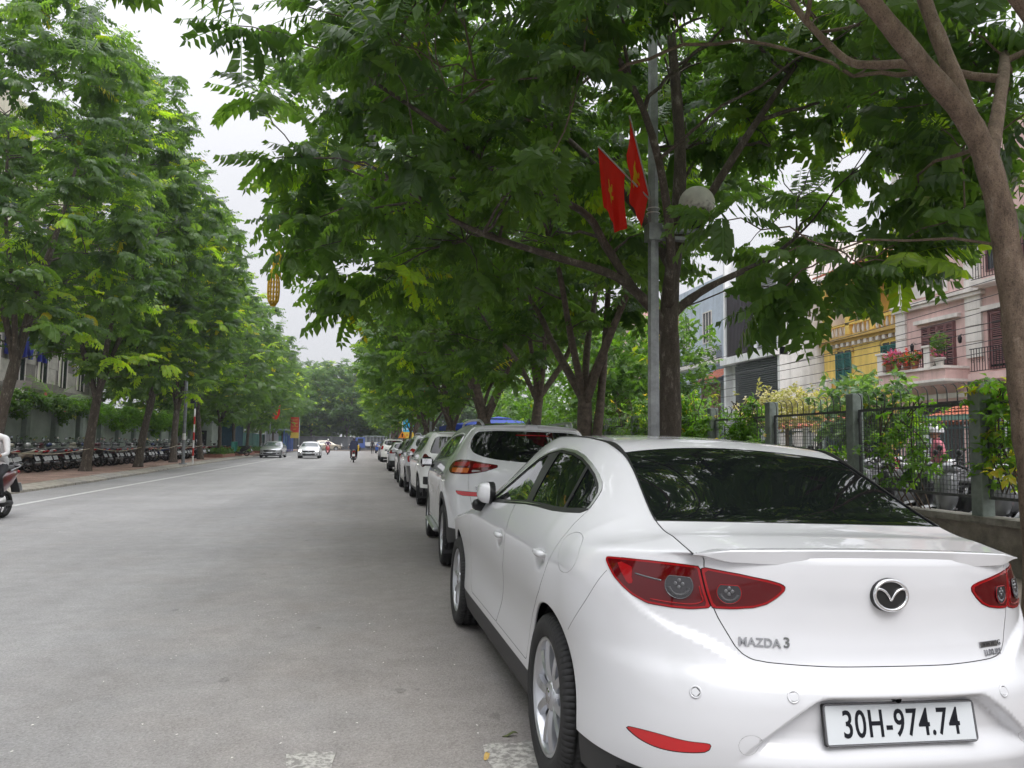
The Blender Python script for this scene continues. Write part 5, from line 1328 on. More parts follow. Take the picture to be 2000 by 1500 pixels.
ll_ = [(-10.2, 23.6, .95, 'leaning trunk at the left edge in front of the stone building'), (-10.5, 32.0, 1.0, 'thick trunk with yellow paint marks among the parked motorbikes'), (-10.1, 37.4, .97, 'low forked dark trunk behind the rope in the left motorbike row'),
       (-10.5, 45.6, 1.0, 'thin straight trunk just left of the grey pole'), (-10.7, 53.8, .98, 'trunk at the end of the left motorbike row near the kiosk'), (-11.0, 62.0, .95, 'trunk standing in the planted bed by the black scooter'),
       (-11.2, 70.0, .95, 'trunk behind the planted bed before the left lamp post'), (-11.4, 78.5, .95, 'left row tree behind the silver parked saloon'), (-11.3, 88, .92, 'left row tree beside the red and yellow banner'), (-11.3, 99, .9, 'left row tree behind the white oncoming saloon'), (-11.5, 111, .9, 'left row tree nearest the far junction')]
for i, (X, Y, s, lb) in enumerate(ll_):
    far = i > 4; k = 'F' if far else 'LM'[i % 2]
    put(k, VF if far else (VL, VM)[i % 2], (X, Y, .15), (0, .2, .35, 2.2, 4.0, 1, 3, 5, 2, 4, 0)[i], lb, BARKS if not far else BARK, LT_, (s, s*1.02, s*(1.0, 1.04, .93, 1.08, .96, .94, 1.06, .9, 1.02, .95, 1.0)[i]))
for i, (X, Y, lb) in enumerate([(3.6, -13, 'unseen street tree far behind the camera on the right pavement')]):  # unseen tree carrying the row on, added to cut sky light on the car
    put('AB'[i % 2], VA, (X, Y, .09), .7*i, lb, BARK, RT)
for i, (X, Y, lb) in enumerate([(-12.0, 9.5, 'unseen street tree left of the picture on the left pavement'), (-10.3, 4, 'unseen street tree beside the camera on the left pavement'), (-10.3, -7, 'unseen street tree behind the camera on the left pavement')]):  # out of view as well; added to block ambient light over car and road
    put('LM'[i % 2], VL, (X, Y, .15), 1.3*i, lb, BARKS, LT_)
# behind the left wall and round the far junction
for i, (X, Y, s, lb) in enumerate([(-17.5, 66, 1.0, 'tree behind the kiosk on the left'), (-19, 84, 1.0, 'tree behind the dark green fence on the left'), (-22, 104, .9, 'pale distant tree seen past the green fence'),
        (-9.5, 140, 1.0, 'tree behind the beige van at the junction'), (-3.6, 143, 1.12, 'tallest far tree closing the street behind the junction'), (2.2, 146, .95, 'tree behind the blue truck at the junction'), (8.5, 138, .85, 'far tree right of the junction behind the right row'), (-15.5, 132, .95, 'far tree left of the junction')]):
    put('F', VF, (X, Y, .1), i*1.3, lb, BARK, 'trees behind the walls and the junction', (s*1.15, s*1.15, s), name='street_tree')
# ------------------------------------------------------------------ fence on the right
FPOST = mat('fence_post_grey_green', (.225, .262, .24), .75, noise=(7, .75), bump=(90, .15))
FMET = mat('fence_metal', (.10, .105, .105), .5, metal=.4, noise=(20, .7))
LOWW = mat('stained_wall', (.22, .195, .165), .9, noise=(3.5, .45, 9), bump=(50, .3))
GALV = mat('galvanised_steel', (.30, .31, .32), .42, metal=.75, noise=(9, .75))
def fence_right():
    lw = thing('low_wall', 'low stained concrete wall under the mesh fence on the right', 'wall', (6.5, 20, .08))
    mb = MB(); mb.box(-.12, .12, -20, 100, 0, .50); mb.build('wall', LOWW, lw)
    mb = MB(); mb.box(-.15, .15, -20, 100, .50, .57); mb.build('coping', mat('wall_coping', (.26, .245, .215), .9, noise=(6, .6), bump=(50, .3)), lw)
    f = thing('mesh_fence', 'grey wire mesh fence with concrete posts and curved spikes along the right pavement', 'fence', (6.5, 20, .65))
    P = MB(); P.bbox(np.array((0, 0, .72)), np.array((.08, .078, .74)), .008); pm = P.mesh('post')
    sp = 2.17
    def panel(y0, y1, fine):
        y0 += .10; y1 -= .10; z0, z1 = .20, 1.20
        fr = MB()
        for a in ((y0, y0+.03), (y1-.03, y1)): fr.box(-.015, .015, a[0], a[1], z0-.02, z1+.02)
        fr.box(-.0148, .0148, y0+.03, y1-.03, z0-.02, z0+.012); fr.box(-.0148, .0148, y0+.03, y1-.03, z1-.012, z1+.02)
        for z in (z1-.12, z0+.12): fr.box(-.012, .012, y0-.05, y0, z-.02, z+.02); fr.box(-.012, .012, y1, y1+.05, z-.02, z+.02)
        pn = fr.build('panel_frame', FMET, f)
        w = MB(); st_ = .052 if fine else .104
        for y in np.arange(y0+.05, y1-.03, st_): w.box(-.0028, .0028, y-.0028, y+.0028, z0+.01, z1-.01)
        for z in np.arange(z0+.05, z1-.02, st_): w.box(.003, .0084, y0+.03, y1-.03, z-.0028, z+.0028)
        o = w.build('wire_mesh', FMET, pn); o['kind'] = 'stuff'
        s_ = MB(); n = 13 if fine else 9
        for y in np.linspace(y0+.06, y1-.06, n):
            p = [(0, y, z1+.02), (0, y, z1+.14), (-.012, y, z1+.20), (-.05, y, z1+.235), (-.085, y, z1+.225)]
            s_.tube(p, [.007, .007, .007, .006, .002], 5)
        s_.build('spikes', FMET, pn)
    k0 = -4
    for k in range(k0, 40):
        y = 7.2-20+k*sp
        o = link('post', pm, FPOST, f); o.location = (0, y, -.02+.0*k); o.rotation_euler = (0, 0, .01*sin(k*7))
        if k < 39: panel(y, y+sp, k < 8)
fence_right()
# ------------------------------------------------------------------ lamp posts with globe and flags
FLAGR = mat('flag_red', (.84, .03, .015), .7); FLAGY = mat('flag_yellow', (.75, .48, .02), .7)
for m_ in (FLAGR, FLAGY):       # thin cloth lets light through
    n, l, b = nodes_of(m_); t = n.new('ShaderNodeBsdfTranslucent'); t.inputs[0].default_value = b.inputs['Base Color'].default_value
    x = n.new('ShaderNodeMixShader'); x.inputs[0].default_value = .5; l.new(b.outputs[0], x.inputs[1]); l.new(t.outputs[0], x.inputs[2]); l.new(x.outputs[0], n['Material Output'].inputs['Surface'])
GLOBE = mat('globe_lamp', (.82, .81, .75), .35, noise=(5, .85)); GLOBED = mat('globe_dirt', (.10, .09, .08), .8)
def globe_mat():
    n, l, b = nodes_of(GLOBE); t = n.new('ShaderNodeTexCoord'); sx = n.new('ShaderNodeSeparateXYZ'); l.new(t.outputs['Object'], sx.inputs[0])
    z = n.new('ShaderNodeTexNoise'); z.inputs['Scale'].default_value = 22; z.inputs['Detail'].default_value = 8; l.new(t.outputs['Object'], z.inputs['Vector'])
    a = n.new('ShaderNodeMath'); a.operation = 'MULTIPLY_ADD'; l.new(z.outputs[0], a.inputs[0]); a.inputs[1].default_value = -.35; l.new(sx.outputs[2], a.inputs[2])
    r = n.new('ShaderNodeMapRange'); l.new(a.outputs[0], r.inputs[0]); r.inputs[1].default_value = -.33; r.inputs[2].default_value = -.20; r.inputs[3].default_value = 0; r.inputs[4].default_value = 1
    m = n.new('ShaderNodeMix'); m.data_type = 'RGBA'; l.new(r.outputs[0], m.inputs[0]); m.inputs[6].default_value = (.10, .085, .07, 1)
    src = b.inputs['Base Color'].links[0].from_socket; l.new(src, m.inputs[7]); l.new(m.outputs[2], b.inputs['Base Color'])
globe_mat()
n, l, b = nodes_of(GLOBE); t = n.new('ShaderNodeBsdfTranslucent'); l.new(b.inputs['Base Color'].links[0].from_socket, t.inputs[0]); x = n.new('ShaderNodeMixShader'); x.inputs[0].default_value = .35; l.new(b.outputs[0], x.inputs[1]); l.new(t.outputs[0], x.inputs[2]); l.new(x.outputs[0], n['Material Output'].inputs['Surface'])
def flag(o, tip, base, drop, sway, seed, m=FLAGR, star=True, u0=.18):
    """cloth hanging from a slanted rod: rows go down, columns along the rod; gathered folds"""
    tip, base = A(tip), A(base); r = np.random.default_rng(seed); nu, nv = 26, 20; V = []
    for j in range(nv):
        v = j/(nv-1)
        for i in range(nu):
            u = i/(nu-1); p = base+(tip-base)*(u0+(1-u0)*u)
            fold = .055*sin(u*9+seed+v*1.5)*v**.7+.03*sin(u*19+seed*2)*v
            gather = ((u-.55)*(1-.30*v**.8)-(u-.55))*(1-u0)
            d = A([sway[0]*v*v+gather*.9*(tip-base)[0]*.8, fold+sway[1]*v, -drop*v*(.75+.5*(1-abs(u-.55)))-.0*u])
            V.append(p+d+A([0, .01, 0]))
    F = [(j*nu+i, j*nu+i+1, (j+1)*nu+i+1, (j+1)*nu+i) for j in range(nv-1) for i in range(nu-1)]
    fl = thing('flag', o[0], 'flag', (0, 0, 0), 0, 'red flags with a yellow star on the lamp posts')
    V = A(V); fl.location = tuple(base); V = V-base
    me = mesh_np('cloth', V, F, True); c = link('cloth', me, m, fl)
    if star:        # star sewn on the cloth: cells inside a star outline
        me.materials.append(FLAGY); mi = []
        pts = [(.55+(.20 if k % 2 == 0 else .085)*cos(pi/2+k*pi/5), .48+(.22 if k % 2 == 0 else .09)*sin(pi/2+k*pi/5)) for k in range(10)]; sd_ = polysd(pts)
        UV = A([((i+.5)/(nu-1), (j+.5)/(nv-1)) for j in range(nv-1) for i in range(nu-1)]); mi = (sd_(UV) < 0).astype(np.int32); me.polygons.foreach_set('material_index', mi)
    mb = MB(); mb.tube([(0, 0, 0), tuple(tip-base)], .009, 6); mb.build('rod', mat('flag_rod', (.45, .45, .43), .5), fl); return fl
def lamp_post(x, y, h, gx, gz, label, glabel=None, sd=1):
    o = thing('street_lamp', label, 'street lamp', (x, y, .08), 0, 'globe lamp posts')
    mb = MB(); mb.lathe([(.068, 0), (.066, 1.2), (.060, 3.2), (.050, h), (.045, h+.05), (.0004, h+.05)], 8, sm=False); mb.lathe([(.14, 0), (.14, .03), (.09, .05), (.085, .28), (.068, .30)], 8, sm=False); mb.build('pole', GALV, o)
    mb = MB()
    for dz in (-.01, -.10): mb.box(min(0, sd*(gx+.12)), max(0, sd*(gx+.12)), -.045, -.020, gz-.30+dz, gz-.262+dz); mb.box(min(0, sd*(gx+.12)), max(0, sd*(gx+.12)), .020, .045, gz-.30+dz, gz-.262+dz)
    mb.lathe([(.02, gz-.40), (.02, gz-.22), (.0004, gz-.22)], 10, c=(sd*gx, 0, 0)); mb.box(-.075, .075, -.075, .075, gz-.42, gz-.24); mb.build('arm', GALV, o)
    mb = MB(); mb.lathe([(.02, gz-.25), (.085, gz-.215), (.105, gz-.175), (.10, gz-.16)], 20, c=(sd*gx, 0, 0)); mb.build('globe_cup', TRIMB, o)
    g = MB(); g.ball((0, 0, 0), .195, 28); go = g.build('globe', GLOBE, o); go.location = (sd*gx, 0, gz+.02)
    mb = MB()
    for dz in (.0, .05): mb.tube([(.07*cos(a), .07*sin(a), gz-.12+dz) for a in np.linspace(0, 2*pi, 13)[:-1]], .006, 5, closed=True)
    mb.build('wire_binding', mat('binding_wire', (.6, .6, .6), .5), o); return o
lamp_post(2.97, 7.67, 7.2, .50, 3.88, 'tall grey lamp post behind the white saloon with a dirty white globe')
flag(['red flag hanging limp on the left of the two rods beside the near globe lamp'], (2.27, 7.40, 4.42), (2.91, 7.62, 3.98), .60, (.05, .02), 3, u0=.48)
flag(['red and yellow flag on the steeper rod right beside the near lamp post'], (2.62, 7.44, 4.80), (2.92, 7.63, 4.0), .42, (-.06, .02), 8, u0=.05)
lamp_post(3.05, 37.2, 6.2, .50, 3.9, 'second lamp post on the right kerb above the middle of the parked row')
flag(['small red flag on the second lamp post on the right'], (2.55, 37.0, 4.5), (3.0, 37.1, 4.05), .55, (.08, 0), 5)
lamp_post(-9.5, 80.5, 8, .62, 4.15, 'lamp post on the left pavement with a white globe beside two red flags', sd=-1)
flag(['red flag nearest the pole of the left lamp post'], (-8.95, 80.3, 4.9), (-9.43, 80.4, 4.3), .85, (.05, 0), 2)
flag(['red flag outermost on the left lamp post'], (-8.55, 80.3, 5.1), (-9.42, 80.35, 4.25), .9, (.05, 0), 6)
lamp_post(2.9, 96, 6.5, .5, 4.1, 'thin far lamp post beyond the end of the parked row')
# ------------------------------------------------------------------ posts, ropes, signs on the left
GREYP_ = mat('painted_pole_grey', (.22, .23, .24), .6, noise=(6, .7)); WHITEP = mat('pole_white', (.72, .70, .68), .6, noise=(9, .85)); REDP = mat('pole_red', (.50, .035, .03), .6, noise=(9, .8))
o = thing('utility_post', 'plain grey steel post with a white notice near the end of the left motorbike row', 'post', (-9.25, 42.3, .14)); mb = MB(); mb.lathe([(.085, 0), (.08, 3), (.07, 6.5), (.0004, 6.5)], 12); mb.build('pole', GREYP_, o)
mb = MB(); mb.lathe([(.20, 0), (.20, .06), (.0004, .06)], 12); mb.build('foot', GREYP_, o); mb = MB(); mb.lathe([(.088, 1.25), (.088, 1.6)], 12); mb.build('notice', WHITEP, o)
o = thing('striped_post', 'slim red and white striped road post beside the grey post', 'post', (-9.05, 43.6, .13))
for i in range(7):
    mb = MB(); z0 = i*.42; mb.lathe([(.045, z0+.001), (.045, z0+.419)]+([(.0004, z0+.419)] if i == 6 else []), 12); mb.build('stripe', REDP if i % 2 else WHITEP, o)
mb = MB(); mb.cbox((0, 0, 3.35), (.5, .04, .26), 0, .01); mb.lathe([(.045, 2.94), (.04, 3.5), (.0004, 3.5)], 10); mb.build('sign_back', mat('sign_back_dark', (.03, .035, .05), .5), o)
ROPE = mat('rope', (.42, .36, .27), .9)
rp = [(-10.2, 23.6), (-10.5, 32.0), (-10.1, 37.4), (-10.5, 45.6), (-10.7, 53.8)]
for i, (a, b) in enumerate(zip(rp[:-1], rp[1:])):
    t = np.linspace(0, 1, 15); P = np.stack([a[0]+.16+(b[0]-a[0])*t, a[1]+(b[1]-a[1])*t, 1.02-.16*np.sin(pi*t)+.03*i], 1)
    mb = MB(); mb.tube(P, .014, 5); tag(mb.build('rope', ROPE), ['slack rope tied between the edge tree and the painted trunk', 'slack rope between the painted trunk and the low forked trunk', 'slack rope between the low forked trunk and the thin straight trunk', 'slack rope at the far end of the motorbike row'][i], 'rope', 'ropes tied between the left trees')
def banner(x, y, z0, z1, w, face, cols, label, texts, polez=0):
    o = thing('banner', label, 'banner', (x, y, .1))
    mb = MB(); mb.lathe([(.04, 0), (.04, z1+.1), (.0004, z1+.1)], 8, c=(w/2+.06, 0, 0)); mb.build('pole', GALV, o)
    z = z1
    for i, (h, m) in enumerate(cols): mb = MB(); mb.box(-w/2, w/2, -.02, .02, z-h+.002, z); mb.build('panel', m, o); z -= h
    for body, zz, s, m in texts: text_obj('lettering', body, s, m, o, Matrix.Translation((0, -.025, zz)) @ Matrix.Rotation(pi/2, 4, 'X'), .002, .8, .004)
    return o
BR = mat('banner_red', (.50, .04, .02), .6); BY = mat('banner_yellow', (.52, .36, .05), .6); BB = mat('banner_blue', (.03, .36, .62), .6); BW = mat('banner_white', (.75, .72, .72), .6); BP = mat('banner_pink', (.75, .25, .30), .6)
banner(-8.75, 99, 1.75, 4.35, 1.0, -1, [(1.9, BR), (.7, BY)], 'red banner with yellow foot standing among the left trees', [('QUYET', 4.0, .26, BY), ('THANG', 3.6, .26, BY), ('THI DUA', 3.2, .24, BY), ('LAP', 2.85, .26, BY)])
banner(3.95, 73.5, 1.75, 4.3, 1.0, -1, [(1.95, BB), (.6, BY)], 'blue banner with yellow foot above the far parked cars', [('*', 4.0, .5, BP), ('*', 3.6, .5, BP), ('*', 3.2, .5, BP), ('CHAO MUNG', 2.6, .2, BW), ('30 - 4', 2.0, .26, BR)])
o = thing('warning_sign', 'orange triangular warning sign on a pole beyond the parked cars', 'sign', (3.2, 70, .08)); mb = MB(); mb.lathe([(.035, 0), (.035, 3.3), (.0004, 3.3)], 8); mb.build('pole', GALV, o)
mb = MB(); mb.prism([(-.36, 1.75), (.36, 1.75), (0, 2.38)], -.06, -.04, 'y'); mb.build('sign_face', mat('sign_orange', (.75, .25, .03), .5), o); mb = MB(); mb.prism([(-.06, 1.86), (.06, 1.86), (.05, 2.02), (.09, 2.08), (0, 2.2), (-.09, 2.08), (-.05, 2.02)], -.064, -.0605, 'y'); mb.build('symbol', INK, o)
# green net bag hanging from a twig of the near trees
NET = mat('yellow_net', (.50, .31, .02), .8); NETD = mat('dried_net_knot', (.24, .17, .03), .8)
o = thing('net_bag', 'dry yellow net bag dangling from the lowest twig over the road', 'net bag', (-1.30, 11.28, 4.40)); o.scale = (1.35, 1.35, 1.1)
mb = MB(); mb.tube([(0, 0, .05), (0, 0, -.35)], .006, 5); mb.build('string', NETD, o)
mb = MB(); r_ = np.random.default_rng(3)
for i in range(10): a = i*.63; mb.tube(smooth_line([(0, 0, -.30), (.05*cos(a), .05*sin(a), -.42), (.07*cos(a+.5)+.03, .05*sin(a+.5), -.56), (.05*cos(a+.8)+.05, .04*sin(a), -.66)], 4), .007, 4)
mb.build('gathered_net', NET, o)
mb = MB(); zz = np.linspace(-.52, -1.02, 9); rr_ = [.02, .035, .05, .058, .06, .06, .058, .05, .02]
for i in range(12): a = i*2*pi/12; mb.tube([(-.04+r*cos(a), r*.7*sin(a), z) for r, z in zip(rr_, zz)], .0065, 4)
for r, z in zip(rr_, zz): mb.tube([(-.04+r*cos(a), r*.7*sin(a), z) for a in np.linspace(0, 2*pi, 13)[:-1]], .0065, 4, closed=True)
mb.build('net_sack', NET, o)
# ------------------------------------------------------------------ buildings
def wallmat(n, c, v=.86):
    """render with mottling and rain streaks that run down the wall"""
    if n in MATS: return MATS[n]
    m = mat(n, c, .88, noise=(1.1, v, 9), bump=(40, .08)); N, l, b = nodes_of(m); t = N.new('ShaderNodeTexCoord'); mp = N.new('ShaderNodeMapping'); mp.inputs['Scale'].default_value = (2.2, 2.2, .10); l.new(t.outputs['Object'], mp.inputs[0])
    z = N.new('ShaderNodeTexNoise'); z.inputs['Scale'].default_value = 1.6; z.inputs['Detail'].default_value = 7; z.inputs['Roughness'].default_value = .7; l.new(mp.outputs[0], z.inputs['Vector'])
    r = N.new('ShaderNodeMapRange'); l.new(z.outputs[0], r.inputs[0]); r.inputs[1].default_value = .48; r.inputs[2].default_value = .72; r.inputs[3].default_value = 1.0; r.inputs[4].default_value = .76
    sc = N.new('ShaderNodeVectorMath'); sc.operation = 'SCALE'; l.new(b.inputs['Base Color'].links[0].from_socket, sc.inputs[0]); l.new(r.outputs[0], sc.inputs['Scale']); l.new(sc.outputs[0], b.inputs['Base Color']); return m
PINK = wallmat('pink_render', (.66, .46, .43)); PWHITE = wallmat('cream_white_render', (.70, .66, .62)); YEL = wallmat('yellow_render', (.80, .57, .15)); WHT = wallmat('white_render', (.80, .80, .81)); LBL = wallmat('pale_blue_render', (.46, .52, .60))
SHUT = mat('brown_shutter', (.17, .075, .075), .55, noise=(6, .8)); GSH = mat('green_shutter', (.03, .145, .13), .55, noise=(6, .85)); DLOU = mat('dark_louvre', (.075, .080, .088), .5); DSLAT = mat('dark_slat', (.05, .042, .048), .5); WIN = mat('window_dark_glass', (.02, .024, .028), .06)
IRON = mat('black_iron', (.018, .018, .02), .5, metal=.5); TERR = mat('terracotta_pot', (.36, .12, .06), .8); TILE = mat('red_roof_tile', (.36, .105, .055), .8, noise=(4, .65), bump=(30, .3)); STONE = mat('grey_stone_cladding', (.44, .42, .38), .8, noise=(2.2, .78, 8)); STONED = mat('dark_stone_band', (.20, .185, .17), .8, noise=(2.2, .8)); CREAM = wallmat('cream_render', (.64, .60, .48)); BLUEL = mat('blue_letters', (.02, .03, .30), .4); CURT = mat('pale_curtain', (.55, .55, .42), .8)
def shutter_leaf(p, y0, y1, z0, z1, x, m, nm='shutter', slats=None):
    """louvred leaf facing -x"""
    mb = MB(); w = .06; mb.box(x-.025, x+.025, y0, y0+w, z0, z1); mb.box(x-.025, x+.025, y1-w, y1, z0, z1)
    mb.box(x-.0245, x+.0245, y0+w, y1-w, z0, z0+w); mb.box(x-.0245, x+.0245, y0+w, y1-w, z1-w, z1); zm = (z0+z1)/2; mb.box(x-.0245, x+.0245, y0+w, y1-w, zm-w/2, zm+w/2)
    o = mb.build(nm, m, p); s = MB(); n = slats or int((z1-z0)/.075)
    for z in np.linspace(z0+w+.03, z1-w-.03, n):
        if abs(z-zm) < w*.8: continue
        s.add([(x-.022, y0+w, z-.022), (x-.022, y1-w, z-.022), (x+.018, y1-w, z+.022), (x+.018, y0+w, z+.022), (x-.016, y0+w, z-.028), (x-.016, y1-w, z-.028), (x+.024, y1-w, z+.016), (x+.024, y0+w, z+.016)], [(0, 1, 2, 3), (7, 6, 5, 4), (0, 4, 5, 1), (3, 2, 6, 7)])
    b = s.build('slats', m, o); return o
def window(p, x, y0, y1, z0, z1, fm, gm=WIN, nm='window', bars=1, depth=.06):
    mb = MB(); w = .07
    mb.box(x-depth, x+.02, y0, y0+w, z0, z1); mb.box(x-depth, x+.02, y1-w, y1, z0, z1); mb.box(x-depth+.002, x+.018, y0+w, y1-w, z0, z0+w); mb.box(x-depth+.002, x+.018, y0+w, y1-w, z1-w, z1)
    for i in range(bars): yc = y0+(y1-y0)*(i+1)/(bars+1); mb.box(x-depth+.01, x+.01, yc-.03, yc+.03, z0+w, z1-w)
    o = mb.build(nm, fm, p); g = MB(); g.box(x-.012, x-.004, y0+.03, y1-.03, z0+.03, z1-.03); g.build('pane', gm, o); return o
def railing(p, x, y0, y1, z0, z1, m=IRON, step=.13, ends=None):
    mb = MB(); mb.box(x-.02, x+.02, y0, y1, z1-.03, z1); mb.box(x-.015, x+.015, y0, y1, z0+.06, z0+.085)
    for y in np.arange(y0+.05, y1, step): mb.box(x-.009, x+.009, y-.009, y+.009, z0+.085, z1-.03)
    for y in np.arange(y0+.05+step/2, y1-step, step*2): mb.tube([(x, y+.05*cos(a), z0+.45+.05*sin(a)) for a in np.linspace(0, 2*pi, 9)[:-1]], .007, 4, closed=True)
    return mb.build('railing', m, p)
# pink house
X = 23.0
h = thing('town_house', 'pink house with brown shutters and a flowered balcony on the right', 'house', (X+4, 25, .1)); ox, oy = X+4, 25
def bx(p, nm, m, x0, x1, y0, y1, z0, z1): mb = MB(); mb.box(x0-ox, x1-ox, y0-oy, y1-oy, z0-.1, z1-.1); return mb.build(nm, m, p)
bx(h, 'wall', PINK, X, X+9, 18, 29.95, .1, 13.5)
for y0, y1 in ((29.35, 29.97), (25.15, 25.95)):
    for z in np.arange(4.9, 13, .62): bx(h, 'quoin', PWHITE, X-.10, X+.02, y0, y1, z+.015, z+.605)
for z, d in ((7.3, .22), (7.45, .30), (10.6, .3)): bx(h, 'cornice', PWHITE, X-d, X+.02, 25.0, 30.05, z, z+.13)
for z in np.arange(7.75, 10.4, .62): bx(h, 'panel', PWHITE, X-.05, X+.02, 26.9, 28.9, z+.02, z+.60)
bx(h, 'lintel', PWHITE, X-.18, X+.02, 26.25, 28.75, 6.62, 6.78)
W_ = window(h, X-ox+.0, 26.55-oy, 28.45-oy, 4.55, 6.40, SHUT, WIN, 'balcony_door', 1, .05)
ys_ = np.linspace(26.6, 28.4, 5)
for i in range(4):
    if i == 2: continue
    shutter_leaf(h, ys_[i]-oy, ys_[i+1]-oy-.015, 4.58, 5.85, X-ox-.075, SHUT)
for i in range(4): shutter_leaf(h, ys_[i]-oy, ys_[i+1]-oy-.015, 5.88, 6.37, X-ox-.075, SHUT)
bx(h, 'balcony_slab', PINK, X-1.05, X, 25.95, 29.9, 4.12, 4.52); bx(h, 'balcony_edge', PWHITE, X-1.15, X, 25.9, 29.97, 4.52, 4.62); bx(h, 'balcony_edge', PWHITE, X-1.12, X-.0, 25.92, 29.94, 4.02, 4.118)
for y in (29.75, 26.9): bx(h, 'balcony_pier', PWHITE, X-1.08, X-.78, y-.17, y+.17, 4.62, 5.42); bx(h, 'pier_cap', PWHITE, X-1.14, X-.72, y-.23, y+.23, 5.42, 5.50)
railing(h, X-.95-ox, 27.1-oy, 29.55-oy, 4.52, 5.3); railing(h, X-.95-ox, 25.9-oy, 26.7-oy, 4.52, 5.3)
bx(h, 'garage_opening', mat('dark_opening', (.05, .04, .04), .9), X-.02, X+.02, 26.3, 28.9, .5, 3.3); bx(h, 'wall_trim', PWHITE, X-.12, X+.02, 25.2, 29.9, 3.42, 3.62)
for y0, y1 in ((22.4, 24.9), (19.2, 21.6)):
    window(h, X-ox, y0-oy, y1-oy, 4.3, 6.5, SHUT, WIN, 'window', 2); 
    for i in range(2): shutter_leaf(h, y0+.1+i*1.2-oy, y0+1.1+i*1.2-oy, 4.45, 6.4, X-ox-.10, SHUT)
bx(h, 'balcony_slab', PINK, X-.8, X, 18.5, 25.1, 3.95, 4.2); railing(h, X-.7-ox, 18.6-oy, 25.1-oy, 4.12, 5.05); bx(h, 'lintel', PWHITE, X-.18, X+.02, 22.2, 25.1, 6.62, 6.8)
for y0, y1 in ((26.6, 28.4), (22.4, 24.9)): window(h, X-ox, y0-oy, y1-oy, 8.0 if y0 < 26 else 11.0, 9.9 if y0 < 26 else 12.6, SHUT, WIN, 'window', 2)
bx(h, 'balcony_slab', PWHITE, X-.7, X, 22, 25, 7.5, 7.68); railing(h, X-.6-ox, 22-oy, 25-oy, 7.6, 8.5)
for y in (28.85, 26.15):
    mb = MB(); mb.tube([(X-ox, y-oy, 5.75), (X-ox-.12, y-oy, 5.8), (X-ox-.18, y-oy, 5.72)], .012, 5); mb.lathe([(.03, .16), (.08, .05), (.06, -.14), (.0004, -.18)], 8, c=(X-ox-.18, y-oy, 5.6)); mb.build('wall_lantern', IRON, h)
# yellow house
h = thing('town_house', 'yellow house with green shutters between the pink and the white house', 'house', (X+4.4, 33, .1)); ox, oy = X+4.4, 33; x = X+.4
bx(h, 'wall', YEL, x, x+9, 29.97, 36.15, .1, 7.0); bx(h, 'wall', YEL, x+2.2, x+9, 29.98, 36.14, 7.0, 11.5)
for y0, y1 in ((33.75, 35.05), (30.4, 31.55)):
    window(h, x-ox, y0-oy, y1-oy, 4.4, 6.2, YEL, WIN, 'window', 1); n = 2
    for i in range(n): shutter_leaf(h, y0+(y1-y0)*i/n-oy+.02, y0+(y1-y0)*(i+1)/n-oy-.02, 4.45, 6.0, x-ox-.10, GSH)
    mb = MB(); a = np.linspace(0, pi, 13); c_ = (y0+y1)/2-oy; rr_ = (y1-y0)/2+.08; mb.tube([(x-ox-.04, c_+rr_*cos(t), 6.0+.42*sin(t)) for t in a], .06, 6); mb.build('arch_trim', wallmat('ochre_trim', (.50, .33, .10)), h)
bx(h, 'cornice', wallmat('ochre_trim', (.50, .33, .10)), x-.35, x+.02, 29.98, 36.3, 6.75, 6.92); bx(h, 'cornice', wallmat('ochre_trim', (.5, .33, .1)), x-.22, x+.02, 29.98, 36.25, 6.6, 6.748)
for y in np.arange(30.2, 36, .45): bx(h, 'dentil', PWHITE, x-.20, x+.02, y, y+.2, 6.42, 6.598)
for y in (30.2, 32.1, 34, 35.9): bx(h, 'loggia_pillar', YEL, x-.12, x+.2, y-.16, y+.16, 7.0, 9.6)
for i in range(16): mb = MB(); mb.lathe([(.05, 0), (.09, .12), (.05, .35), (.06, .52), (.08, .56)], 8, c=(x-ox, 30.45+i*.35-oy, 6.9)); mb.build('baluster', PWHITE, h)
bx(h, 'loggia_rail', YEL, x-.12, x+.12, 30.0, 36.1, 7.46, 7.58); bx(h, 'loggia_head', YEL, x-.1, x+.3, 29.98, 36.14, 9.6, 10.1)
bx(h, 'window_sill', wallmat('ochre_trim', (.5, .33, .1)), x-.2, x, 33.6, 35.2, 4.25, 4.38); bx(h, 'window_sill', wallmat('ochre_trim', (.5, .33, .1)), x-.2, x, 30.2, 31.7, 4.25, 4.38)
bx(h, 'plinth', wallmat('ochre_trim', (.5, .33, .1)), x-.06, x+.02, 29.98, 36.1, .1, 3.3)
def tiled_roof(p, xa, xb, y0, y1, za, zb, row=.34, m=TILE, ox=0, oy=0, bz=.1):
    """sloping roof: tile courses as separate stepped strips with rounded ribs"""
    n = max(3, int(math.hypot(xb-xa, zb-za)/row)); ny = int((y1-y0)/.22)
    for i in range(n):
        t0, t1 = i/n, (i+1)/n; V = []; k = ny*4
        for j in range(k+1):
            y = y0+(y1-y0)*j/k; r = .03*abs(sin(pi*j/4))
            for t, dz in ((t0, .035), (t1+.1/n, .0)): V.append((xa+(xb-xa)*t-ox, y-oy, za+(zb-za)*t+r+dz-bz))
        mb = MB(); mb.add(V, [(j*2, j*2+1, j*2+3, j*2+2) for j in range(k)]); mb.add([(xa+(xb-xa)*t0-ox, y0-oy, za+(zb-za)*t0-.04-bz), (xa+(xb-xa)*t0-ox, y1-oy, za+(zb-za)*t0-.04-bz), (xa+(xb-xa)*t0-ox, y1-oy, za+(zb-za)*t0+.035-bz), (xa+(xb-xa)*t0-ox, y0-oy, za+(zb-za)*t0+.035-bz)], [(0, 1, 2, 3)])
        mb.build('tile_course', m, p)
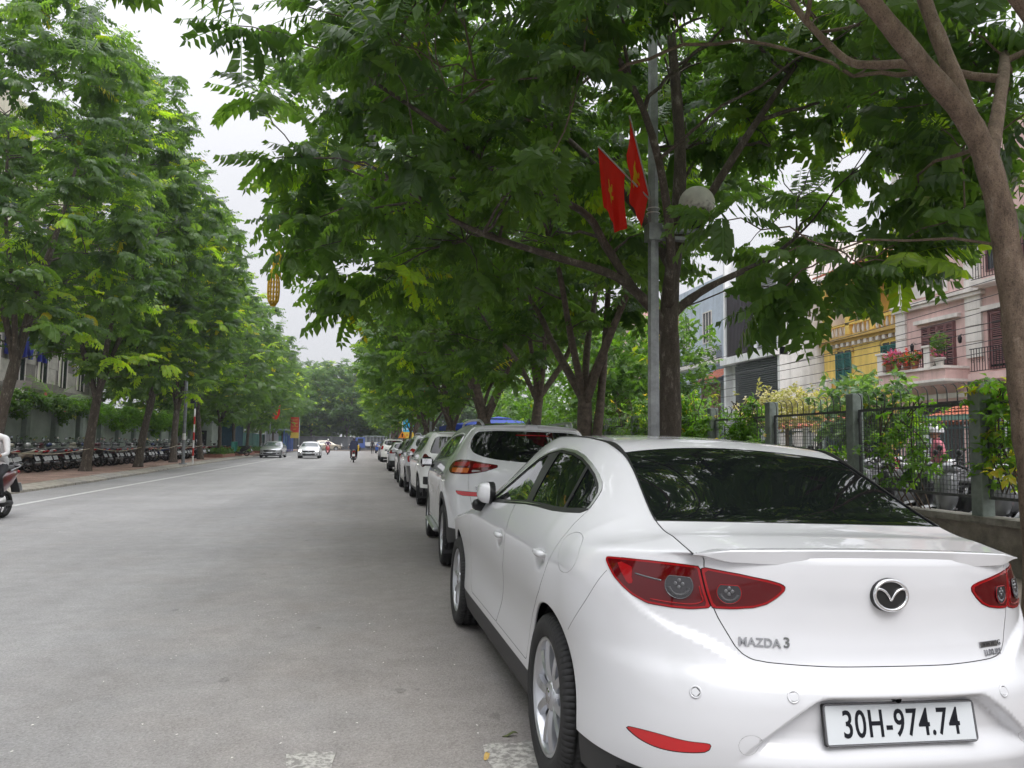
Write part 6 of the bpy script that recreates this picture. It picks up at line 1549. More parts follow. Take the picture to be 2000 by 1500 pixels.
tiled_roof(h, x+1.2, x+5, 29.5, 36.6, 10.2, 12.2, .45, TILE, ox, oy); tiled_roof(h, x-.7, x+.6, 30, 36, 10.15, 10.7, .4, TILE, ox, oy)
mb = MB(); mb.bbox(np.array((x-ox-.3, 35.7-oy, 4.5)), np.array((.17, .38, .28)), .03); mb.build('air_conditioner', PWHITE, h)
# white modern house
h = thing('town_house', 'white modern house with dark vertical slats and grey louvres', 'house', (25.5, 39.7, .1)); ox, oy = 25.5, 39.7; x = 21.0
bx(h, 'wall', WHT, x+.45, x+9, 36.4, 42.75, .1, 12.5); bx(h, 'wall', WHT, x, x+.45, 36.4, 36.62, .1, 12.5); bx(h, 'wall', WHT, x, x+.45, 42.53, 42.75, .1, 12.5)
bx(h, 'floor_slab', WHT, x-.25, x+.47, 36.4, 42.75, 6.20, 6.62); bx(h, 'floor_slab', WHT, x-.02, x+.47, 36.62, 42.53, 10.6, 10.9)
bx(h, 'recess', mat('recess_grey', (.16, .165, .17), .8), x+.30, x+.449, 36.62, 42.53, 6.62, 10.6)
for y in np.arange(39.2, 42.4, .17): bx(h, 'slat', DSLAT, x+.02, x+.14, y, y+.075, 6.62, 10.6)
bx(h, 'column', WHT, x+.0, x+.3, 38.85, 39.08, 6.62, 10.6)
for z in np.arange(6.7, 10.5, .11): bx(h, 'slat', mat('grey_louvre', (.30, .30, .30), .6), x+.08, x+.16, 36.75, 38.8, z, z+.055)
bx(h, 'recess', DLOU, x+.36, x+.446, 36.62, 42.0, 3.4, 6.1)
for z in np.arange(3.45, 6.1, .115): bx(h, 'slat', DLOU, x+.05, x+.20, 36.75, 41.3, z, z+.07)
for y in (36.7, 38.9, 41.3): bx(h, 'louvre_post', DLOU, x+.20, x+.30, y, y+.08, 3.4, 6.15)
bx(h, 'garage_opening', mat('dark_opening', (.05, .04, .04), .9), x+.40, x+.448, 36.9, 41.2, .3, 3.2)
# pale blue house with a small tiled porch
h = thing('town_house', 'pale blue grey house behind the white modern one, half hidden by leaves', 'house', (27, 48.4, .1)); ox, oy = 27, 48.4; x = 23.0
bx(h, 'wall', LBL, x, x+9, 43.6, 54.2, .1, 12.8)
for y in np.arange(44.3, 54, 1.9):
    if y > 51.5 or y < 46: window(h, x-ox, y-oy, y+1.0-oy, 4.7, 6.4, mat('blue_frame', (.05, .13, .20), .5), WIN, 'window', 1)
window(h, x-ox, 47.8-oy, 49.8-oy, 4.3, 5.5, PWHITE, CURT, 'window', 2); bx(h, 'floor_slab', PWHITE, x-.5, x, 46.3, 54.2, 6.9, 7.15); railing(h, x-.4-ox, 46.3-oy, 54.1-oy, 7.05, 7.9)
for z in np.arange(6.95, 8.0, .13): bx(h, 'slat', PWHITE, x-.48, x-.44, 47, 50.5, z, z+.05)
bx(h, 'balcony_slab', LBL, x-1.2, x, 46.0, 50.2, 5.65, 5.95)
for y in (52, 48.5): window(h, x-ox, y-oy, y+1.4-oy, 8.4, 10.6, PWHITE, WIN, 'window', 2)
bx(h, 'porch_wall', mat('red_stone', (.17, .10, .075), .85, noise=(3, .7)), x-1.7, x-1.5, 44.2, 46.6, .1, 5.3); tiled_roof(h, x-2.1, x-.4, 44.0, 47.2, 5.4, 6.4, .3, TILE, ox, oy)
# rest of the terrace further along
for i, (y0, y1, z, m, lb) in enumerate([(54.4, 61, 11, YEL, 'yellowish house seen between trunks above the parked cars'), (61.2, 67.5, 13, PINK, 'pinkish narrow house seen between trunks beyond the second lamp post'), (67.7, 75, 10.5, CREAM, 'cream house further along the lane behind the trees'), (75.2, 84, 12.5, WHT, 'white house at the far end of the lane')]):
    h = thing('town_house', lb, 'house', (27, (y0+y1)/2, .1), 0, 'houses in the lane'); ox, oy = 27, (y0+y1)/2
    bx(h, 'wall', m, 22.6+.2*i, 32, y0, y1, .1, z); bx(h, 'roof', TILE, 22.2+.2*i, 32, y0-.1, y1+.1, z, z+.25)
    for zz in np.arange(1.2, z-2, 3.3):
        for y in (y0+1.0, (y0+y1)/2+.6): window(h, 22.6+.2*i-27, y-oy, y+1.5-oy, zz, zz+1.7, SHUT if i % 2 else PWHITE, WIN, 'window', 1)
# low sheds with tiled roofs behind the parking
for i, (y0, y1, x0, lb) in enumerate([(22.8, 26.2, 15, 'small shed with red tiled roof behind the mesh fence, left'), (12.5, 19.4, 15.5, 'long shed with red tiled roof and green gutter behind the parked motorbikes')]):
    h = thing('shed', lb, 'shed', (x0+1.5, (y0+y1)/2, .1)); ox, oy = x0+1.5, (y0+y1)/2
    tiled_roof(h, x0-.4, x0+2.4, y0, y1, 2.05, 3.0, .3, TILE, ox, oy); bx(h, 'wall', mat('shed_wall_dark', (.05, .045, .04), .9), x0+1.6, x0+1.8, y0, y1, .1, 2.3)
    for y in np.linspace(y0+.2, y1-.2, 4): mb = MB(); mb.tube([(x0-.2-ox, y-oy, 0), (x0-.2-ox, y-oy, 2.0)], .05, 6); mb.build('post', FPOST, h)
    if i: mb = MB(); mb.box(x0-.55-ox, x0-.40-ox, y0-oy-.2, y1-oy+.2, 2.02, 2.16); mb.build('gutter', mat('green_sheet', (.18, .30, .25), .5), h)
# inner fence of the parking
f = thing('inner_fence', 'dark blue green railing with white posts at the back of the parking', 'fence', (13.6, 18, .1)); mb = MB(); FW = mat('inner_fence_white', (.55, .57, .58), .7); FG = mat('inner_fence_green', (.05, .085, .09), .5)
for i, y in enumerate(np.arange(-9, 13, 2.6)): mb = MB(); mb.bbox(np.array((0, y, .95)), np.array((.10, .10, .95)), .01); mb.build('post', FW, f)
for z in (.3, 1.75): mb = MB(); mb.box(-.02, .02, -9, 13, z, z+.045); mb.build('rail', FG, f)
mb = MB()
for y in np.arange(-8.9, 13, .12): mb.box(-.01, .01, y-.01, y+.01, .1, 1.95)
o = mb.build('bars', FG, f); o['kind'] = 'stuff'
# overhead wires on two poles
for y, lb in ((3.0, 'concrete utility pole near the pink house outside the right edge'), (66, 'concrete utility pole far along the lane behind the trees')):
    o = thing('utility_pole', lb, 'utility pole', (16.2, y, .1)); mb = MB(); mb.lathe([(.16, 0), (.10, 8), (.0004, 8)], 10); mb.build('pole', FPOST, o); mb = MB(); mb.box(-.6, .6, -.05, .05, 6.2, 6.32); mb.box(-.5, .5, -.05, .05, 4.7, 4.8); mb.build('crossarm', FPOST, o)
WIRE = mat('cable_black', (.02, .02, .02), .6)
for i, (dx, z0, sag) in enumerate([(-.5, 6.4, 1.0), (-.3, 6.3, 1.35), (.1, 6.3, 1.7), (-.2, 4.9, .55), (.2, 4.9, .85), (.3, 4.85, 1.15), (-.4, 4.85, .3)]):
    t = np.linspace(0, 1, 30); P = np.stack([np.full(30, 16.2+dx), 3+63*t, z0-sag*4*t*(1-t)], 1); mb = MB(); mb.tube(P, .011, 4)
    tag(mb.build('cable', WIRE), ['highest and tautest overhead cable in front of the houses', 'second of the upper overhead cables in front of the houses', 'lowest sagging of the upper overhead cables', 'upper one of the middle bundle of overhead cables', 'middle overhead cable crossing the yellow house', 'lowest sagging overhead cable crossing the shutters', 'overhead cable nearest the street, just under the balcony'][i], 'cable', 'overhead cables in front of the houses')
# blue canopy behind the cars
o = thing('canopy_tent', 'blue canopy tent behind the second parked car', 'tent', (7.2, 42.0, .1)); BT = mat('blue_tarp', (.015, .05, .33), .6)
mb = MB(); mb.add([(-3.0, -3.0, 2.25), (3.0, -3.0, 2.25), (3.0, 3.0, 2.25), (-3.0, 3.0, 2.25), (-.5, -.5, 2.62), (.5, -.5, 2.62), (.5, .5, 2.62), (-.5, .5, 2.62), (-3.0, -3.0, 2.0), (3.0, -3.0, 2.0), (3.0, 3.0, 2.0), (-3.0, 3.0, 2.0), (-.65, -.65, 2.68), (.65, -.65, 2.68), (.65, .65, 2.68), (-.65, .65, 2.68), (0, 0, 2.8)],
    [(0, 1, 5, 4), (1, 2, 6, 5), (2, 3, 7, 6), (3, 0, 4, 7), (8, 9, 1, 0), (9, 10, 2, 1), (10, 11, 3, 2), (11, 8, 0, 3), (12, 13, 16), (13, 14, 16), (14, 15, 16), (15, 12, 16)]); mb.build('canopy', BT, o)
for sx in (-2.9, 2.9):
    for sy in (-2.9, 2.9): mb = MB(); mb.tube([(sx, sy, 0), (sx, sy, 2.2)], .025, 6); mb.build('leg', GALV, o)
# ------------------------------------------------------------------ left: boundary wall and stone building
GW = mat('grey_green_render', (.42, .47, .44), .88, noise=(1.2, .82, 9), bump=(40, .1)); GWD = mat('grey_green_pilaster', (.28, .325, .30), .88, noise=(2, .8))
h = thing('boundary_wall', 'grey green panelled wall with pilasters behind the parked motorbikes', 'wall', (-14, 45, .12)); ox, oy = -14, 45
bx(h, 'wall', GW, -14.12, -14.0, 14, 67.4, .1, 2.72); bx(h, 'coping', GW, -14.2, -13.86, 14, 67.4, 2.72, 2.84); bx(h, 'plinth', GWD, -14.0, -13.93, 14, 67.4, .1, .72); bx(h, 'plinth_ledge', GW, -14.0, -13.90, 14, 67.4, .72, .78)
for k in range(-6, 12): y = 35.16+k*3.03; bx(h, 'pilaster', GWD, -14.0, -13.80, y-.19, y+.19, .1, 2.74)
h = thing('kiosk', 'grey green kiosk with dark doorway at the end of the wall', 'kiosk', (-13.5, 69.3, .12)); ox, oy = -13.5, 69.3
bx(h, 'wall', GW, -14.5, -12.6, 67.5, 71.2, .1, 3.05); bx(h, 'roof', GWD, -14.7, -12.4, 67.3, 71.4, 3.05, 3.2); bx(h, 'door', mat('kiosk_door', (.03, .03, .04), .7), -13.9, -13.0, 67.46, 67.5, .1, 2.2)
h = thing('container', 'dark blue steel container behind the kiosk', 'container', (-12.6, 76, .12)); ox, oy = -12.6, 76; bx(h, 'body', mat('container_blue', (.02, .07, .12), .6, noise=(2, .7)), -14, -11.9, 73, 79, .15, 3.3)
mb = MB()
for y in np.arange(73.1, 79, .3): mb.box(-11.9-ox, -11.84-ox, y-oy, y+.15-oy, .15, 3.1)
mb.build('corrugation', mat('container_blue', (.02, .07, .12), .6), h)
h = thing('site_fence', 'dark green sheet fence beyond the container on the left', 'fence', (-12.4, 90, .12)); ox, oy = -12.4, 90
for i, y in enumerate(np.arange(79.3, 128, 2.0)): bx(h, 'panel', mat('green_sheet_fence', (.02, .105, .085), .6, noise=(1.4, .55, 8)), -12.5+.03*(i % 2), -12.42+.03*(i % 2), y, y+1.98, .1, 2.25)
h = thing('shelter', 'pale blue and white shelter with posts behind the silver saloon', 'shelter', (-12.0, 104, .12)); ox, oy = -12, 104; bx(h, 'roof', mat('shelter_roof', (.30, .36, .42), .6), -12.1, -9.8, 98, 112, 2.75, 2.95); bx(h, 'back_wall', mat('shelter_white', (.42, .44, .48), .7), -12.15, -12.05, 98, 112, .1, 2.75)
for y in np.arange(98.2, 112, 2.3): bx(h, 'post', mat('shelter_blue', (.05, .10, .32), .6), -10.0, -9.85, y, y+.15, .1, 2.75)
# stone building behind the wall: plinth storey of grey stone, cream storeys above
h = thing('office_building', 'stone and cream building with blue letters behind the left wall', 'building', (-27, 52, .12)); ox, oy = -27, 52; x = -21.0
bx(h, 'wall', STONE, -36, x, 30, 66, .12, 8.6); bx(h, 'wall', CREAM, -36, x-.25, 30, 66, 8.6, 22)
for z in np.arange(.3, 8.5, .82):
    for j, y in enumerate(np.arange(44, 66, 1.65)): bx(h, 'stone', STONE if (j*7+int(z*10)) % 3 else STONED, x, x+.05, y+.012+(.8 if int(z/.82) % 2 else 0)*0, y+1.638, z+.012, z+.808)
for z, d, t in ((8.45, .55, .30), (8.75, .75, .16), (4.35, .45, .25), (12.6, .4, .3)): bx(h, 'cornice', STONED if z < 9 else CREAM, x-.3, x+d, 30, 66.3, z, z+t)
for y in (47, 50.4, 53.8, 57.2, 60.6, 64):
    window(h, x-ox+.06, y+.25-oy, y+1.95-oy, 4.8, 7.6, PWHITE, CURT, 'window', 2, .10) if False else None
    w_ = MB(); w_.box(x+.055-ox, x+.075-ox, y+.3-oy, y+1.9-oy, 4.8, 7.3); o = w_.build('window', WIN, h); w_ = MB(); w_.box(x+.076-ox, x+.085-ox, y+.35-oy, y+.75-oy, 4.85, 7.25); w_.build('curtain', CURT, o)
    w_ = MB()
    for yy_ in (y+.3, y+1.06, y+1.84): w_.box(x+.086-ox, x+.12-ox, yy_-oy, yy_+.08-oy, 4.8, 7.3)
    w_.box(x+.086-ox, x+.118-ox, y+.38-oy, y+1.84-oy, 7.22, 7.3); w_.build('frame', PWHITE, o)
    for zz in (9.6, 13.4, 17.2):
        w_ = MB(); w_.box(x-.245-ox, x-.23-ox, y+.3-oy, y+1.9-oy, zz, zz+2.3); o = w_.build('window', mat('blue_office_glass', (.06, .09, .16), .08), h); w_ = MB()
        for yy_ in (y+.3, y+1.06, y+1.84): w_.box(x-.229-ox, x-.17-ox, yy_-oy, yy_+.08-oy, zz, zz+2.3)
        w_.build('frame', PWHITE, o)
bx(h, 'porch', STONED, x, x+1.6, 49.5, 53.6, 4.3, 4.75); bx(h, 'porch', STONE, x, x+1.2, 49.5, 53.2, .1, 4.298)
for i, (ch, y) in enumerate((('E', 49.6), ('N', 52.2), ('H', 54.4))):
    text_obj('letter', ch, 2.1, BLUEL, h, Matrix.Translation((x+.22-ox, y-oy, 6.85)) @ Matrix.Rotation(pi/2, 4, 'Z') @ Matrix.Rotation(pi/2, 4, 'X'), .10, .8, .03)
# ------------------------------------------------------------------ motorbikes
BPAINT = {k: mat('bike_paint_'+k, c, .3, coat=1) for k, c in dict(black=(.015, .015, .017), white=(.62, .62, .62), red=(.32, .02, .025), cream=(.50, .46, .38), grey=(.16, .165, .175), blue=(.03, .06, .20), wine=(.12, .02, .03)).items()}
BTYRE = mat('bike_tyre', (.018, .018, .018), .8); SEATM = mat('bike_seat', (.02, .02, .021), .55); BMET = mat('bike_metal', (.30, .30, .31), .3, metal=.9); BDARK = mat('bike_dark_plastic', (.025, .025, .027), .5); HEADG = mat('bike_lens', (.55, .56, .58), .1, coat=1); MIRR = mat('mirror_silver', (.8, .8, .82), .06, metal=1)
def loft(mb, secs, n=12, mi=0):
    """secs: (x, z, half_width, half_height[, power]) ellipse rings square to x"""
    V = []; a = np.arange(n)*2*pi/n
    for s_ in secs:
        x, z, w, h = s_[:4]; p = s_[4] if len(s_) > 4 else .8
        V.append(np.stack([np.full(n, x), w*np.sign(np.cos(a))*np.abs(np.cos(a))**p, z+h*np.sign(np.sin(a))*np.abs(np.sin(a))**p], 1))
    F = [(i*n+j, (i+1)*n+j, (i+1)*n+(j+1) % n, i*n+(j+1) % n) for i in range(len(secs)-1) for j in range(n)]
    F += [tuple(range(n)), tuple(range((len(secs)-1)*n, len(secs)*n))[::-1]]
    return mb.add(np.concatenate(V), F, mi, True)
def bike(kind, paint, label, lod=0):
    """x forward, on its wheels at z = 0; scooter or underbone"""
    o = thing('motorbike', label, 'motorbike', (0, 0, 0)); sc = kind == 'scooter'; r = .235 if sc else .285; xf_, xr = (.60, -.60) if sc else (.62, -.60)
    nn = 20 if lod == 0 else 12
    for x in (xf_, xr):
        w = MB(); tw = .05 if sc else .038; w.lathe([(r-.075, -.03), (r-.06, -tw), (r-.02, -tw), (r, -.015), (r, .015), (r-.02, tw), (r-.06, tw), (r-.075, .03), (r-.075, -.03)], nn, 'y'); wo = w.build('wheel', BTYRE, o); wo.location = (x, 0, r)
        m = MB(); m.lathe([(r-.06, -.022), (r-.075, -.02), (r-.075, .02), (r-.06, .022)], nn, 'y'); m.lathe([(.05, -.05), (.055, -.04), (.055, .04), (.05, .05), (.0004, .05)], 10, 'y')
        for k in range(5 if sc else 8): a = k*2*pi/(5 if sc else 8); m.tube([(.03*cos(a), 0, .03*sin(a)), ((r-.07)*cos(a+.1), 0, (r-.07)*sin(a+.1))], .014 if sc else .006, 4)
        m.build('rim', BMET, wo)
    hx, hz = (.42, 1.0) if sc else (.36, .98)        # steering head
    m = MB()
    for sd in (-1, 1): m.tube([(xf_, sd*.07, r), (xf_-.05, sd*.07, r+.25), (hx+.02, sd*.05, hz-.28)], .02, 6)
    m.build('fork', BMET, o)
    m = MB(); a = np.linspace(.15, pi*.92, 9)
    V = [(xf_+(r+.035)*cos(t), y, r+(r+.035)*sin(t)-(.02 if abs(y) > .05 else 0)) for t in a for y in (-.07, -.045, .045, .07)]
    m.add(V, [(i*4+j, i*4+j+1, i*4+5+j, i*4+4+j) for i in range(8) for j in range(3)], 0, True); m.build('front_fender', paint, o)
    m = MB()
    if sc:
        loft(m, [(.56, .62, .10, .10), (.52, .66, .20, .24), (.44, .70, .23, .30), (.36, .72, .20, .28), (.33, .72, .16, .24)]); 
        loft(m, [(.40, .36, .16, .05), (.1, .30, .19, .05), (-.15, .31, .19, .07)])
        loft(m, [(-.05, .42, .15, .13), (-.15, .52, .17, .20), (-.40, .60, .18, .20), (-.65, .68, .15, .15), (-.88, .76, .08, .07), (-.93, .78, .04, .03)])
        loft(m, [(.50, .98, .05, .05), (.46, .99, .13, .08), (.38, 1.0, .16, .09), (.31, 1.0, .10, .07)])
    else:
        loft(m, [(.50, .74, .05, .07), (.44, .72, .17, .15), (.34, .62, .22, .24), (.22, .50, .19, .20), (.12, .44, .10, .14)])
        loft(m, [(.30, .66, .06, .07), (.05, .50, .06, .07), (-.15, .50, .09, .12), (-.35, .60, .11, .12), (-.62, .70, .11, .09), (-.92, .78, .06, .05), (-.97, .79, .03, .03)])
        loft(m, [(.47, .96, .04, .05), (.43, .97, .10, .08), (.34, .98, .13, .08), (.27, .98, .06, .05)])
    m.build('body', paint, o)
    m = MB(); loft(m, [(.08, .76 if sc else .74, .09, .03), (0, .79 if sc else .77, .12, .045), (-.25, .79 if sc else .78, .13, .05), (-.42, .81, .13, .045), (-.70, .84, .11, .04), (-.82, .84, .06, .03)]); m.build('seat', SEATM, o)
    m = MB(); loft(m, [(.12, .28, .10, .08), (.0, .26, .14, .10), (-.2, .27, .13, .10), (-.30, .30, .09, .07)]); m.tube([(-.3, .12, .26), (-.60, .13, .25)], .05, 7); m.build('engine', BDARK, o)
    m = MB(); m.tube([(.0, -.12, .20), (-.25, -.14, .20), (-.5, -.16, .26), (-.95, -.17, .34)], [.02, .025, .045, .05], 8); m.build('exhaust', BMET if not sc else BDARK, o)
    m = MB(); m.tube(smooth_line([(hx-.10, -.34, hz+.04), (hx-.04, -.20, hz+.07), (hx, 0, hz+.02), (hx-.04, .20, hz+.07), (hx-.10, .34, hz+.04)], 3), .014, 6)
    for sd in (-1, 1): m.tube([(hx-.07, sd*.24, hz+.06), (hx-.11, sd*.36, hz+.04)], .02, 6)
    m.build('handlebar', BDARK, o)
    for sd in (-1, 1):
        m = MB(); m.tube([(hx-.05, sd*.22, hz+.06), (hx-.02, sd*.26, hz+.17), (hx-.03, sd*.30, hz+.22)], .007, 5); m.ball((hx-.02, sd*.32, hz+.25), (.02, .07, .045), 10); mo = m.build('mirror', BDARK, o)
        g = MB(); g.cbox((hx-.041, sd*.32, hz+.25), (.004, .10, .06)); g.build('mirror_glass', MIRR, mo)
    m = MB(); m.ball((hx+.10 if sc else hx+.085, 0, hz-.01), (.03, .085, .055), 10); m.build('headlight', HEADG, o)
    m = MB(); m.ball((-.93 if sc else -.96, 0, .77), (.03, .09, .04), 10); m.build('tail_light', REDB, o)
    m = MB(); m.add([(-.86, -.06, .70), (-.86, .06, .70), (-1.0, .07, .42), (-1.0, -.07, .42), (-.84, -.06, .69), (-.84, .06, .69), (-.98, .07, .41), (-.98, -.07, .41)], [(0, 1, 2, 3), (7, 6, 5, 4), (0, 4, 5, 1), (1, 5, 6, 2), (2, 6, 7, 3), (3, 7, 4, 0)]); m.build('rear_fender', BDARK, o)
    m = MB(); m.add([(-.962, -.095, .58), (-.962, .095, .58), (-1.03, .095, .44), (-1.03, -.095, .44), (-.955, -.095, .576), (-.955, .095, .576), (-1.023, .095, .436), (-1.023, -.095, .436)], [(0, 1, 2, 3), (7, 6, 5, 4), (0, 4, 5, 1), (1, 5, 6, 2), (2, 6, 7, 3), (3, 7, 4, 0)]); m.build('number_plate', mat('bike_plate', (.46, .47, .48), .5, noise=(3, .7)), o)
    m = MB()
    for sd in (-1, 1): m.tube([(-.55, sd*.13, .80), (-.85, sd*.12, .86), (-1.0, sd*.06, .88)], .012, 5)
    m.tube([(-1.0, -.06, .88), (-1.0, .06, .88)], .012, 5); m.build('grab_rail', BMET, o)
    m = MB(); m.tube([(-.05, .10, .22), (-.12, .22, .02)], .012, 5); m.build('side_stand', BDARK, o)
    return o
LG = 'motorbikes parked in the row along the left wall'; RG = 'motorbikes parked behind the mesh fence'
protos = {}
def put_bike(kind, col, x, y, z, rz, label, group, lean=0):
    k = (kind, col)
    if k not in protos: protos[k] = o = bike(kind, BPAINT[col], label, 1); o.location = (x, y, z); o.rotation_euler = (0, 0, rz)
    else: o = dup(protos[k], (x, y, z), rz, label)
    o.rotation_euler[0] = lean; o['group'] = group; return o
r_ = np.random.default_rng(17); cols = ['black', 'black', 'cream', 'grey', 'white', 'wine', 'black', 'red', 'grey', 'black', 'blue', 'white']
kindw = {'scooter': 'scooter', 'under': 'slim motorbike'}
y = 25.6; i = 0; cnt = {}
ORD = ['first', 'second', 'third', 'fourth', 'fifth', 'sixth', 'seventh', 'eighth', 'ninth', 'tenth', 'eleventh', 'twelfth', 'thirteenth', 'fourteenth', 'fifteenth', 'sixteenth', 'seventeenth', 'eighteenth', 'nineteenth', 'twentieth']
while y < 64:
    if all(abs(y-t) > .30 or True for t in (32, 37.4, 45.6, 53.8)):
        k = 'scooter' if r_.random() < .45 else 'under'; c = ['cream', 'cream', 'black', 'white', 'grey', 'wine'][i % 6] if 29.5 < y < 34 else cols[int(r_.integers(0, 12))]
        near = 'past the edge tree' if y < 32 else 'past the painted trunk' if y < 37.4 else 'past the low forked trunk' if y < 45.6 else 'past the thin straight trunk' if y < 53.8 else 'past the last trunk'
        cnt[near] = cnt.get(near, -1)+1
        lb = f'{c} {kindw[k]} in the left row, {ORD[cnt[near]]} bike {near}'
        put_bike(k, c, -12.25+r_.normal(0, .08), y, .152, pi-.38+r_.normal(0, .13), lb, LG, lean=-.10+r_.normal(0, .05))
    y += .58+abs(r_.normal(0, .14)); i += 1
# behind the fence on the right
n = 0
for row, (x0, ys_, rz) in enumerate([(8.5, np.arange(5.6, 14.5, .72), 2.85), (10.9, np.arange(7.0, 19, .78), 2.9), (12.2, np.arange(9, 22, .8), .25)]):
    for n, y in enumerate(ys_):
        k = 'scooter' if r_.random() < .6 else 'under'; c = ['black', 'white', 'grey', 'white', 'red', 'black', 'blue', 'white'][int(r_.integers(0, 8))]
        if row == 0: c = ['black', 'grey', 'white'][int(r_.integers(0, 3))]
        if row and abs(y-11.5) < .5 and row == 1: continue
        put_bike(k, c, x0+r_.normal(0, .1), y, .10, rz+r_.normal(0, .08), f'{c} {kindw[k]} behind the mesh fence, {ORD[n]} from near end of '+['nearest row', 'middle row', 'back row'][row], RG, lean=-.10)
# singles
sc1 = bike('scooter', BPAINT['black'], 'black scooter with a teal cloth over its front parked by the planted bed', 0); sc1.location = (-10.2, 66.6, .15); sc1.rotation_euler = (0, 0, pi*.93)
TEAL = mat('teal_cloth', (.10, .42, .36), .7)
V = []; 
for j in range(8):
    for i in range(8): u, v = i/7, j/7; V.append((.10*sin(u*6+v)*.5+.35-.55*(u-.5), .26+.06*sin(u*8)-.02*v, 1.18-.85*v*(.5+.5*(1-abs(u-.4)))))
mb = MB(); mb.add(V, [(j*8+i, j*8+i+1, j*8+9+i, j*8+8+i) for j in range(7) for i in range(7)], 0, True); o = mb.build('cloth', TEAL); o.location = (-10.2, 66.6, .15); o.rotation_euler = (0, 0, pi*.93); tag(o, 'teal cloth hanging over the handlebar of the black scooter', 'cloth')
for x, y, c, rz, lb in ((-11.6, 65.0, 'black', 2.4, 'black motorbike leaning by the trunk before the kiosk'), (-10.6, 86, 'grey', 2.8, 'grey motorbike parked behind the silver saloon'), (-10.4, 87.2, 'white', 2.8, 'white motorbike parked behind the silver saloon'), (-11.8, 68.4, 'red', 2.9, 'red motorbike standing behind the planted bed'), (-4.4, 133.6, 'white', .3, 'white motorbike parked beside the blue truck'), (-6.6, 133.4, 'cream', 3.0, 'pale motorbike parked behind the beige van')):
    put_bike('under', c, x, y, .15, rz, lb, 'single parked motorbikes', -.1)
# ------------------------------------------------------------------ people
SKIN = mat('skin', (.42, .25, .17), .55); HAIR = mat('black_hair', (.012, .010, .010), .5); SHOEW = mat('white_shoe', (.68, .68, .68), .6)
def skin_body(joints, bones, name, m, parent, lv=2):
    """one continuous skinned surface; joints: name -> (pos, (rx, ry))"""
    idx = {k: i for i, k in enumerate(joints)}; me = bpy.data.meshes.new(name)
    me.from_pydata([joints[k][0] for k in joints], [(idx[a], idx[b]) for a, b in bones], []); me.update()
    o = bpy.data.objects.new(name, me); COL.objects.link(o); o.modifiers.new('s', 'SKIN'); 
    if not me.skin_vertices: me.attributes.new if False else None
    sv = me.skin_vertices[0].data if len(me.skin_vertices) else None
    if sv is None: raise RuntimeError('no skin layer')
    for k, i in idx.items():
        r = joints[k][1]; sv[i].radius = r if isinstance(r, tuple) else (r, r)
    sv[0].use_root = True
    sb = o.modifiers.new('d', 'SUBSURF'); sb.levels = lv; sb.render_levels = lv
    dg = bpy.context.evaluated_depsgraph_get(); me2 = bpy.data.meshes.new_from_object(o.evaluated_get(dg)); bpy.data.objects.remove(o)
    me2.polygons.foreach_set('use_smooth', np.ones(len(me2.polygons), bool)); me2.name = name
    return link(name, me2, m, parent)
